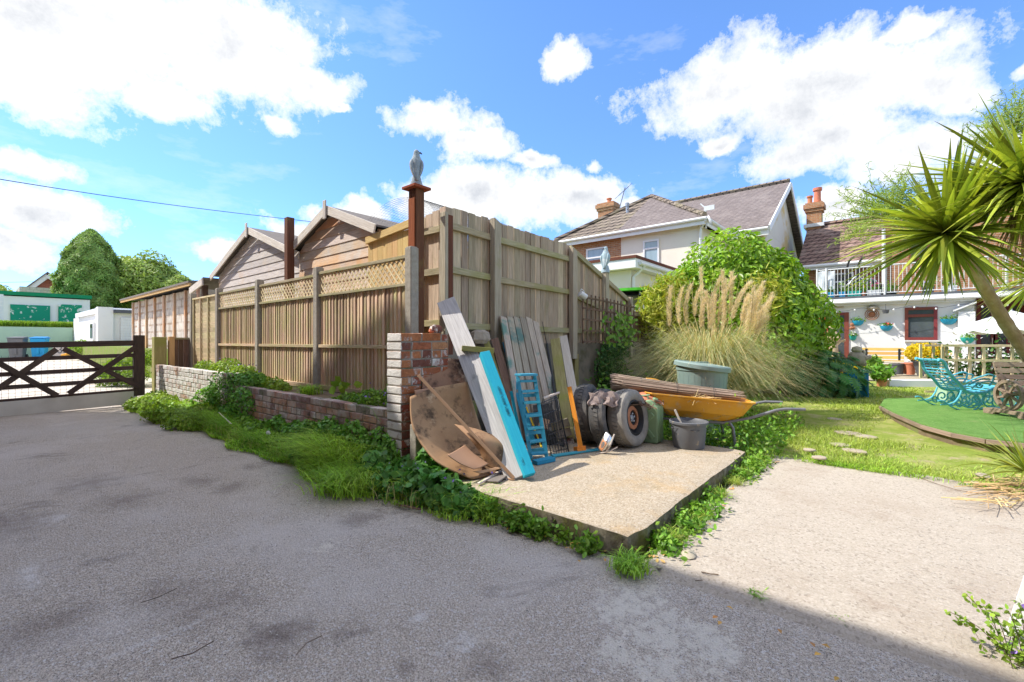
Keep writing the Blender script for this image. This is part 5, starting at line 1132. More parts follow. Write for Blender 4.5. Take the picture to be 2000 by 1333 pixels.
# ------------------------------------------------------------- artificial turf deck
pts = [GZ(px, py, .2) for px, py in ((1719, 792), (1745, 806), (1800, 829), (1860, 845), (1925, 857), (2010, 866), (2120, 868))] + [Vector((8.2, -7, .2)), Vector((9.8, -7, .2))] + [GZ(2030, 786, .2), GZ(1835, 778, .2), GZ(1728, 779, .2)]
t = thing('turf_deck', 'raised deck covered in bright artificial turf with a timber edge', 'deck', (8, -3, .05))
b = MB(); b.poly([(p.x, p.y, .175) for p in pts], (0, 0, .035)); b.build('turf', 'turf', t)
b = MB(); b.poly([(p.x + .03, p.y, .0) for p in pts], (0, 0, .173)); b.build('underframe', 'soil', t)
b = MB()
for i in range(6): b.bar((pts[i].x - .02, pts[i].y, .175), (pts[i + 1].x - .02, pts[i + 1].y, .175), .045, .03, (-1, 0, 0))
b.build('timber_edge', 'wood_bench', t)
# trellis screen with planter boxes
A = GZ(1838, 783, .2); Bq = GZ(2060, 790, .2); dv = (Bq - A); Lb = dv.length; dv.normalize()
t = thing('trellis_planter', 'pale timber trellis screen standing on green-white planter boxes', 'trellis', tuple((A + Bq) / 2))
nn = Vector((-FX, -FY, 0))
m = MB(); m.bar(A + Vector((0, 0, .16)), Bq + Vector((0, 0, .16)), .34, .3, nn); m.build('planter_box', 'render_mint', t, bevel=.01)
m = MB(); m.bar(A + Vector((0, 0, .345)) , Bq + Vector((0, 0, .345)), .03, .36, nn); m.build('planter_rim', 'wood_pale', t, bevel=.004)
zt = C(1838, 670, 8.0).z
for off, mt in ((0, 'wood_lat'), (.32, 'wood_lat')):
    o_ = nn * -off; m = MB()
    for k in range(9): p = A + dv * (Lb * k / 8 + .02 - off * .2) + o_; m.bar(p + Vector((0, 0, .36)), p + Vector((0, 0, zt - .22)), .042, .02, nn)
    for h in (.0, .24, .52, .80): m.bar(A + o_ + Vector((0, 0, zt - .24 - h)) + nn * .0215, Bq + o_ + Vector((0, 0, zt - .24 - h)) + nn * .0215, .036, .022, nn)
    m.build('trellis_screen', mt, t)
P = [tuple(A + dv * rng.uniform(0, Lb) - nn * rng.uniform(.05, .3) + Vector((0, 0, .35 + abs(rng.gauss(0, .28))))) for _ in range(900)]
plant_mesh('climber_foliage', P, .06, 'leaf_dark', t)
P = [tuple(A + dv * rng.uniform(.3, Lb) - nn * rng.uniform(.05, .3) + Vector((0, 0, .5 + abs(rng.gauss(0, .22))))) for _ in range(160)]
plant_mesh('climber_flowers', P, .05, 'flower_white', t, aspect=1.1)
# parasol
pc = C(1962, 640, 11.5); t = thing('parasol', 'white scalloped garden parasol in front of the patio doors', 'parasol', (pc.x, pc.y, .12))
top = C(1975, 606, 11.5); c0 = C(1975, 648, 11.5); vs = [tuple(top)]; fs = []; n = 48
for k in range(n): a = 2 * math.pi * k / n; r = 1.05; vs.append((top.x + r * math.cos(a), top.y + r * math.sin(a), c0.z + .10))
for k in range(n): a = 2 * math.pi * k / n; r = 1.06; vs.append((top.x + r * math.cos(a), top.y + r * math.sin(a), c0.z + .03 - .09 * abs(math.sin(a * 4))))
for k in range(n): fs.append((0, 1 + k, 1 + (k + 1) % n)); fs.append((1 + k, 1 + n + k, 1 + n + (k + 1) % n, 1 + (k + 1) % n))
m = MB(); m.add(vs, fs); m.build('canopy', 'white', t, solid=.006)
m = MB(); m.tube([(top.x, top.y, .14), (top.x, top.y, top.z + .05)], .02, 8); m.lathe([(.25, 0), (.25, .05), (.05, .09)], (top.x, top.y, .14)); m.build('pole', 'white_metal', t)
q = C(1984, 664, 10); m = MB(); m.lathe([(.42, 0), (.42, .03)], (q.x, q.y, .86)); m.tube([(q.x, q.y, .14), (q.x, q.y, .86)], .04, 8); m.lathe([(.25, 0), (.05, .05)], (q.x, q.y, .14)); tag(m.build('garden_table', 'white_metal'), 'round white garden table under the parasol', 'table')
# blue scroll rocking chair
t = thing('rocking_chair', 'turquoise scrolled iron rocking chair on the turf deck', 'rocking chair', tuple(GZ(1880, 803, .21)))
d0 = 6.55; fwd = Vector((FX, FY, 0)) * .48 + Vector((FY, -FX, 0)) * .10
def cv(pts, n=5, d=d0):
    P = [C(x, y, d) for x, y in pts]; return [catmull(P, k / (n * (len(P) - 1))) for k in range(n * (len(P) - 1) + 1)]
def ip(zx, zy): return (1780 + 26 + zx / 4.445, 560 + zy / 4.445)
def spiral(cx, cy, r, a0, turns, sg=1, sq=1.0):
    return [ip(cx + r * (1 - .75 * k / 14) * math.cos(a0 + sg * turns * 6.283 * k / 14), cy + sq * r * (1 - .75 * k / 14) * math.sin(a0 + sg * turns * 6.283 * k / 14)) for k in range(15)]
main = [ip(*p) for p in ((118, 632), (150, 640), (178, 670), (195, 720), (235, 775), (290, 830), (330, 880), (370, 912), (440, 925), (530, 915), (600, 885), (650, 872), (700, 870))]
rock = [ip(*p) for p in ((115, 990), (160, 990), (220, 1035), (300, 1070), (400, 1092), (520, 1100), (640, 1090), (740, 1060), (800, 1010), (808, 950))]
curves = [rock, [ip(*p) for p in ((140, 1022), (200, 1020), (260, 1000), (300, 950), (320, 900))], [ip(*p) for p in ((220, 1035), (300, 1020), (380, 1050), (440, 1030), (470, 960), (430, 930))],
          [ip(*p) for p in ((370, 1085), (450, 1060), (500, 1000), (530, 930), (545, 910))], [ip(*p) for p in ((360, 830), (430, 800), (520, 770), (560, 760), (600, 775), (590, 820), (560, 860))],
          [ip(*p) for p in ((590, 830), (600, 785), (630, 780), (655, 795), (640, 815))], [ip(*p) for p in ((410, 880), (470, 840), (560, 820), (640, 850), (690, 870))], [ip(*p) for p in ((350, 870), (420, 830), (500, 800), (560, 800))],
          spiral(365, 985, 55, 0, 1.4), spiral(440, 985, 50, 2, 1.3, -1), spiral(560, 985, 60, 1, 1.4), spiral(640, 1000, 55, 3, 1.4, -1), spiral(505, 1070, 35, 0, 1.2), spiral(600, 1070, 30, 1, 1.2), spiral(715, 1000, 50, 2, 1.3), spiral(300, 1010, 32, 1, 1.2), spiral(470, 850, 32, 0, 1.2), spiral(660, 930, 40, 0, 1.3),
          [ip(*p) for p in ((700, 870), (760, 900), (800, 960))], [ip(*p) for p in ((480, 910), (540, 960), (600, 940), (640, 900))]]
for sdn in (0, 1):
    m = MB()
    for c_ in curves: m.tube([p + fwd * sdn for p in cv(c_, 3)], .011, 6)
    m.build('side_scrollwork', 'turq', t, smooth=True)
ml = cv(main, 4); vs = []; fs = []
for i, p in enumerate(ml): vs += [p, p + fwd]
m = MB()
for sdn in (0, 1): m.tube([p + fwd * sdn for p in ml], .022, 8)
m.build('back_frame', 'turq', t, smooth=True)
m = MB()
for i in range(2, len(ml) - 1, 2): m.tube([ml[i], ml[i] + fwd], .009, 5)
for f in (.33, .66): m.tube([p + fwd * f for p in ml], .008, 5)
m.build('seat_straps', 'turq', t, smooth=True)
# wagon-wheel bench
t = thing('wagon_wheel_bench', 'weathered wooden bench with a spoked wagon wheel at its end', 'bench', (0, 0, 0)); wt = 'wood_bench'
L = 1.3
for x in (.0, L):
    if True:
        m = MB(); m.lathe([(.205, -.028), (.255, -.028), (.255, .028), (.205, .028), (.205, -.028)], (x, .08, .36), (1, 0, 0), 32); wr = m.build('wheel', wt, t)
        m = MB()
        for k in range(8): a = k * math.pi / 4 + .3; m.bar((x, .08, .36), (x, .08 + .21 * math.cos(a), .36 + .21 * math.sin(a)), .034, .034, (1, 0, 0))
        m.build('spokes', wt, wr); m = MB(); m.lathe([(.0001, -.05), (.05, -.05), (.06, 0), (.05, .05), (.0001, .05)], (x, .08, .36), (1, 0, 0), 14); m.build('hub', wt, wr)
    m = MB(); m.poly([(x - .05, -.34, 0), (x - .05, -.34, .09), (x - .05, -.2, .11), (x - .05, .36, .11), (x - .05, .48, .09), (x - .05, .48, 0), (x - .05, .30, 0), (x - .05, .24, .045), (x - .05, -.1, .045), (x - .05, -.16, 0)], (.1, 0, 0)); m.build('foot', wt, t, bevel=.006)
    xi = x + (.07 if x == 0 else -.07); m = MB(); m.bar((xi, -.05, .30), (xi, -.24, .90), .07, .05, (1, 0, 0)); m.bar((xi, -.1, .36), (xi, .42, .40), .05, .05, (1, 0, 0)); m.build('end_frame', wt, t, bevel=.004)
for k in range(5): m = MB(); z = .86 - k * .105; y = -.20 + k * .033; m.bar((.0, y, z), (L, y, z), .085, .022, (0, -1, -.3)); m.build('back_slat', wt, t, bevel=.003)
for k in range(4): m = MB(); m.bar((.0, .0 + k * .11, .43), (L, .0 + k * .11, .43), .095, .022, (0, 0, 1)); m.build('seat_slat', wt, t, bevel=.003)
# local x = long axis, y = facing
lx = (-(FY * .99 - FX * .12), FX * .99 + FY * .12); ang = math.atan2(lx[1], lx[0]); q = GZ(1962, 812, .21) - Vector((lx[0], lx[1], 0)) * L * .78; t.rotation_euler = (0, 0, ang); t.location = (q.x, q.y, .21); t.scale = (.78, .78, .78)
# blue cabinet with stone statue
t = thing('blue_cabinet', 'bright blue painted wooden cabinet with a weathered top, below the stone figure', 'cabinet', (0, 0, 0))
m = MB(); m.box(0, .42, 0, .40, .0, .52); m.build('body', 'blue_paint', t, bevel=.008); m = MB(); m.box(-.02, .002, .02, .195, .03, .50); dd = m.build('door', 'blue_paint', t, bevel=.004); m = MB(); m.box(-.02, .002, .205, .385, .03, .50); m.build('door', 'blue_paint', t, bevel=.004)
m = MB(); m.tube([(-.03, .23, .22), (-.05, .23, .25), (-.03, .23, .28)], .008, 5); m.build('latch', 'black', dd)
m = MB(); m.box(-.04, .46, -.04, .46, .52, .56); m.build('top', 'wood_pale', t, bevel=.006)
q = GZ(1697, 779, .09); t.location = (q.x, q.y, .07); t.rotation_euler = (0, 0, R(4))
s0 = C(1673, 713, 9.0); t = thing('stone_figure', 'weathered stone crouching bear-like figure on the blue cabinet', 'statue', tuple(s0)); f_ = 36 / FPX * 9.0 / .36
def SP(a, b, h): return s0 + Vector((FY, -FX, 0)) * a * f_ + Vector((FX, FY, 0)) * b * f_ + Vector((0, 0, h * f_))
m = MB(); loft(m, [(SP(0, 0, h), rx * f_, ry * f_, -R(50)) for h, rx, ry in ((0, .15, .12), (.06, .165, .14), (.14, .16, .14), (.22, .14, .12), (.27, .10, .09))], 18); m.build('body', 'stone', t, smooth=True, sub=1)
m = MB(); c_ = SP(-.01, -.02, .29); m.lathe([(.0001, -.08 * f_), (.07 * f_, -.05 * f_), (.095 * f_, 0), (.075 * f_, .06 * f_), (.0001, .085 * f_)], c_, (0, 0, 1), 14); c2 = SP(.10, -.04, .25); m.lathe([(.06 * f_, 0), (.045 * f_, .05 * f_), (.0001, .07 * f_)], c2 - Vector((FY, -FX, 0)) * .03, (FY, -FX, 0), 10)
m.build('head', 'stone', t, smooth=True)
m = MB(); m.tube([SP(.05, -.06, .20), SP(.13, -.09, .13), SP(.17, -.1, .16), SP(.2, -.1, .18)], [.05 * f_, .045 * f_, .04 * f_, .025 * f_], 8); m.tube([SP(.03, .0, .02), SP(.14, -.06, .03)], [.06 * f_, .05 * f_], 8); m.build('limbs', 'stone', t, smooth=True)
# burlap figure
q = C(1628, 715, 15.2); zb0 = .16; t = thing('burlap_figure', 'pale burlap hooded figure with a pointed hat beside the red door', 'garden figure', (q.x, q.y, zb0))
m = MB(); c_ = Vector((q.x, q.y, 0)); loft(m, [((q.x, q.y, z), r, r * .8, 0) for z, r in ((zb0, .24), (.5, .21), (.9, .16), (1.15, .15), (1.22, .09))], 16); m.build('robe', 'burlap', t, smooth=True)
m = MB(); cr = Vector((FY, -FX, 0)); loft(m, [(tuple(c_ + cr * o_ + Vector((0, 0, z))), r, r, 0) for z, r, o_ in ((1.18, .13, .0), (1.30, .22, .0), (1.36, .19, -.02), (1.55, .11, -.06), (1.72, .05, -.10), (1.86, .008, -.13))], 14); m.build('hood', 'burlap', t, smooth=True)
m = MB(); m.tube([c_ + cr * .1 + Vector((0, 0, 1.1)), c_ + cr * .28 + Vector((0, 0, 1.22))], [.06, .03], 7)
for k in range(9): m.tube([c_ + cr * .26 + Vector((0, 0, 1.2)), c_ + cr * (.26 + rng.uniform(.06, .16)) + Vector((0, 0, 1.2 + rng.uniform(-.1, .12)))], .008, 4)
m.build('arm', 'burlap', t, smooth=True)
# potted plants near the cabinet
for lab, px, py, r, mt, n, hh, d, lm in (('terracotta pot of trailing green and cream leaves beside the blue cabinet', 1722, 752, .11, 'terracotta', 420, .17, 10.6, 'leaf_weed'), ('low orange-flowering plant pot behind the blue cabinet', 1652, 712, .16, 'terracotta', 300, .2, 11.5, 'leaf_yellow'), ('leafy pot plant in front of the yellow bench', 1706, 722, .10, 'terracotta', 380, .26, 13.5, 'leaf_weed')):
    q = C(px, py, d); z0 = .08; t = thing('potted_plant', lab, 'potted plant', (q.x, q.y, z0)); pot('pot', None, (q.x, q.y, z0), r, .3, mt, parent=t)
    P, N = shell((q.x, q.y, z0 + .3 + hh * .55), (r * 2.0, r * 2.0, hh), n, .6, seed=int(px)); V, F, r_ = leaves(P, .11, 1.8, N, 1); npobj('foliage', V, F, lm, t, r_)
# white leaning pole at bottom right
A = GZ(1974, 1243, .01); t = MB(); t.bar(A, C(2012, 1130, 1.80), .035, .03); tag(t.build('white_post', 'white', bevel=.002), 'white painted timber leaning at the bottom right corner of the concrete', 'post')

# ------------------------------------------------------------- clutter leaning on the slab
ZS = .132
def plank(name, label, p0, p1, wd, th, mat, cat='plank', n=None, group=None, bev=.003, build=True):
    m = MB(); m.bar(p0, p1, wd, th, n); o = m.build(name, mat, bevel=bev); tag(o, label, cat, group); return o
def S(px, py): return GZ(px, py, ZS)
# hardboard sheets
def board(label, rows, mat, th=.006, name='hardboard_sheet', nu=20):
    m = MB(); patch(m, rows, nu, nu); o = m.build(name, mat, smooth=True, solid=th); return tag(o, label, 'board', 'brown hardboard sheets by the pier')
board('big curled hardboard sheet with dark stains, lowest and nearest the pier', [
    [C(801, 775, 3.76), C(850, 757, 3.95), C(912, 746, 4.12)],
    [C(806, 835, 3.62), C(860, 822, 3.88), C(930, 810, 4.10)],
    [C(838, 887, 3.50), C(885, 872, 3.78), C(948, 860, 3.95)],
    [C(868, 912, 3.46), C(912, 902, 3.66), C(970, 895, 3.72)],
    [C(922, 936, 3.49), C(950, 930, 3.56), C(990, 921, 3.66)]], 'hardboard', .012)
board('flat upper hardboard sheet leaning against the pier face', [[C(827, 701, 4.02), C(864, 699, 4.2), C(902, 702, 4.35)], [C(824, 775, 3.93), C(868, 775, 4.08), C(915, 780, 4.2)], [C(826, 850, 3.82), C(876, 850, 3.95), C(930, 850, 4.08)]], 'hardboard')
board('pale-edged hardboard sheet standing just behind the big curled one', [[C(809, 762, 3.84), C(860, 755, 4.0), C(913, 747, 4.13)], [C(814, 800, 3.8), C(866, 793, 3.96), C(918, 790, 4.1)], [C(825, 850, 3.75), C(876, 850, 3.9), C(928, 842, 4.02)]], 'hardboard_clean')
board('dark bowed hardboard piece bulging over the big sheet', [[C(888, 829, 3.72), C(930, 838, 3.72), C(972, 853, 3.76)], [C(915, 855, 3.62), C(945, 858, 3.60), C(982, 870, 3.68)], [C(935, 880, 3.60), C(955, 890, 3.58), C(984, 895, 3.62)], [C(950, 910, 3.58), C(966, 915, 3.56), C(988, 909, 3.60)]], 'hardboard')
board('clean square hardboard offcut lying low on the curled sheet', [[C(874, 889, 3.44), C(892, 879, 3.55), C(908, 869, 3.66)], [C(898, 905, 3.44), C(914, 896, 3.52), C(928, 888, 3.6)], [C(926, 917, 3.46), C(941, 912, 3.5), C(954, 906, 3.56)]], 'hardboard_clean')
board('small lower hardboard strip beside the square offcut', [[C(924, 921, 3.47), C(955, 916, 3.53), C(980, 909, 3.6)], [C(938, 925, 3.48), C(960, 920, 3.53), C(988, 913, 3.58)]], 'hardboard_clean', nu=6)
board('small hardboard triangle lying on the slab beside the plank foot', [[S(972, 928) + Vector((0, 0, .02)), S(992, 922) + Vector((0, 0, .03))], [S(995, 938) + Vector((0, 0, .006)), S(1006, 939) + Vector((0, 0, .006))]], 'hardboard_clean', nu=4)
A = S(1004, 938); A.z += .015; plank('timber_batten', 'long thin reddish batten slanting across the hardboard sheets', A, C(817, 733, 3.68), .026, .014, 'hardboard_clean', 'batten')
# long grey plank and blue beam
A = S(1012, 936); pl1 = A + Vector((0, 0, .01)); pb = C(871, 587, 4.72)
o = plank('grey_plank', 'long weathered grey plank with black scorch marks leaning highest on the fence', pl1, pb, .19, .032, 'wood_plank')
d_ = (pb - pl1).normalized(); 
A2 = C(1034, 932, 3.50); m = MB(); B2 = C(946, 690, 4.06)
m.bar(A2 + Vector((0, 0, .012)), B2, .09, .07, Vector((-FX * .9 + FY * .25, -FY * .9 - FX * .25, .35)))
t = thing('blue_beam', 'bright turquoise painted beam with black scrawled writing beside the grey plank', 'beam', tuple(A2)); m.build('beam', 'wood_blue', t, bevel=.004)
# scrawl: illegible handwritten line, raised strokes on the front face
nf = Vector((-FX * .9 + FY * .25, -FY * .9 - FX * .25, .35)); D, W, Nn = orth(B2 - A2, nf); Lb = (B2 - A2).length; m = MB(); r2 = random.Random(9)
c0 = A2 + Vector((0, 0, .012)) + Nn * .0362
for wdk in range(3):
    x = Lb * (.44 + wdk * .085); base = .014 - wdk * .004
    for s_ in range(7):
        pts = []
        for k in range(9):
            a = k / 8 * 6.283 * r2.uniform(.8, 1.3); pts.append(c0 + D * (x - .035 * 0 + s_ * .0115 + .004 * math.cos(a)) + W * (base * 0 + .010 * math.sin(a + s_) + r2.uniform(-.004, .004)))
        m.tube(pts, .0011, 3, cap=False)
for px_ in (.08, .10, .115): m.tube([c0 + D * px_ + W * .03, c0 + D * (px_ + .012) + W * .012, c0 + D * (px_ + .03) + W * .02], .001, 3, cap=False)
m.build('handwriting', 'black', t)
plank('timber_offcut', 'short mossy timber offcut balanced across the top of the blue beam', C(902, 680, 4.26), C(964, 685, 4.30), .05, .09, 'wood_moss', 'offcut')
# boards behind the beam
bk = 3.62
def lean(px0, py0, px1, py1, y1=3.66, z0=ZS, wd=.1, th=.03, mat='wood_grey', name='plank', label='', n=None):
    A = GZ(px0, py0, z0 + .01); B = GY(px1, py1, y1); return plank(name, label, A, B, wd, th, mat, n=n)
lean(1010, 858, 950, 668, wd=.07, mat='wood_moss', name='rough_plank', label='mossy pale board end showing just right of the timber offcut')
lean(1022, 862, 966, 662, wd=.09, mat='wood_dark', name='rough_plank', label='dark brown board between the blue beam and the deep blue board')
lean(1040, 868, 987, 668, y1=3.64, wd=.08, th=.03, mat='wood_blue2', name='blue_board', label='deep blue painted board behind, between the beam and the tongue and groove stack')
plank('blue_edge_board', 'narrow light blue edged board standing just left of the ladder', S(1022, 880), C(998, 764, 4.5), .03, .05, 'wood_blue')
lean(1030, 862, 1000, 700, y1=3.5, wd=.06, mat='wood_dark', name='rough_plank', label='short dark timber wedged behind the blue edged board')
# tongue and groove panel
t = thing('matchboard_panel', 'tall panel of six old tongue and groove boards with flaking blue-green paint', 'board panel', (4.1, 2.9, ZS))
bl, br_, tl, tr_ = Vector((3.72, 3.0, ZS + .01)), Vector((4.30, 2.80, ZS + .01)), GY(976, 619, 3.67), GY(1049, 622, 3.67)
for k in range(6):
    f0, f1 = (k + .5) / 6, 0; a = bl.lerp(br_, f0); b_ = tl.lerp(tr_, f0); 
    if k == 5: b_ = b_ - (b_ - a) * .035
    m = MB(); nrm = (tr_ - tl).cross(b_ - a); 
    if nrm.dot(Vector((-1, -1, 0))) < 0: nrm = -nrm
    m.bar(a, b_, (br_ - bl).length / 6 * .95, .02, nrm, taper=1.12); m.build('board', 'wood_tg', t, bevel=.003)
# black pole, thick pale post, mossy plank
m = MB(); m.tube([S(1100, 872), GY(1068, 672, 3.6)], [.016, .016], 8); m.tube([GY(1068, 672, 3.6), GY(1059, 628, 3.68)], [.006, .004], 6); tag(m.build('black_pole', 'black', smooth=True), 'thin black metal pole leaning between the board panel and the mossy plank', 'pole')
lean(1112, 862, 1084, 664, y1=3.62, wd=.13, th=.05, mat='wood_moss', name='mossy_plank', label='wide mossy green-brown plank right of the black pole')
lean(1136, 862, 1101, 660, y1=3.58, wd=.105, th=.08, mat='wood_pale', name='pale_post', label='thick pale knotty post leaning right of the mossy plank')
# blue step ladder
t = thing('step_ladder', 'small folded blue painted wooden step ladder with paint splashes', 'ladder', tuple(S(1052, 899)))
fb = [S(1037, 899), S(1068, 896)]; ft = [C(1011, 736, 4.35), C(1044, 735, 4.5)]
m = MB()
for a, b_ in zip(fb, ft): m.bar(a + Vector((0, 0, .01)), b_, .035, .03)
m.build('front_rails', 'ladder_blue', t, bevel=.003)
for k, f in enumerate((.06, .20, .35, .50, .66, .80, .93)):
    m = MB(); a = fb[0].lerp(ft[0], f); b_ = fb[1].lerp(ft[1], f); m.bar(a + Vector((0, 0, .01)), b_ + Vector((0, 0, .01)), .06, .022, (0, 0, 1)); m.build('step', 'ladder_blue', t, bevel=.003)
off = Vector((FX, FY, 0)) * .20
rb = [fb[0] + off + Vector((0, 0, .0)), fb[1] + off]; m = MB()
for a, b_ in zip(rb, ft): m.bar(a + Vector((0, 0, .01)), b_ + off * .12, .03, .025)
for f in (.05, .27, .5, .75): a = rb[0].lerp(ft[0] + off * .12, f); b_ = rb[1].lerp(ft[1] + off * .12, f); m.bar(a, b_, .035, .018)
m.build('rear_frame', 'ladder_blue', t, bevel=.003)
m = MB(); m.bar(ft[0] + Vector((0, 0, .02)) - off * .1, ft[1] + Vector((0, 0, .02)) - off * .1, .09, .02, (0, 0, 1)); m.build('top_plate', 'ladder_blue', t, bevel=.003)
# wire basket with bricks behind it
t = thing('wire_basket', 'tall black wire basket with a pale wooden handle, leaning beside the ladder', 'basket', tuple(S(1090, 890)))
b0, b1 = S(1078, 892), S(1112, 884); t0, t1 = C(1058, 792, 4.55), C(1090, 778, 4.75); dd = Vector((FX, FY, 0)) * .16
m = MB()
def quadgrid(p00, p10, p01, p11, nu, nv, r=.0028):
    for i in range(nu + 1): m.tube([p00.lerp(p10, i / nu), p01.lerp(p11, i / nu)], r, 4, cap=False)
    for j in range(nv + 1): m.tube([p00.lerp(p01, j / nv), p10.lerp(p11, j / nv)], r if j not in (0, nv) else .005, 4, cap=False)
quadgrid(b0, b1, t0, t1, 7, 5); quadgrid(b0 + dd, b1 + dd, t0 + dd, t1 + dd, 6, 4); quadgrid(b0, b0 + dd, t0, t0 + dd, 4, 5); quadgrid(b1, b1 + dd, t1, t1 + dd, 4, 5)
m.build('wire_frame', 'wire', t); m = MB(); m.tube([C(1061, 778, 4.5), C(1092, 767, 4.65)], .013, 10); m.build('handle', 'wood_pale', t, smooth=True)
m = MB(); m.tube([t0, C(1061, 778, 4.5)], .004, 4); m.tube([t1, C(1092, 767, 4.65)], .004, 4); m.build('handle_wires', 'wire', t)
for i, (px, py, lab) in enumerate([(1104, 862, 'lowest'), (1098, 843, 'second'), (1094, 825, 'topmost')]):
    a = C(px - 13, py + 8, 4.72); b_ = C(px + 13, py, 4.80); m = MB(); m.bar(a, b_, .085, .1, None); tag(m.build('brick', 'brick_pillar' if i == 0 else 'stone', bevel=.006), lab + ' of the three old bricks stacked behind the wire basket', 'brick', 'bricks behind the wire basket')
# odds and ends seen through the ladder
plank('yellow_stick', 'curved bright yellow strip seen through the ladder rungs', S(1060, 880) + Vector((0, 0, .0)), C(1028, 795, 4.9), .016, .01, 'leaf_yellow', 'stick')
plank('box_lid', 'small tan cardboard square between ladder and wire basket', C(1060, 836, 4.6), C(1065, 818, 4.7), .10, .01, 'hardboard_clean', 'card')
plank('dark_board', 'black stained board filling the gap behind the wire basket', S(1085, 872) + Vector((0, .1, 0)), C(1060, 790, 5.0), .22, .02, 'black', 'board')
plank('orange_stake', 'bright orange painted stake standing in front of the first tyre', S(1136, 884), C(1112, 756, 4.62), .045, .035, 'wood_orange', 'stake')
plank('orange_block', 'orange stained brick-sized block at the foot of the orange stake', S(1124, 884) + Vector((0, 0, .02)), S(1141, 882) + Vector((0, 0, .02)), .07, .07, 'wood_orange', 'block')
# blue flat strips on the slab edge
m = MB(); A = S(1078, 893); Bq = S(1180, 878); m.bar(A + Vector((0, 0, .012)), Bq + Vector((0, 0, .012)), .05, .016, (0, 0, 1)); tag(m.build('blue_strip', 'ladder_blue', bevel=.002), 'peeling pale blue strip lying flat along the foot of the clutter', 'strip')
m = MB(); m.bar(S(1044, 908) + Vector((0, 0, .02)), S(1080, 900) + Vector((0, 0, .02)), .07, .035, (0, 0, 1)); tag(m.build('blue_foot_board', 'wood_blue2', bevel=.002), 'dark blue board end lying in front of the ladder feet', 'board')
m = MB(); m.bar(S(934, 948) + Vector((0, 0, .012)), S(980, 926) + Vector((0, 0, .03)), .022, .012, (0, 0, 1)); tag(m.build('pale_stick', 'wood_pale'), 'pale split stick on the slab at the foot of the curled sheet', 'stick')
m = MB(); a = S(962, 944) + Vector((0, 0, .012)); m.bar(a, S(985, 930) + Vector((0, 0, .02)), .10, .012, (.1, .1, 1)); tag(m.build('slate_fragment', 'felt', bevel=.003), 'dark broken slate lying beside the pale stick', 'slate')

# ------------------------------------------------------------- tyres
def tyre(name, label, loc, nrm, tilt, Ro=.29, wd=.19, rim=False, mat='rubber', cat='tyre', deep=.35):
    n = Vector(nrm).normalized(); n = (n + Vector((0, 0, tilt))).normalized(); c = Vector(loc); t = thing(name, label, cat, (c.x, c.y, ZS), None if rim else 'bare tyres leaning on the fence')
    Ri = Ro * .62; h = wd / 2; m = MB()
    prof = [(Ri, -h * .72), (Ri + .01, -h * .86), (Ro * .80, -h * 1.02), (Ro * .93, -h * .93), (Ro * .985, -h * .78), (Ro, -h * .45), (Ro, h * .45), (Ro * .985, h * .78), (Ro * .93, h * .93), (Ro * .80, h * 1.02), (Ri + .01, h * .86), (Ri, h * .72), (Ri + .015, h * .6), (Ro * .88, h * .7), (Ro * .93, 0), (Ro * .88, -h * .7), (Ri + .015, -h * .6), (Ri, -h * .72)]
    m.lathe(prof, c, n, 56); o = m.build('tyre', mat, t, smooth=True)
    # tread grooves as raised blocks round the crown
    x = n.orthogonal().normalized(); y = n.cross(x); g = MB(); N = 44
    for k in range(N):
        a = 2 * math.pi * k / N
        for (o0, o1, ph) in ((-h * .80, -h * .30, 0), (-h * .26, h * .26, .5), (h * .30, h * .80, 0)):
            a0 = a + (ph) * 2 * math.pi / N; a1 = a0 + 2 * math.pi / N * .82; sk_ = .05 * (1 if ph else -1); vs = []
            for rr in (Ro - .012 - .010 * (0 if ph else 1), Ro + .007 - .006 * (0 if ph else 1)):
                for (aa, oo) in ((a0, o0), (a1, o0), (a1 + sk_, o1), (a0 + sk_, o1)):
                    r_e = rr - (.012 if abs(oo) > h * .7 else 0); vs.append(c + (x * math.cos(aa) + y * math.sin(aa)) * r_e + n * oo)
            g.add(vs, [(0, 3, 2, 1), (4, 5, 6, 7), (0, 1, 5, 4), (1, 2, 6, 5), (2, 3, 7, 6), (3, 0, 4, 7)])
    g.build('tread', mat, t)
    if rim:
        m = MB(); m.lathe([(Ri + .004, h * .80), (Ri - .012, h * .84), (Ri - .02, h * .70), (Ri - .035, h * .25), (Ri * .62, h * .12), (Ri * .60, h * .35), (Ri * .36, h * .42), (Ri * .30, h * .30), (Ri * .12, h * .30), (.0001, h * .30)], c, n, 40, cap=False); r_ = m.build('rim', 'black', t, smooth=True)
        m = MB(); m.lathe([(Ri * .66, h * .40), (Ri * .66, h * .52), (Ri * .44, h * .60), (Ri * .44, h * .44), (Ri * .66, h * .40)], c, n, 36); m.build('rusty_ring', 'rust', r_, smooth=True)
        m = MB()
        for k in range(5): a = k * 2 * math.pi / 5; m.lathe([(.012, 0), (.012, .02), (.006, .024)], c + (x * math.cos(a) + y * math.sin(a)) * Ri * .22 + n * h * .30, n, 6)
        m.lathe([(.03, 0), (.03, .012), (.02, .02), (.0001, .02)], c + n * h * .3, n, 12); m.build('wheel_nuts', 'steel', r_)
    return t
T3 = (4.33, 2.07, ZS + .285); tyre('spare_wheel', 'worn car wheel with black steel rim and rusty ring, nearest of the tyres', T3, (-.04, -1, 0), .13, .285, .195, True, 'rubber_worn', 'wheel')
tyre('old_tyre', 'bare black tyre in the middle, between the rimmed wheel and the leftmost tyre', (4.18, 2.26, ZS + .29), (.20, -1, 0), .12, .285, .165)
tyre('old_tyre', 'leftmost bare black tyre, right beside the orange stake', (4.21, 2.47, ZS + .31), (.27, -1, 0), .12, .30, .17)
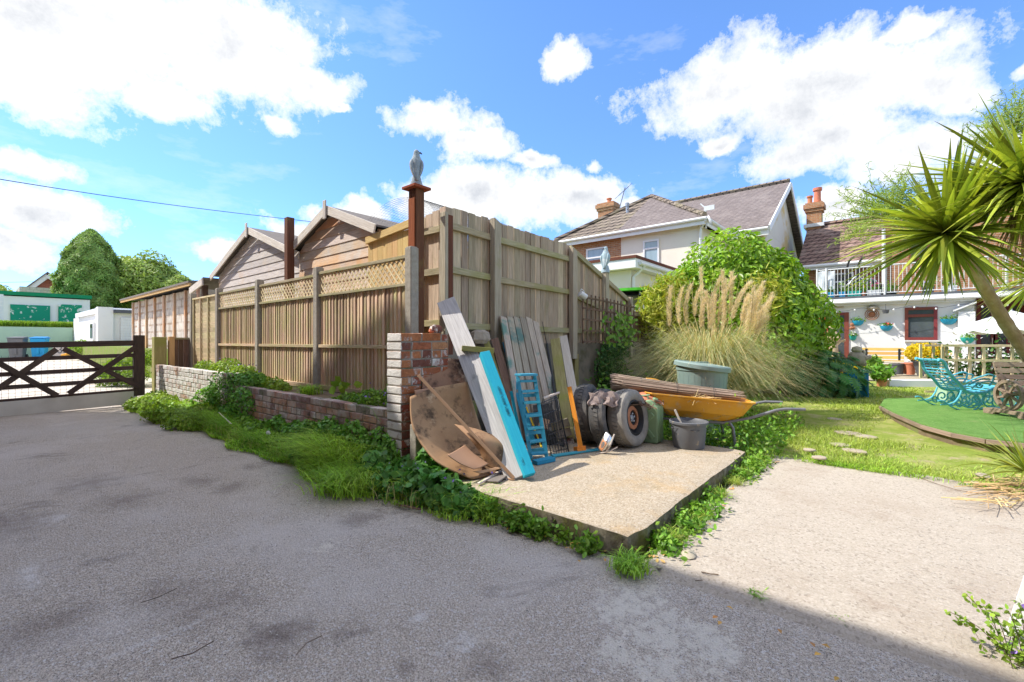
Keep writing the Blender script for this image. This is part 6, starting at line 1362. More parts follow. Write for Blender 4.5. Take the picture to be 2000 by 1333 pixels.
# rag over the tyres
rows = []
for i in range(7):
    f = i / 6
    rows.append([C(1150 + f * 58 + 3 * math.sin(j * 2.2 + i), 764 + 9 * j + 3 * math.sin(i * 2.3 + j) + 6 * abs(f - .45), 4.50 - .02 * j + .02 * math.cos(i * 2.9 + j * 2)) for j in range(4)])
m = MB(); patch(m, rows, 26, 12); o = m.build('rag', 'cloth_grey', smooth=True, solid=.012); tag(o, 'crumpled grey-brown knitted rag draped over the tops of the tyres', 'rag')
# broken headlamp
t = thing('broken_headlamp', 'broken car headlamp with chrome shell lying against the rimmed wheel', 'car part', tuple(S(1180, 884)))
rows = [[C(1168, 876, 4.36), C(1176, 858, 4.34), C(1184, 843, 4.36)], [C(1174, 882, 4.33), C(1184, 866, 4.28), C(1192, 850, 4.32)], [C(1182, 884, 4.33), C(1192, 872, 4.30), C(1197, 858, 4.34)]]
m = MB(); patch(m, rows, 10, 10); m.build('shell', 'chrome', t, smooth=True, solid=.01)
m = MB(); patch(m, [[p + Vector((-.012, -.014, .006)) for p in r_[0:2]] for r_ in rows[:2]], 6, 6); m.build('lens', 'plastic_terra', t, smooth=True, solid=.004)
m = MB(); m.tube([C(1183, 884, 4.30), C(1192, 868, 4.26), C(1200, 848, 4.3)], .007, 6); m.tube([C(1165, 886, 4.32), C(1190, 882, 4.29), C(1206, 873, 4.3)], .006, 6); m.build('bracket', 'wood_pale', t)

# ------------------------------------------------------------- jerrycan (two), bucket, wheelbarrow, bins
t = thing('jerrycan', 'dull green metal jerrycan with scuffed top standing beside the rimmed wheel', 'jerrycan', (4.57, 1.86, ZS))
x0, x1, y0, y1, z0, z1 = 4.57, 4.735, 1.86, 2.20, ZS, ZS + .45
prof = [(y0, z0 + .02), (y0 + .02, z0), (y1 - .02, z0), (y1, z0 + .02), (y1, z1 - .10), (y1 - .03, z1 - .05), (y1 - .10, z1 - .03), (y0 + .11, z1 - .0), (y0 + .08, z1), (y0, z1 - .08)]
m = MB(); m.poly([(x0, a, b_) for a, b_ in prof], (x1 - x0, 0, 0)); m.build('body', 'jerry', t, bevel=.018, smooth=False)
m = MB()
for i_, (a, b_) in enumerate((((y0 + .05, z0 + .06), (y1 - .06, z1 - .13)), ((y0 + .05, z1 - .14), (y1 - .06, z0 + .06)))): m.bar((x0 - .001 - .003 * i_, a[0], a[1]), (x0 - .001 - .003 * i_, b_[0], b_[1]), .05, .016, (-1, 0, 0))
m.build('cross_pressing', 'jerry', t, bevel=.006)
m = MB(); m.bar(((x0 + x1) / 2, y0 - .002, z0 + .01), ((x0 + x1) / 2, y0 - .002, z1 - .09), .012, .008, (0, -1, 0)); m.build('seam', 'jerry', t, bevel=.002)
for k in range(3): xx_ = x0 + .035 + k * .047; m = MB(); m.tube([(xx_, y0 + .12, z1 - .01), (xx_, y0 + .12, z1 + .045), (xx_, y1 - .10, z1 + .03), (xx_, y1 - .10, z1 - .03)], .010, 8); m.build('handle', 'jerry', t, smooth=True)
m = MB(); m.lathe([(.03, 0), (.03, .03), (.022, .04), (.0001, .04)], ((x0 + x1) / 2, y0 + .07, z1 - .02), (0, -.5, 1), 14); m.build('cap', 'jerry', t)
m = MB(); m.box(4.62, 4.76, 2.3, 2.6, ZS, ZS + .40); tag(m.build('plastic_can', 'black', bevel=.03), 'black plastic container hidden behind the jerrycan', 'container')
q = C(1345, 870, 4.60); BXY = (q.x, q.y)
t = thing('bucket', 'grey-black builder\'s bucket speckled with dried cement on the slab', 'bucket', (q.x, q.y, ZS))
m = MB(); m.lathe([(.0001, .0), (.145, .0), (.15, .01), (.170, .235), (.185, .24), (.187, .262), (.176, .266), (.170, .255), (.163, .24), (.143, .015), (.0001, .015)], (q.x, q.y, ZS), n=40); m.build('body', 'bucket', t, smooth=True)
m = MB(); a0 = Vector((q.x, q.y, ZS + .235)); CR = Vector((FY, -FX, 0)); m.tube([a0 + CR * .185, a0 + CR * .18 + Vector((-.03, -.05, -.03)), a0 + Vector((-FX * .19, -FY * .19, -.045)), a0 - CR * .18 + Vector((-.05, 0, -.03)), a0 - CR * .185], .003, 5); m.build('handle', 'wire', t)
plank('trowel_handle', 'cement-crusted stick standing in the bucket', C(1346, 862, 4.62), C(1318, 800, 4.70), .022, .018, 'wood_pale', 'stick')
# wheelbarrow: local x = towards the handles
t = thing('wheelbarrow', 'yellow-orange plastic wheelbarrow with grey tube frame, carrying a brushwood roll', 'wheelbarrow', (0, 0, 0))
n = 10; zt, zb_ = .60, .30
def ringp(xa, xb, w0, w1, z, zs=0):
    P = []
    for (x_, w_, ) in ((xa, w0), (xa + .06, w0 + .05), ((xa + xb) / 2, (w0 + w1) / 2 + .04), (xb - .06, w1), (xb, w1 - .05)): P.append((x_, -w_, z + zs * (x_ - xa)))
    return P + [(x_, -y_, z_) for x_, y_, z_ in reversed(P)]
rings = [ringp(-.30, .34, .10, .18, .32), ringp(-.40, .42, .16, .24, .40), ringp(-.41, .43, .17, .25, .405), ringp(-.54, .50, .20, .30, .56, -.0), ringp(-.56, .52, .22, .32, .57), ringp(-.56, .52, .22, .32, .585)]
m = MB(); vs = [p for r_ in rings for p in r_]; k_ = 10; fs = [tuple(range(k_))[::-1]]
for i in range(len(rings) - 1):
    for k in range(k_): fs.append((i * k_ + k, i * k_ + (k + 1) % k_, (i + 1) * k_ + (k + 1) % k_, (i + 1) * k_ + k))
m.add(vs, fs); o = m.build('tray', 'plastic_orange', t, solid=.008, bevel=.012)
for s_ in (-1, 1):
    m = MB(); m.tube([(-.62, s_ * .06, .20), (-.35, s_ * .14, .27), (.25, s_ * .20, .30), (.50, s_ * .24, .40), (.72, s_ * .27, .52), (.80, s_ * .275, .545), (.98, s_ * .275, .56)], .017, 10); m.build('side_tube', 'tube_grey', t, smooth=True)
    m = MB(); m.tube([(.30, s_ * .205, .32), (.34, s_ * .21, .26), (.38, s_ * .22, .03), (.33, s_ * .22, .012), (.22, s_ * .2, .012)], .016, 10); m.build('leg', 'tube_grey', t, smooth=True)
m = MB(); m.tube([(.30, -.2, .28), (.30, .2, .28)], .012, 8); m.tube([(-.1, -.17, .285), (-.1, .17, .285)], .012, 8); m.build('cross_tube', 'tube_grey', t, smooth=True)
m = MB(); m.lathe([(.10, -.035), (.18, -.04), (.195, 0), (.18, .04), (.10, .035), (.10, -.035)], (-.60, 0, .20), (0, 1, 0), 28); wl_ = m.build('wheel', 'black', t, smooth=True); m = MB(); m.lathe([(.0001, -.03), (.04, -.03), (.105, -.01), (.105, .01), (.04, .03), (.0001, .03)], (-.60, 0, .20), (0, 1, 0), 20); m.build('hub', 'plastic_orange', wl_, smooth=True)
t.scale = (1, 1, .88); q = C(1352, 860, 5.0); ax = Vector((FY * .985 - FX * .17, -FX * .985 - FY * .17, 0)); t.rotation_euler = (0, R(4.5), math.atan2(ax.y, ax.x)); t.location = (q.x, q.y, .10)
WBL, WBA = Vector((q.x, q.y, .10)), ax
# brushwood roll
t = thing('brushwood_roll', 'rolled brushwood screen of thin grey-brown reeds lying across the wheelbarrow', 'reed roll', (0, 0, 0)); A = C(1200, 746, 5.15); Bq = C(1446, 774, 4.86); d = (Bq - A); L = d.length; d.normalize(); u = Vector((0, 0, 1)); sd_ = d.cross(u).normalized(); t.location = tuple(A); m = MB(); r3 = random.Random(4)
for k in range(520):
    a = r3.uniform(0, 6.283); rr = math.sqrt(r3.uniform(.25, 1)); s0, s1 = r3.uniform(-.05, .12), L + r3.uniform(-.14, .05)
    if r3.random() < .4: s1 = s0 + r3.uniform(.4, .9) * L
    o0 = sd_ * (math.cos(a) * rr * .15) + u * (math.sin(a) * rr * .085); a2 = a + r3.uniform(-.25, .25); o1 = sd_ * (math.cos(a2) * rr * .12) + u * (math.sin(a2) * rr * .055)
    p0 = A + d * s0 + o0 * 1.1; p1 = A + d * s1 + o1; mid = p0.lerp(p1, .5) + Vector((0, 0, -.01)) + sd_ * r3.uniform(-.01, .01)
    m.tube([p0, mid, p1], [.0035, .0035, .002], 4, cap=False)
m.build('reeds', 'reed', t)
m = MB()
for f in (.22, .5, .78): c_ = A + d * L * f; m.tube([c_ + sd_ * math.cos(a) * .15 + u * math.sin(a) * .085 for a in [j * 6.283 / 16 for j in range(17)]], .0025, 4, cap=False)
m.build('binding_wire', 'wire', t)
m = MB()
for k in range(60): p = C(r3.uniform(1350, 1400), r3.uniform(775, 785), r3.uniform(4.72, 4.9)); dd_ = Vector((r3.gauss(0, 1), r3.gauss(0, 1), r3.gauss(0, .3))).normalized() * r3.uniform(.05, .14); m.tube([p - dd_, p + dd_], .002, 3, cap=False)
tag(m.build('loose_straw', 'cane'), 'loose golden straw poking from the wheelbarrow below the reeds', 'straw', kind='stuff')
# orange/terracotta plastic piece
rows = [[C(1232, 772, 4.95), C(1256, 763, 5.0), C(1282, 768, 4.95)], [C(1238, 779, 4.85), C(1262, 772, 4.85), C(1290, 782, 4.82)], [C(1246, 785, 4.82), C(1270, 784, 4.78), C(1296, 790, 4.78)]]
m = MB(); patch(m, rows, 12, 8); tag(m.build('plastic_scoop', 'plastic_terra', smooth=True, solid=.012), 'faded terracotta plastic scoop between the rimmed wheel and the wheelbarrow', 'scoop')
rows = [[C(1262, 738, 5.5), C(1282, 740, 5.5), C(1304, 752, 5.5)], [C(1262, 752, 5.5), C(1284, 756, 5.5), C(1300, 766, 5.5)]]
m = MB(); patch(m, rows, 8, 4); tag(m.build('orange_tray_corner', 'plastic_orange', smooth=True, solid=.02), 'orange plastic edge sticking up behind the brushwood roll', 'tray')
m = MB(); m.bar(C(1206, 772, 5.1), C(1250, 768, 5.15), .14, .03); tag(m.build('brown_board', 'wood_dark'), 'dark brown board under the left end of the brushwood roll', 'board')
m = MB()
for k in range(14): p = C(r3.uniform(1240, 1300), r3.uniform(779, 792), r3.uniform(4.65, 4.75)); m.tube([p, p + Vector((r3.gauss(0, .05), r3.gauss(0, .05), -.03)), p + Vector((r3.gauss(0, .08), r3.gauss(0, .08), -.05))], .006, 5)
tag(m.build('dry_debris', 'wood_dark'), 'dark dry scraps lying on top of the jerrycan', 'scraps', kind='stuff')
# green dustbin
q = C(1371, 760, 5.75); zb0 = .06; t = thing('dustbin', 'grey-green plastic dustbin with a flat lid standing behind the wheelbarrow', 'dustbin', (q.x, q.y, zb0)); H = C(1371, 716, 5.75).z - zb0
m = MB(); R0 = .305; m.lathe([(.0001, 0), (R0 * .76, 0), (R0 * .78, .02), (R0 * .985, H - .05), (R0 * 1.02, H - .04), (R0 * 1.02, H)], (q.x, q.y, zb0), n=48); m.build('body', 'bin_green', t, smooth=True)
m = MB()
for k in range(24): a = k * math.pi / 12; m.bar((q.x + math.cos(a) * R0 * .785, q.y + math.sin(a) * R0 * .785, zb0 + .05), (q.x + math.cos(a) * R0 * .965, q.y + math.sin(a) * R0 * .965, zb0 + H - .09), .010, .008, (math.cos(a), math.sin(a), 0))
m.build('ribs', 'bin_green', t)
tl_ = Vector((.05, -.13, 1)).normalized(); m = MB(); m.lathe([(R0 * 1.09, -.035), (R0 * 1.11, -.03), (R0 * 1.11, .015), (R0 * 1.07, .03), (R0 * .98, .032), (R0 * .95, .022), (.06, .035), (.0001, .037)], (q.x, q.y, zb0 + H + .01), tl_, 48); l_ = m.build('lid', 'bin_green', t, smooth=True)
m = MB(); c_ = Vector((q.x, q.y, zb0 + H + .045)); m.tube([c_ - CR * .09, c_ - CR * .07 + Vector((0, 0, .012)), c_ + CR * .07 + Vector((0, 0, .012)), c_ + CR * .09], .008, 6); m.build('lid_handle', 'bin_green', l_, smooth=True)
# hanging scraps by the corner: thin cobweb strands omitted; twigs and litter on the drive
def litter(name, label, pts, r, mat='twig', cat='twig', group='twigs on the drive'):
    m = MB(); m.tube(pts, r, 5); tag(m.build(name, mat), label, cat, group)
litter('twig', 'long curved black twig on the asphalt near the bottom edge', [GZ(335, 1287, .008), GZ(375, 1276, .012), GZ(417, 1252, .008)], .0022)
litter('twig', 'short forked black twig on the asphalt right of the long curved one', [GZ(579, 1278, .008), GZ(600, 1255, .012), GZ(629, 1241, .008)], .002)
litter('twig', 'thin curved twig on the asphalt in the middle left', [GZ(275, 1177, .008), GZ(310, 1166, .012), GZ(345, 1149, .008)], .002)
litter('twig', 'dark twig on the grey strip beside the concrete pad', [GZ(1370, 1117, .02), GZ(1388, 1121, .024), GZ(1403, 1122, .02)], .003)
litter('twig', 'short twig left of the dark one near the pad edge', [GZ(1358, 1134, .012), GZ(1372, 1133, .012)], .002)
litter('twig', 'broken wooden shard on the asphalt by the heart-leaved plants', [GZ(775, 985, .01), GZ(800, 990, .02), GZ(822, 995, .01)], .006, 'wood_dark')
litter('twig', 'long thin black cable end lying across the back of the concrete pad', [GZ(1790, 930, .02), GZ(1830, 945, .022), GZ(1870, 957, .022), GZ(1925, 966, .02)], .0025)
for i, (px, py) in enumerate([(1425, 1187), (1397, 1206), (1406, 1217), (1523, 1233), (1587, 1259), (1634, 1326), (1597, 1278), (1613, 1262)]):
    p = GZ(px, py, .012); m = MB(); a = rng.uniform(0, 6.28); u = Vector((math.cos(a), math.sin(a), 0)) * .017; v = Vector((-math.sin(a), math.cos(a), 0)) * .009
    m.add([p - u, p - v + Vector((0, 0, .004)), p + u, p + v + Vector((0, 0, .006))], [(0, 1, 2, 3)]); tag(m.build('fallen_leaf', 'deadleaf'), 'small dry orange leaf on the asphalt, ' + ['farthest, nearest the green rosette weed', 'upper of the two lying close together', 'lower of the two lying close together', 'midway along the row of leaves', 'right end of the row, nearest the concrete pad', 'nearest the bottom edge of the photo', 'just left of the right end leaf', 'right below the middle leaf'][i], 'leaf', 'dry leaves on the asphalt')
p = GZ(374, 825, .0) ; 
for lab, pp, s_ in (('white rounded stone in the grass verge', GZ(345, 818, .12), .05), ('small pale pebble on the asphalt at the slab corner', GZ(1287, 1107, .01), .016), ('pale flat stone at the pad back edge by the straw', GZ(1920, 931, .04), .05), ('second pale stone beside the straw heap', GZ(1905, 945, .03), .035), ('pale triangular mortar lump by the slab corner', GZ(1345, 1085, .012), .045)):
    m = MB(); m.lathe([(.0001, -.3 * s_), (s_ * .8, -.1 * s_), (s_, .2 * s_), (s_ * .6, .5 * s_), (.0001, .6 * s_)], pp, n=8, sx=1.4, sy=.9, xdir=(1, .4, 0)); tag(m.build('stone', 'stone', smooth=True), lab, 'stone')

# ------------------------------------------------------------- vegetation
def vobj(name, parts, mat, parent=None, label=None, cat=None, kind=None, group=None, gcv=None):
    V, F, r_ = join(*parts) if isinstance(parts, list) else parts
    o = npobj(name, V, F, mat, parent, r_, gcv, origin=None if parent is None else None); return tag(o, label, cat, group, kind)
def U(a, b, n): return NR.uniform(a, b, n)
# --- verge along the low walls
n = 95000; y = 2.0 + 8.9 * U(0, 1, n); 
left = 1.93 + .05 * np.sin(y * 3.1) + .04 * np.sin(y * 7.3 + 1) + np.where(y < 2.6, .22 * (2.6 - y) / .6, 0) + np.where(y > 9, -.12, 0)
x = left + (2.42 - left) * U(0, 1, n) ** .8; x = np.where(y < 3.1, left + (2.40 - left) * U(0, 1, n), x)
den = .35 + .65 * (np.sin(y * 2.3 + 1) * .5 + .5) ; tall = np.exp(-((y - 4.0) / .55) ** 2) * 1.0 + .5 * np.exp(-((y - 7.6) / 1.4) ** 2) + .35
edge = np.clip((x - left) / .22, .25, 1)
ok = U(0, 1, n) < np.clip(.25 + tall, 0, 1) * np.where(y < 3.2, .25, 1); ok &= (np.sin(x * 19 + 3 * np.sin(y * 4.1)) + np.sin(y * 17 + 2 * np.sin(x * 9)) + U(-1.6, 1.6, n) > -.5)
x, y, tall, edge = x[ok], y[ok], tall[ok], edge[ok]
H = (.14 + .28 * tall) * edge * U(.6, 1.25, len(x))
vobj('verge_grass', blades(np.stack([x, y, np.zeros_like(x)], 1), H, H * U(.3, 1.1, len(x)), U(.006, .012, len(x)), 3, droop=.9), 'grass', None, 'lush green grass growing along the foot of the low brick wall', 'grass', 'stuff')
def mound(cs, size, n_per, mat, name, label, cat='ground cover', asp=1.5, jit=.8, droop=.4, kind='stuff', thick=.5, stems=False):
    parts = []
    for i, (cx, cy, cz, rx, ry, rz) in enumerate(cs):
        P, N = shell((cx, cy, cz), (rx, ry, rz), int(n_per * rx * ry * 12 + 60), thick, lump=.22, seed=i + int(cx * 100), zmin=.0, bias=.4); parts.append(leaves(P, size, asp, N, jit, droop))
    return vobj(name, parts, mat, None, label, cat, kind)
r5 = random.Random(12); cs = []
for k in range(20): yy_ = r5.uniform(3.2, 7.1); z = r5.uniform(.06, .30); cs.append((2.38 + r5.uniform(-.10, .04), yy_, z, r5.uniform(.07, .12), r5.uniform(.12, .26), r5.uniform(.07, .13)))
for k in range(5): cs.append((2.25 + r5.uniform(-.15, .1), r5.uniform(2.9, 4.6), .08, .14, .18, .12))
mound(cs, .042, 1500, 'leaf_ivy', 'ivy_cover', 'dark ivy and nettle cover over the face of the low brick wall', asp=1.25)
cs = [(2.45, 7.15, .40, .18, .34, .30), (2.40, 6.6, .3, .16, .28, .26), (2.38, 7.7, .3, .2, .3, .26), (2.52, 6.9, .62, .15, .35, .14)]
mound(cs, .040, 2600, 'leaf_ivy', 'ivy_bush', 'rounded dark ivy mound where the two low walls meet', 'shrub', asp=1.25, kind=None)
cs = []
for k in range(30): yy_ = r5.uniform(7.3, 10.7); cs.append((2.05 + r5.uniform(-.25, .3), yy_, r5.uniform(.03, .16), r5.uniform(.10, .22), r5.uniform(.15, .3), r5.uniform(.07, .15)))
mound(cs, .055, 900, 'leaf_lime', 'sunlit_weeds', 'bright sunlit leafy weeds in the verge near the gate', asp=1.5)
cs = []
for k in range(26): cs.append((r5.uniform(2.15, 2.42), r5.uniform(3.6, 8.0), r5.uniform(.03, .18), r5.uniform(.08, .2), r5.uniform(.1, .22), r5.uniform(.06, .14)))
mound(cs, .05, 900, 'leaf_weed', 'leafy_weeds', 'mixed green weeds between grass and wall', asp=1.7)
# heart-leaved plants at the slab corner
cs = [(2.30, 3.02, .10, .16, .16, .12), (2.28, 2.75, .10, .17, .18, .14), (2.22, 2.55, .08, .13, .17, .12), (2.36, 2.85, .16, .12, .12, .13), (2.25, 2.35, .06, .10, .14, .09), (2.15, 3.1, .08, .14, .16, .11), (2.20, 3.35, .12, .15, .2, .14)]
mound(cs, .062, 1500, 'leaf_heart', 'heart_leaf_plants', 'glossy heart-shaped dark leaves spreading over the corner of the raised slab', 'plant', asp=1.12, kind=None)
# weeds along both slab edges
def strip(label, name, pts, n, size, mat, spread=.04, h=.06, asp=1.6, kind='stuff'):
    P = []
    for _ in range(n):
        k = r5.randrange(len(pts)); c_ = pts[k]; P.append((c_[0] + r5.gauss(0, spread), c_[1] + r5.gauss(0, spread), max(.004, abs(r5.gauss(0, h)))))
    return vobj(name, leaves(np.array(P), size, asp, None), mat, None, label, 'weeds', kind)
le = [(2.28 + r5.uniform(-.03, .02), yv) for yv in [r5.uniform(1.3, 2.3) for _ in range(26)]]
strip('small green weeds along the road side of the raised slab', 'slab_edge_weeds', le, 1900, .036, 'leaf_weed', .03, .045)
re_ = [(xv, 1.03 + r5.uniform(-.06, .03)) for xv in [r5.choice([r5.uniform(2.35, 5.1), r5.uniform(2.5, 3.4), r5.uniform(4.0, 5.1)]) for _ in range(40)]]
strip('bright green weeds in the gap between the raised slab and the concrete pad', 'gap_weeds', re_, 3600, .036, 'leaf_weed', .05, .04)
P = np.array([(xv + r5.gauss(0, .05), 1.02 + r5.gauss(0, .035), .0) for xv in [r5.choice([2.7, 3.0, 3.2, 3.7, 4.1, 4.4, 4.7, 4.9, 5.1]) for _ in range(1500)]]); vobj('gap_grass', blades(P, U(.05, .15, len(P)), U(.03, .14, len(P)), .005, 3, droop=1.1), 'grass_lawn', None, 'thin grass tufts in the gap beside the concrete pad', 'grass', 'stuff')
def tuft(label, p, n, h, sp, mat='grass', lean_=.8, name='grass_tuft'):
    P = np.array([(p[0] + r5.gauss(0, sp), p[1] + r5.gauss(0, sp), p[2]) for _ in range(n)]); Hh = U(.5, 1.1, n) * h
    return vobj(name, blades(P, Hh, Hh * U(.2, lean_ + .5, n), U(.005, .009, n), 4, droop=1.1), mat, None, label, 'grass tuft')
tuft('spiky green grass tuft at the front corner of the raised slab', (2.24, 1.06, 0), 420, .12, .04)
tuft('small green rosette weed on the line between asphalt and concrete', tuple(GZ(1477, 1163, .0)), 90, .035, .018, 'leaf_weed', 1.4)
tuft('tiny weed on the pad edge near the bottom', tuple(GZ(1642, 1214, .0)), 40, .03, .014, 'leaf_weed', 1.4)
tuft('dense arching grass clump nearest the camera in the verge', (2.02, 3.35, 0), 1700, .36, .11)
tuft('wispy grass clump on top of the low wall bed', (2.62, 5.35, .56), 260, .22, .05)
# leafy plant at the corner of slab: tall thin stem weed
P = np.array([(2.0 + r5.uniform(-.06, .4), r5.uniform(2.6, 10.2), r5.uniform(.0, .05)) for _ in range(900)])
vobj('dead_stems', blades(P, U(.05, .28, len(P)), U(.02, .2, len(P)), .004, 3, droop=1.0), 'grass_dry', None, 'dry straw-coloured dead stems scattered through the verge', 'dead stems', 'stuff')
P = np.array([(2.30 + r5.gauss(0, .06), r5.uniform(1.2, 2.4), .006) for _ in range(60)] + [(r5.uniform(2.4, 5.2), 1.0 + r5.gauss(0, .06), .02) for _ in range(90)])
vobj('leaf_litter', leaves(P, .03, 1.8, np.tile(np.array([[0, 0, 1.0]]), (len(P), 1)), .3), 'deadleaf', None, 'brown leaf litter and bits of bark along the edges of the raised slab', 'leaf litter', 'stuff')
# --- plants in the bed between low wall and fence
cs = [(2.62, 3.62, .66, .10, .2, .14), (2.55, 3.95, .62, .12, .2, .1), (2.6, 4.4, .58, .12, .25, .06)]
mound(cs, .035, 1800, 'leaf_weed', 'bed_plant', 'leafy purple-flowered plant on the wall top beside the pier', 'plant', kind=None)
cs = [(2.6, 6.2, .60, .12, .3, .09), (2.62, 7.3, .66, .15, .5, .15), (2.62, 8.1, .72, .15, .5, .18), (2.6, 8.9, .72, .12, .4, .12)]
mound(cs, .04, 1300, 'leaf_lime', 'bed_plants', 'bright yellow-green plants along the wall top under the fence', 'plants')
P = np.array([(2.6 + r5.gauss(0, .06), 7.7 + r5.gauss(0, .5), .80 + r5.gauss(0, .06)) for _ in range(60)] + [(2.5 + r5.gauss(0, .06), 3.7 + r5.gauss(0, .2), .70 + r5.gauss(0, .07)) for _ in range(26)] + [(2.28 + r5.gauss(0, .1), 2.9 + r5.gauss(0, .4), .22 + r5.gauss(0, .03)) for _ in range(26)])
vobj('purple_flowers', leaves(P, .022, 1.0), 'flower_purple', None, 'tiny purple bellflowers scattered in the verge and bed plants', 'flowers', 'stuff')
P = np.array([(2.60 + r5.gauss(0, .06), 4.62 + r5.gauss(0, .07), .70 + abs(r5.gauss(0, .03))) for _ in range(16)]); vobj('broadleaf_weed', leaves(P, .10, 1.1), 'leaf_lime', None, 'broad-leaved young weed on the wall top below the shaded fence panel', 'plant')
# dandelion clocks
for px, py, d, lab in ((524, 845, 4.6, 'white dandelion clock on a stem in front of the low brick wall'),):
    q = C(px, py, d); t = thing('dandelion', lab, 'flower', (q.x, q.y, 0)); m = MB(); m.tube([(q.x + .02, q.y, 0), (q.x, q.y + .01, q.z * .6), q], .002, 5); m.build('stem', 'leaf_weed', t)
    P, N = shell(tuple(q), (.019,) * 3, 300, .1); V, F, r_ = leaves(P, .008, 3, N, .2); npobj('seed_head', V, F, 'flower_white', t, r_)
m = MB(); m.tube([C(428, 806, 5.4), C(452, 828, 5.0)], .004, 5); tag(m.build('dry_stalk', 'wood_pale'), 'pale dry stalk leaning in the verge', 'stalk')
# pale vine straying over the pier
m = MB(); m.tube([C(712, 792, 4.0), C(728, 800, 3.9), C(735, 815, 3.85), (2.3, 3.4, .5)], .002, 4); tag(m.build('straggling_stem', 'leaf_lime'), 'thin pale green stem trailing over the wall next to the pier', 'stem')
# ivy on the retaining wall right, climbers on trellis
P = []
for _ in range(3000): xx_ = r5.gauss(7.15, .22); zz = r5.uniform(.2, 1.15); P.append((xx_ + .15 * math.sin(zz * 6), 3.70 - abs(r5.gauss(0, .05)), zz))
N0 = np.tile(np.array([[-.3, -1, .35]]), (len(P), 1)); vobj('wall_ivy', leaves(np.array(P), .055, 1.3, N0, .5, .8), 'leaf_dark', None, 'dark ivy hanging down the retaining wall beneath the trellis', 'ivy')
P = []
for _ in range(170): P.append((r5.gauss(7.2, .35), 3.62 - abs(r5.gauss(0, .05)), r5.gauss(1.42, .16)))
vobj('trellis_climber', leaves(np.array(P), .085, 1.3, np.tile(np.array([[-.4, -1, .2]]), (len(P), 1)), .6, .4), 'leaf_weed', None, 'leafy green climber threaded through the square trellis', 'climber')
P = []
for _ in range(900): P.append((r5.uniform(5.6, 6.9), r5.uniform(3.2, 3.7), abs(r5.gauss(0, .22))))
vobj('slab_back_weeds', leaves(np.array(P), .08, 1.5), 'leaf_weed', None, 'green weeds against the retaining wall behind the tyres', 'weeds', 'stuff')
P = []
for _ in range(1100): P.append((r5.gauss(7.5, .3), r5.uniform(3.0, 3.7), abs(r5.gauss(.1, .22))))
vobj('fence_corner_bush', leaves(np.array(P), .09, 1.5), 'leaf_weed', None, 'leafy bush below the end of the trellis beside the pampas grass', 'bush')

# --- pampas grass
PC = C(1385, 800, 7.0); PC.z = .05; t = thing('pampas_grass', 'large pampas grass clump with tall buff plumes behind the dustbin', 'pampas grass', tuple(PC))
def fountain(n, r0, Hr, Lr, w, k=8, azr=None, dr=1.25):
    az = U(0, 2 * np.pi, n); P = np.stack([PC.x + np.cos(az) * r0 * U(0, 1, n), PC.y + np.sin(az) * r0 * U(0, 1, n), np.full(n, .05)], 1)
    return blades(P, U(*Hr, n), U(*Lr, n), U(w * .7, w * 1.3, n), k, az + U(-.5, .5, n), dr * U(.7, 1.25, n), .15)
vobj('green_leaves', [fountain(2600, .32, (1.2, 2.3), (.25, 1.55), .009), fountain(1500, .3, (1.8, 2.6), (.1, 1.2), .008)], 'pampas', t)
vobj('dry_leaves', [fountain(1900, .35, (1.0, 2.1), (.25, 1.6), .008), fountain(1700, .3, (1.7, 2.7), (.1, 1.2), .007)], 'pampas_dry', t)
pl = [(1303, 545, 612), (1323, 562, 610), (1338, 533, 600), (1355, 540, 606), (1371, 524, 600), (1368, 560, 618), (1387, 532, 605), (1404, 536, 612), (1411, 545, 620), (1418, 530, 600), (1427, 534, 605), (1432, 548, 615), (1452, 562, 612), (1462, 580, 640), (1478, 566, 630), (1488, 578, 640), (1496, 572, 640), (1450, 600, 660), (1395, 575, 640), (1515, 690, 740), (1482, 690, 735)] + [(r5.uniform(1345, 1500), r5.uniform(545, 600), r5.uniform(620, 665)) for _ in range(9)]
Pl = []; st = MB()
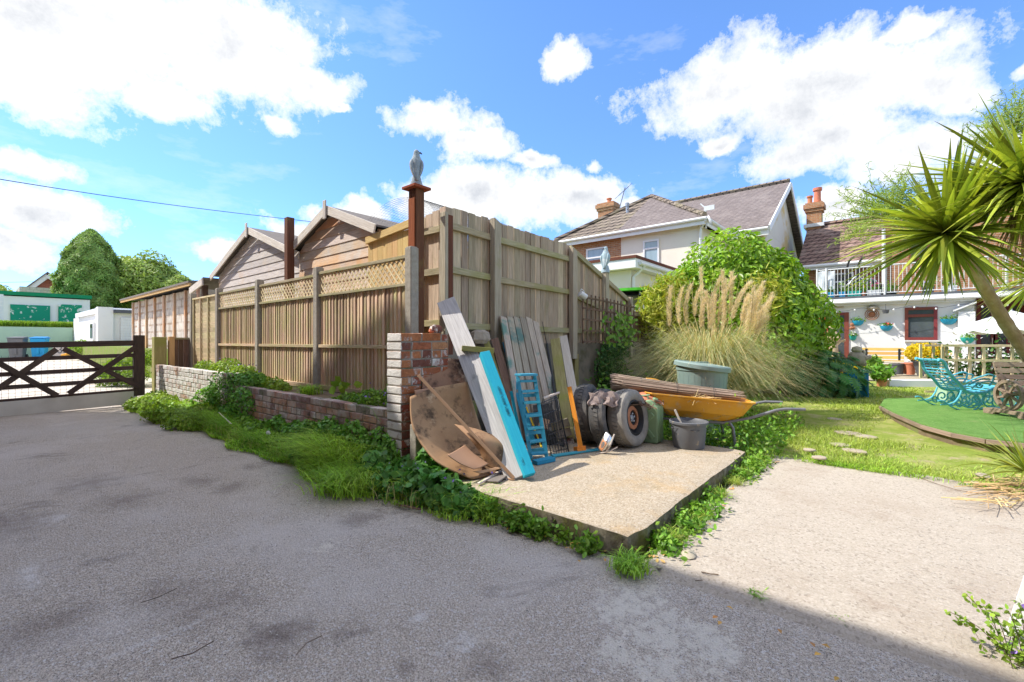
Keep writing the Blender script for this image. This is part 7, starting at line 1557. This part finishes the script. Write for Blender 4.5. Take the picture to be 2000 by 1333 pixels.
for i, (px, pt, pb_) in enumerate(pl):
    d = 6.9 + r5.uniform(-.35, .5); lean_ = (px - 1385) * .16
    top = C(px + lean_ * .3 + r5.gauss(0, 6), pt + r5.uniform(-10, 22), d); bot = C(px - lean_ * .35, pb_ + r5.uniform(5, 35), d); base = Vector((PC.x + r5.gauss(0, .12), PC.y + r5.gauss(0, .12), .1))
    if i in (19, 20): base = PC + Vector((-.1, -.2, .3))
    mid = base.lerp(bot, .55) + Vector((0, 0, .05)); m_ = MB(); m_.tube([catmull([base, mid, bot, top], k / 9) for k in range(10)], [.005] * 7 + [.004, .003, .001], 5, cap=False)
    sp = m_.build('stalk', 'pampas_dry', t)
    n_ = 1100; ff = U(0, 1, n_); D = np.array(top - bot); B = np.array(bot); bn_ = np.array([r5.gauss(.06, .05), r5.gauss(-.07, .05), -.03]); c_ = B + D * ff[:, None] + bn_ * (ff ** 2.2)[:, None]; wd = r5.uniform(.028, .046) * np.sin(np.clip(ff * .92 + .06, 0, 1) * np.pi) ** .6 + .006
    a = U(0, 6.283, n_); rad_ = wd * np.sqrt(U(0, 1, n_)); L_ = np.linalg.norm(D); dn = D / L_; sx_ = np.cross(dn, [0, 0, 1.0]); sx_ /= np.linalg.norm(sx_); sy_ = np.cross(dn, sx_)
    Pn = c_ + (sx_ * np.cos(a)[:, None] + sy_ * np.sin(a)[:, None]) * (rad_ * .45)[:, None]
    dirn = dn * .8 + (sx_ * np.cos(a)[:, None] + sy_ * np.sin(a)[:, None]) * .35 + NR.normal(0, .22, (n_, 3)); dirn[:, 2] -= .2; dirn[:, 0] += .12; dirn[:, 1] -= .15
    nn_ = np.cross(dirn, NR.normal(size=(n_, 3))); nn_ /= np.linalg.norm(nn_, axis=1)[:, None] + 1e-9; ln = (.04 + .06 * U(0, 1, n_) ** 2)[:, None]
    V = np.stack([Pn, Pn + dirn * ln * .5 + nn_ * .002, Pn + dirn * ln, Pn + dirn * ln * .5 - nn_ * .002], 1).reshape(-1, 3); F = np.arange(n_ * 4).reshape(-1, 4)
    npobj('plume', V, F, 'plume', t, np.repeat(U(0, 1, n_), 4))
# --- big glossy shrub
SC = C(1432, 615, 9.6); t = thing('large_shrub', 'big bright green glossy-leaved shrub standing behind the pampas grass', 'shrub', (SC.x, SC.y, .1))
parts = []; parts2 = []
r6 = random.Random(5)
rt = Vector((FY, -FX, 0)); fw = Vector((FX, FY, 0))
lobes = [(0, 0, 0, 1.25, 1.3), (-.95, -.1, -.1, .85, .9), (-.6, -.1, .3, .7, .7), (.85, 0, -.2, .95, 1.0), (.35, -.2, .45, .85, .75), (-.3, -.1, .40, .8, .7), (1.1, -.1, -.42, .52, .5), (-1.15, -.1, -.55, .55, .6), (.2, -.5, -.4, .9, .9), (.7, -.3, .1, .7, .8), (.75, .1, .22, .8, .7)]
for i, (a, b_, c_, r1, r2) in enumerate(lobes):
    p = SC + rt * a + fw * b_ + Vector((0, 0, c_)); P, N = shell(tuple(p), (r1, r1, r2), int(7200 * r1 * r1), .34, lump=.20, seed=i * 7 + 3, bias=.15); parts.append(leaves(P, .12, 2.1, N, .8, .9))
vobj('foliage', parts, 'leaf_shrub', t)
m = MB()
for k in range(9): a = k * .7; m.tube([(SC.x + .1 * math.cos(a), SC.y + .1 * math.sin(a), .1), (SC.x + .35 * math.cos(a), SC.y + .35 * math.sin(a), 1.1), (SC.x + 1.0 * math.cos(a), SC.y + 1.0 * math.sin(a), 2.3)], [.07, .05, .02], 7)
m.build('stems', 'branch', t)
P, N = shell(tuple(C(1300, 610, 9.0)), (.55, .55, .75), 2600, .7, seed=44); V, F, r_ = leaves(P, .16, 5.5, N, 1, .5); o = npobj('bamboo_clump', V, F, 'leaf_bamboo', None, r_); tag(o, 'yellow-green narrow-leaved bamboo at the left foot of the big shrub', 'bamboo')
P, N = shell(tuple(C(1495, 580, 8.3)), (.35, .35, .45), 700, .8, seed=45); V, F, r_ = leaves(P, .16, 5.5, N, 1, .5); o = npobj('bamboo_sprays', V, F, 'leaf_bamboo', None, r_); tag(o, 'yellow bamboo sprays poking out of the middle of the big shrub', 'bamboo')
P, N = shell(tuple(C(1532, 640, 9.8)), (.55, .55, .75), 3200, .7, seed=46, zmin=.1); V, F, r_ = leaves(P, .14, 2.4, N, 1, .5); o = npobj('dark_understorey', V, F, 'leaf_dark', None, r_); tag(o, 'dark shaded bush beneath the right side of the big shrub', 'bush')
# --- spiky plants helper
def sword(c, n, Lr, w, elev=(-40, 85), seg=5, drp=.35, fold=.25, azc=None, azs=None):
    az = U(0, 2 * np.pi, n) if azc is None else azc + NR.normal(0, azs, n)
    el = np.arcsin(U(math.sin(R(elev[0])), math.sin(R(elev[1])), n)); L = U(Lr[0], Lr[1], n); D = np.stack([np.cos(az) * np.cos(el), np.sin(az) * np.cos(el), np.sin(el)], 1)
    S_ = np.stack([-np.sin(az), np.cos(az), np.zeros(n)], 1); S_ += NR.normal(0, .25, (n, 3)); S_ -= D * (S_ * D).sum(1)[:, None]; S_ /= np.linalg.norm(S_, axis=1)[:, None]; Nn_ = np.cross(S_, D); c = np.array(c)
    vs = []; gs = []; dr = drp * U(.1, 1.3, n) * np.cos(el); off = U(0, 50, n)
    for i in range(seg + 1):
        t_ = i / seg; p = c + D * (L * t_)[:, None]; p[:, 2] -= dr * L * t_ ** 2.4 * 1.0
        ww = w * (.55 + 1.0 * min(t_ * 3, 1) * .45) * (1 - max(0, (t_ - .35) / .65) ** 1.4 * .97) * .5
        vs += [p - S_ * ww + Nn_ * ww * fold, p, p + S_ * ww + Nn_ * ww * fold]; 
        for sgn in (-1, 0, 1): gs.append(np.stack([L * t_ * .8 + off, np.full(n, sgn * w * .5) + off, np.zeros(n)], 1))
    V = np.stack(vs, 1).reshape(-1, 3); G = np.stack(gs, 1).reshape(-1, 3); k_ = 3 * (seg + 1); b = np.arange(n)[:, None] * k_
    F = np.concatenate([b + np.array([[3 * i + j, 3 * i + j + 1, 3 * i + j + 4, 3 * i + j + 3]]) for i in range(seg) for j in (0, 1)], 0)
    return V, F, np.repeat(U(0, 1, n), k_), G
def swordobj(name, lst, mat, parent=None):
    V, F, r_ = join(*[(a, b, c_) for a, b, c_, g in lst]); G = np.concatenate([g for a, b, c_, g in lst]); return npobj(name, V, F, mat, parent, r_, G)
# palm (cordyline)
c1 = C(1848, 455, 5.4); c2 = C(2006, 358, 5.0); base = Vector(GZ(2040, 818, .1)); base = C(2066, 790, 6.6); base.z = .15
t = thing('palm_tree', 'leaning cabbage palm with sword-shaped leaves at the right edge', 'palm tree', tuple(base))
tr_ = [base, C(2014, 705, 6.3), C(1970, 640, 6.1), C(1926, 568, 5.8), C(1893, 518, 5.6), C(1862, 468, 5.42)]
m = MB(); path = [catmull(tr_, k / 40) for k in range(41)]; m.tube(path, [.095 - .04 * (k / 40) ** .8 + .004 * math.sin(k * 2.7) for k in range(41)], 16); m.build('trunk', 'palm_trunk', t, smooth=True)
m = MB(); m.tube([C(2060, 770, 6.6), C(2048, 600, 5.8), C(2018, 480, 5.1), c2], [.09, .08, .06, .05], 12); m.build('trunk', 'palm_trunk', t, smooth=True)
swordobj('leaf_crown', [sword(c1, 190, (.8, 1.32), .072, (-30, 80), drp=.24), sword(c1, 46, (.55, .95), .058, (-85, -35), drp=.1)], 'leaf_palm', t)
swordobj('leaf_crown', [sword(c2, 270, (.85, 1.3), .068, (-35, 80), drp=.22), sword(c2 + Vector((0, 0, .0)), 60, (.6, .9), .046, (-80, -30), drp=.1)], 'leaf_palm', t)
swordobj('dead_leaves', [sword(c2 + Vector((0, 0, -.1)), 70, (.5, .95), .024, (-88, -62), drp=.1), sword(c1 + Vector((0, 0, -.05)), 8, (.2, .4), .02, (-88, -40), drp=.1)], 'leaf_dead', t)
c3 = C(2030, 545, 6.2); swordobj('leaf_crown', [sword(c3, 150, (.6, .9), .035, (-40, 60), drp=.3)], 'leaf_palm', t)
def rosette(label, px, py, d, n, Lr, w, el=(5, 80), mat='leaf_palm', name='spiky_plant', z=None):
    q = C(px, py, d); 
    if z is not None: q.z = z
    o = swordobj(name, [sword(tuple(q), n, Lr, w, el, drp=.4)], mat); return tag(o, label, 'plant')
rosette('spiky yellow-green plant at the right edge in front of the turf deck', 2010, 925, 3.55, 90, (.30, .62), .02, (10, 80))
rosette('dark fan-leaved palm low at the right foot of the big shrub', 1562, 640, 10.3, 90, (.35, .6), .05, (-20, 70))
rosette('yellowish palm fronds drooping beside the red door', 1572, 612, 10.6, 60, (.3, .55), .05, (-60, 40))
# acanthus clump
def lobed(P, size, N, mat, name, parent):
    """large divided leaves: a midrib with pairs of lobes"""
    V = []; F = []; r_ = []; o = 0
    for i in range(len(P)):
        p = Vector(P[i]); nrm = Vector(N[i]) + Vector((r6.gauss(0, .3), r6.gauss(0, .3), .5)); nrm.normalize(); out = Vector((N[i][0], N[i][1], 0)) + Vector((r6.gauss(0, .4), r6.gauss(0, .4), -.25)); out -= nrm * out.dot(nrm); out.normalize(); sd_ = nrm.cross(out); L = size * r6.uniform(.7, 1.25); rv = r6.random()
        for k in range(5):
            f = .15 + k * .17; cL = L * (.42 - .06 * abs(k - 1.5)); c_ = p + out * L * f - nrm * (.15 * L * f * f)
            for sg in (-1, 1):
                tip = c_ + sd_ * sg * cL + out * cL * .55 - nrm * cL * .22; a = c_ - out * L * .075; b_ = c_ + out * L * .11; m1 = a.lerp(tip, .55) - out * cL * .06; m2 = b_.lerp(tip, .5) + out * cL * .10
                V += [tuple(a), tuple(m1), tuple(tip), tuple(m2), tuple(b_)]; F.append((o, o + 1, o + 2, o + 3)); F.append((o, o + 3, o + 4, o + 4)); o += 5; r_ += [rv] * 5
        tip = p + out * L * 1.15 - nrm * L * .25; a = p + out * L * .75 - sd_ * .08 * L; b_ = p + out * L * .75 + sd_ * .08 * L; V += [tuple(a), tuple(tip), tuple(b_)]; F.append((o, o + 1, o + 2)); o += 3; r_ += [rv] * 3
    F = [f if len(set(f)) == len(f) else tuple(dict.fromkeys(f)) for f in F]
    return npobj(name, V, F, mat, parent, r_)
AC = C(1598, 760, 9.3); AC.z = .1; t = thing('acanthus_clump', 'mound of large dark divided acanthus leaves left of the blue cabinet', 'plant', tuple(AC))
for dx, dz_, r_x, r_z, nn_ in ((0, .25, .62, .62, 520), (-.35, .45, .45, .45, 220), (.18, .12, .38, .36, 220)):
    P, N = shell(tuple(AC + rt * dx + Vector((0, 0, dz_))), (r_x, r_x, r_z), nn_, .55, seed=int(dx * 10 + 60), zmin=.08, bias=.3); lobed(P.tolist(), .24, N.tolist(), 'leaf_acan', 'leaves', t)
m = MB()
for k in range(16): a = k * .4; m.tube([tuple(AC), (AC.x + .4 * math.cos(a), AC.y + .4 * math.sin(a), .5)], .012, 5)
m.build('stems', 'leaf_weed', t)
P, N = shell(tuple(C(1592, 712, 11.5)), (.5, .5, .42), 1500, .7, seed=71, zmin=.1); V, F, r_ = leaves(P, .18, 6, N, .8, .3); o = npobj('strap_leaf_plants', V, F, 'leaf_weed', None, r_); tag(o, 'strappy green leaves behind the acanthus by the red door', 'plant')
# weeds below wheelbarrow and beside the pampas
P = []
for _ in range(11000): P.append((r5.uniform(4.9, 7.3), r5.uniform(.9, 3.4), abs(r5.gauss(0, .11)) * (1 if r5.random() < .8 else 1.8)))
P = [p for p in P if not (p[0] < 4.95)]; vobj('weeds_by_barrow', leaves(np.array(P), .045, 1.6), 'leaf_weed', None, 'lush low weeds around the wheelbarrow legs and pampas', 'weeds', 'stuff')
# lawn blades
n = 90000; x = 5.3 + 8.5 * U(0, 1, n) ** 1.5; y = U(-4.5, 3.4, n)
nz = np.sin(x * 2.1 + np.sin(y * 3.0) * 1.5) + np.sin(y * 2.7 + 1.0 + np.sin(x * 1.7)) + .6 * np.sin(x * 6.1 + y * 4.3); ok = (nz + U(-1.1, 1.1, n) > -.25) & ~((x > 6.7) & (y < .3 - (x - 6.7) * .15) & (x < 12)) ; ok &= (x * .64 - y * .77) < 1.25 * (x * .767 + y * .64)
x, y = x[ok], y[ok]; hh = .035 + .02 * np.clip(nz[ok], -1, 2); H = hh * U(.6, 1.5, len(x)) + .01
vobj('lawn_grass', blades(np.stack([x, y, .03 + np.clip((x - 5.2) * .015, 0, .10)], 1), H, H * U(.2, 1.2, len(x)), U(.004, .008, len(x)) * (1 + (x - 5) * .12), 2, droop=.7), 'grass_lawn', None, 'patchy sunlit lawn grass across the garden', 'grass', 'stuff')
n = 6000; x = 5.25 + .9 * U(0, 1, n) ** 2; y = U(-1.6, 1.2, n); cl = np.sin(y * 6) + np.sin(y * 2.3 + 1) + U(-1, 1, n) > .1; x, y = x[cl], y[cl]
vobj('lawn_edge_grass', blades(np.stack([x, y, np.full_like(x, .01)], 1), U(.04, .12, len(x)), U(.03, .14, len(x)), .006, 3, droop=1.1), 'grass', None, 'longer green grass tufts along the back of the concrete pad', 'grass', 'stuff')
# cane heap at right
m = MB()
for k in range(110): q = GZ(r5.uniform(1905, 2060), r5.uniform(932, 985), .03 + r5.uniform(0, .05)); a = r5.gauss(-.75, .45); u = Vector((math.cos(a), math.sin(a), r5.gauss(0, .05))) * r5.uniform(.06, .22); m.tube([q - u, q + u * .2 + Vector((0, 0, .01)), q + u], r5.uniform(.002, .004), 4, cap=False)
tag(m.build('cane_heap', 'cane'), 'heap of dry brown stalks at the right edge of the concrete pad', 'stalks', kind='stuff')
# weed plant at bottom right
q = GZ(1990, 1300, .0); t = thing('corner_weed', 'leggy green weed with tiny lilac flowers at the bottom right corner', 'plant', (q.x, q.y, 0)); m = MB(); P = []; Pf = []
for k in range(18):
    a = r5.uniform(0, 6.28); hh_ = r5.uniform(.04, .20); rr_ = r5.uniform(.04, .17); p0 = Vector((q.x + r5.gauss(0, .03), q.y + r5.gauss(0, .03), 0)); p2 = p0 + Vector((math.cos(a) * rr_, math.sin(a) * rr_, hh_)); p1 = p0.lerp(p2, .5) + Vector((0, 0, .03)); pts = [catmull([p0, p1, p2], j / 6) for j in range(7)]; m.tube(pts, .0013, 4, cap=False)
    for p in pts[1:]:
        for _ in range(4): P.append(tuple(p + Vector((r5.gauss(0, .008), r5.gauss(0, .008), r5.gauss(0, .006)))))
    if r5.random() < .5: Pf.append(tuple(p2))
m.build('stems', 'twig', t); V, F, r_ = leaves(np.array(P), .021, 1.3); npobj('leaves', V, F, 'leaf_lime', t, r_); V, F, r_ = leaves(np.array(Pf * 4), .013, 1); npobj('flowers', V, F, 'flower_purple', t, r_)
# --- trees far left
def cone_tree(label, px, d, ptop, pbot, wpx, mat, name, n=42000, size=.5, asp=2.6, pw=.6, dr=.2):
    top = C(px, ptop, d); w_ = wpx / 2 / FPX * d * .70; z0 = C(px, pbot, d).z; t = thing(name, label, 'tree', (top.x, top.y, 2.0)); H = top.z - z0
    q = np.random.default_rng(int(px)); f = q.uniform(0, 1, n) ** .85; az = q.uniform(0, 6.283, n); prof = np.where(f < .4, .62 + .38 * np.sin(f / .4 * np.pi / 2), (1 - np.clip((f - .4) / .6, 0, 1) ** 1.8) ** .7) + .02
    lump = 1 + .10 * np.sin(az * 5 + f * 14) + .08 * np.sin(az * 9 - f * 23) + .06 * np.sin(az * 3 + f * 40)
    rr = w_ * prof * lump * (1 - .35 * q.uniform(0, 1, n) ** 2.5); P = np.stack([top.x + rr * np.cos(az), top.y + rr * np.sin(az), z0 + H * f], 1); N = np.stack([np.cos(az), np.sin(az), .5 + 0 * az], 1); N /= np.linalg.norm(N, axis=1)[:, None]
    V, F, r_ = leaves(P, size, asp, N, .55, dr); npobj('crown', V, F, mat, t, r_); m = MB(); m.tube([(top.x, top.y, .5), (top.x, top.y, z0 + H * .5)], [.25, .12], 8); m.build('trunk', 'trunk', t); return t
cone_tree('dense bright green conifer with a pointed top above the white garage', 178, 38, 452, 620, 132, 'leaf_conifer', 'conifer_tree', 60000, .28, 3.4, .72)
def blob_tree(label, lobes, d, mat, name, n=9000, size=.4, z0=2):
    c = C(lobes[0][0], lobes[0][1], d); t = thing(name, label, 'tree', (c.x, c.y, z0)); parts = []
    for i, (px, py, rx, ry) in enumerate(lobes):
        p = C(px, py, d + (i % 3 - 1) * .8); P, N = shell(tuple(p), (rx / FPX * d,) * 2 + (ry / FPX * d,), int(n), .5, lump=.25, seed=i + abs(int(px))); parts.append(leaves(P, size, 2.0, N, .8, .1))
    V, F, r_ = join(*parts); npobj('crown', V, F, mat, t, r_); m = MB(); m.tube([(c.x, c.y, .5), (c.x, c.y, c.z)], [.3, .15], 8)
    for k in range(6): a = k * 1.05; m.tube([(c.x, c.y, c.z - 1.5), (c.x + 1.6 * math.cos(a), c.y + 1.6 * math.sin(a), c.z + .8)], [.12, .04], 6)
    m.build('trunk', 'trunk', t)
blob_tree('broad pale green tree between the conifer and the long outbuilding', [(290, 560, 40, 44), (260, 555, 34, 40), (325, 565, 36, 36), (350, 575, 24, 24), (300, 540, 34, 28), (270, 590, 40, 30)], 42, 'leaf_tree', 'leafy_tree', 8500, .28)
blob_tree('small yellow-green tree cut by the left edge above the louvre panel', [(-12, 600, 26, 36), (4, 625, 12, 22), (-5, 575, 12, 16)], 39, 'leaf_tree', 'leafy_tree', 1400, .36)
# grass on the bank
n = 16000; px_ = U(-6, 168, n); P = []
for a in px_: q = GY(float(a), 640, 35 + float(NR.uniform(-.2, 2.5))); P.append((q.x, q.y, 1.9))
vobj('bank_grass', blades(np.array(P), U(.15, .75, n), U(.1, .5, n), .03, 3), 'leaf_lime', None, 'rough yellow-green growth on top of the mint wall', 'grass', 'stuff')
# shrubs behind the gate
for i, (px, py, d, r_, n_) in enumerate([(238, 722, 11.6, .42, 1800), (215, 738, 11.4, .3, 900), (262, 735, 11.3, .28, 900), (160, 680, 22, .5, 500), (280, 700, 12.5, .3, 800)]):
    P, N = shell(tuple(C(px, py, d)), (r_, r_, r_ * .75), n_, .7, seed=i + 80, zmin=.03); V, F, rr_ = leaves(P, .07 if d < 15 else .14, 1.8, N, 1); o = npobj('weed_bush', V, F, 'leaf_lime', None, rr_)
    tag(o, ['sunlit bush seen through the right half of the gate', 'low weeds seen through the gate braces', 'weeds at the foot of the gate hinge post', 'small self-sown bush at the corner of the white garage', 'tall weeds behind the mossy gate post'][i], 'bush')
# grass spill beside gate post inside
# --- wispy willow behind the palm
def willow(label, c, rad_, n, seed, bs):
    t = thing('corkscrew_willow', label, 'tree', (c.x, c.y, .1), None); q = random.Random(seed); m = MB(); P = []; st_ = MB()
    st_.tube([(bs.x, bs.y, .1), (bs.x, bs.y, 5.2), tuple(c)], [.10, .06, .03], 7)
    for k in range(n):
        a = q.uniform(0, 6.283); e = q.gauss(.5, .5); d = Vector((math.cos(a) * math.cos(e), math.sin(a) * math.cos(e), math.sin(e))); p = c - Vector((0, 0, rad_ * .3)) + d * q.uniform(0, .3) * rad_; pts = [p]; L = rad_ * q.uniform(.6, 1.2) / 16
        for j in range(16):
            d = (d + Vector((q.gauss(0, .25), q.gauss(0, .25), q.gauss(0, .2) - .01))).normalized(); p = p + d * L; pts.append(p)
            if j > 4: 
                for _ in range(2): P.append(tuple(p))
        m.tube(pts, [.009 * (1 - j / 18) + .002 for j in range(17)], 4, cap=False)
    st_.build('trunk', 'branch', t); m.build('twigs', 'leaf_willow', t); V, F, r_ = leaves(np.array(P), .13, 6, None, 1, .3); npobj('leaves', V, F, 'leaf_willow', t, r_)
willow('wispy twisted willow showing left of the palm above the tiled roof', C(1735, 400, 12.5), 1.25, 170, 3, C(2060, 500, 13.5))
willow('wispy twisted willow at the top right behind the taller palm crown', C(1985, 235, 12.5), 1.1, 130, 8, C(2075, 500, 13))

# --- loose grit on the drive and the slab
def grit(label, n, fx, fy, z, r0, r1, name='grit'):
    x, y = fx(n), fy(n); r = U(r0, r1, n); o_ = np.array([[1, 0, 0], [0, 1, 0], [-1, 0, 0], [0, -1, 0], [0, 0, .7], [0, 0, -.5]]); a = U(0, 6.283, n); ca, sa = np.cos(a), np.sin(a)
    q = o_[None] * (r[:, None, None] * U(.6, 1.3, (n, 6, 1))); V = np.stack([q[..., 0] * ca[:, None] - q[..., 1] * sa[:, None] + x[:, None], q[..., 0] * sa[:, None] + q[..., 1] * ca[:, None] + y[:, None], q[..., 2] + z], -1).reshape(-1, 3)
    b = np.arange(n)[:, None] * 6; F = np.concatenate([b + np.array([[i, (i + 1) % 4, 4]]) for i in range(4)] + [b + np.array([[(i + 1) % 4, i, 5]]) for i in range(4)], 0)
    o = npobj(name, V, F, 'grit', None, np.repeat(U(0, 1, n), 6)); tag(o, label, 'grit', None, 'stuff')
grit('loose grit and tiny stones lying on the asphalt drive', 9000, lambda n: .3 + 2.0 * U(0, 1, n), lambda n: -.3 + 7.0 * U(0, 1, n) ** 1.6, -.006, .0015, .0045)
grit('loose grit and crumbs of mortar on the raised slab and concrete pad', 2600, lambda n: U(2.45, 5.2, n), lambda n: np.where(U(0, 1, n) < .5, U(-1.4, .95, n), U(.98, 1.06, n)), .016, .001, .0035)

# ------------------------------------------------------------- unseen house added beside the drive, outline shaped to shade drive and fence
t = thing('shade_caster_house', 'unseen brick house with a gable end behind the viewer on the left, shaped to cast shade on the drive and fence', 'house', (-5, 5, 0))
gx0 = -1.2
b = MB(); b.poly([(gx0, -8, 0), (gx0, 14.3, 0), (gx0, 14.3, 6.0), (gx0, 12.7, 6.0), (gx0, 12.7, 8.75), (gx0, 10.3, 9.95), (gx0, 8.6, 7.0), (gx0, -8, 7.0)], (-6, 0, 0)); b.build('wall', 'house_brick', t)
b = MB(); b.poly([(gx0 - .1, 12.8, 8.73), (gx0 - .1, 10.3, 9.98), (gx0 - .1, 10.3, 10.1), (gx0 - .1, 12.8, 8.85)], (-6, 0, 0)); b.poly([(gx0 - .1, 8.55, 7.0), (gx0 - .1, 10.29, 9.98), (gx0 - .1, 10.29, 10.1), (gx0 - .1, 8.5, 7.1)], (-6, 0, 0)); b.box(gx0 - 6, gx0 + .02, -8.1, 8.5, 7.01, 7.1); b.build('roof', 'tile_grey', t)
for y in (1, 5, 9):
    for z in (1.0, 3.9): b = MB(); b.box(gx0 + .003, gx0 + .05, y - .6, y + .6, z, z + 1.2); w_ = b.build('window', 'white', t); b = MB(); b.box(gx0 + .051, gx0 + .055, y - .52, y + .52, z + .08, z + 1.12); b.build('pane', 'glass', w_)
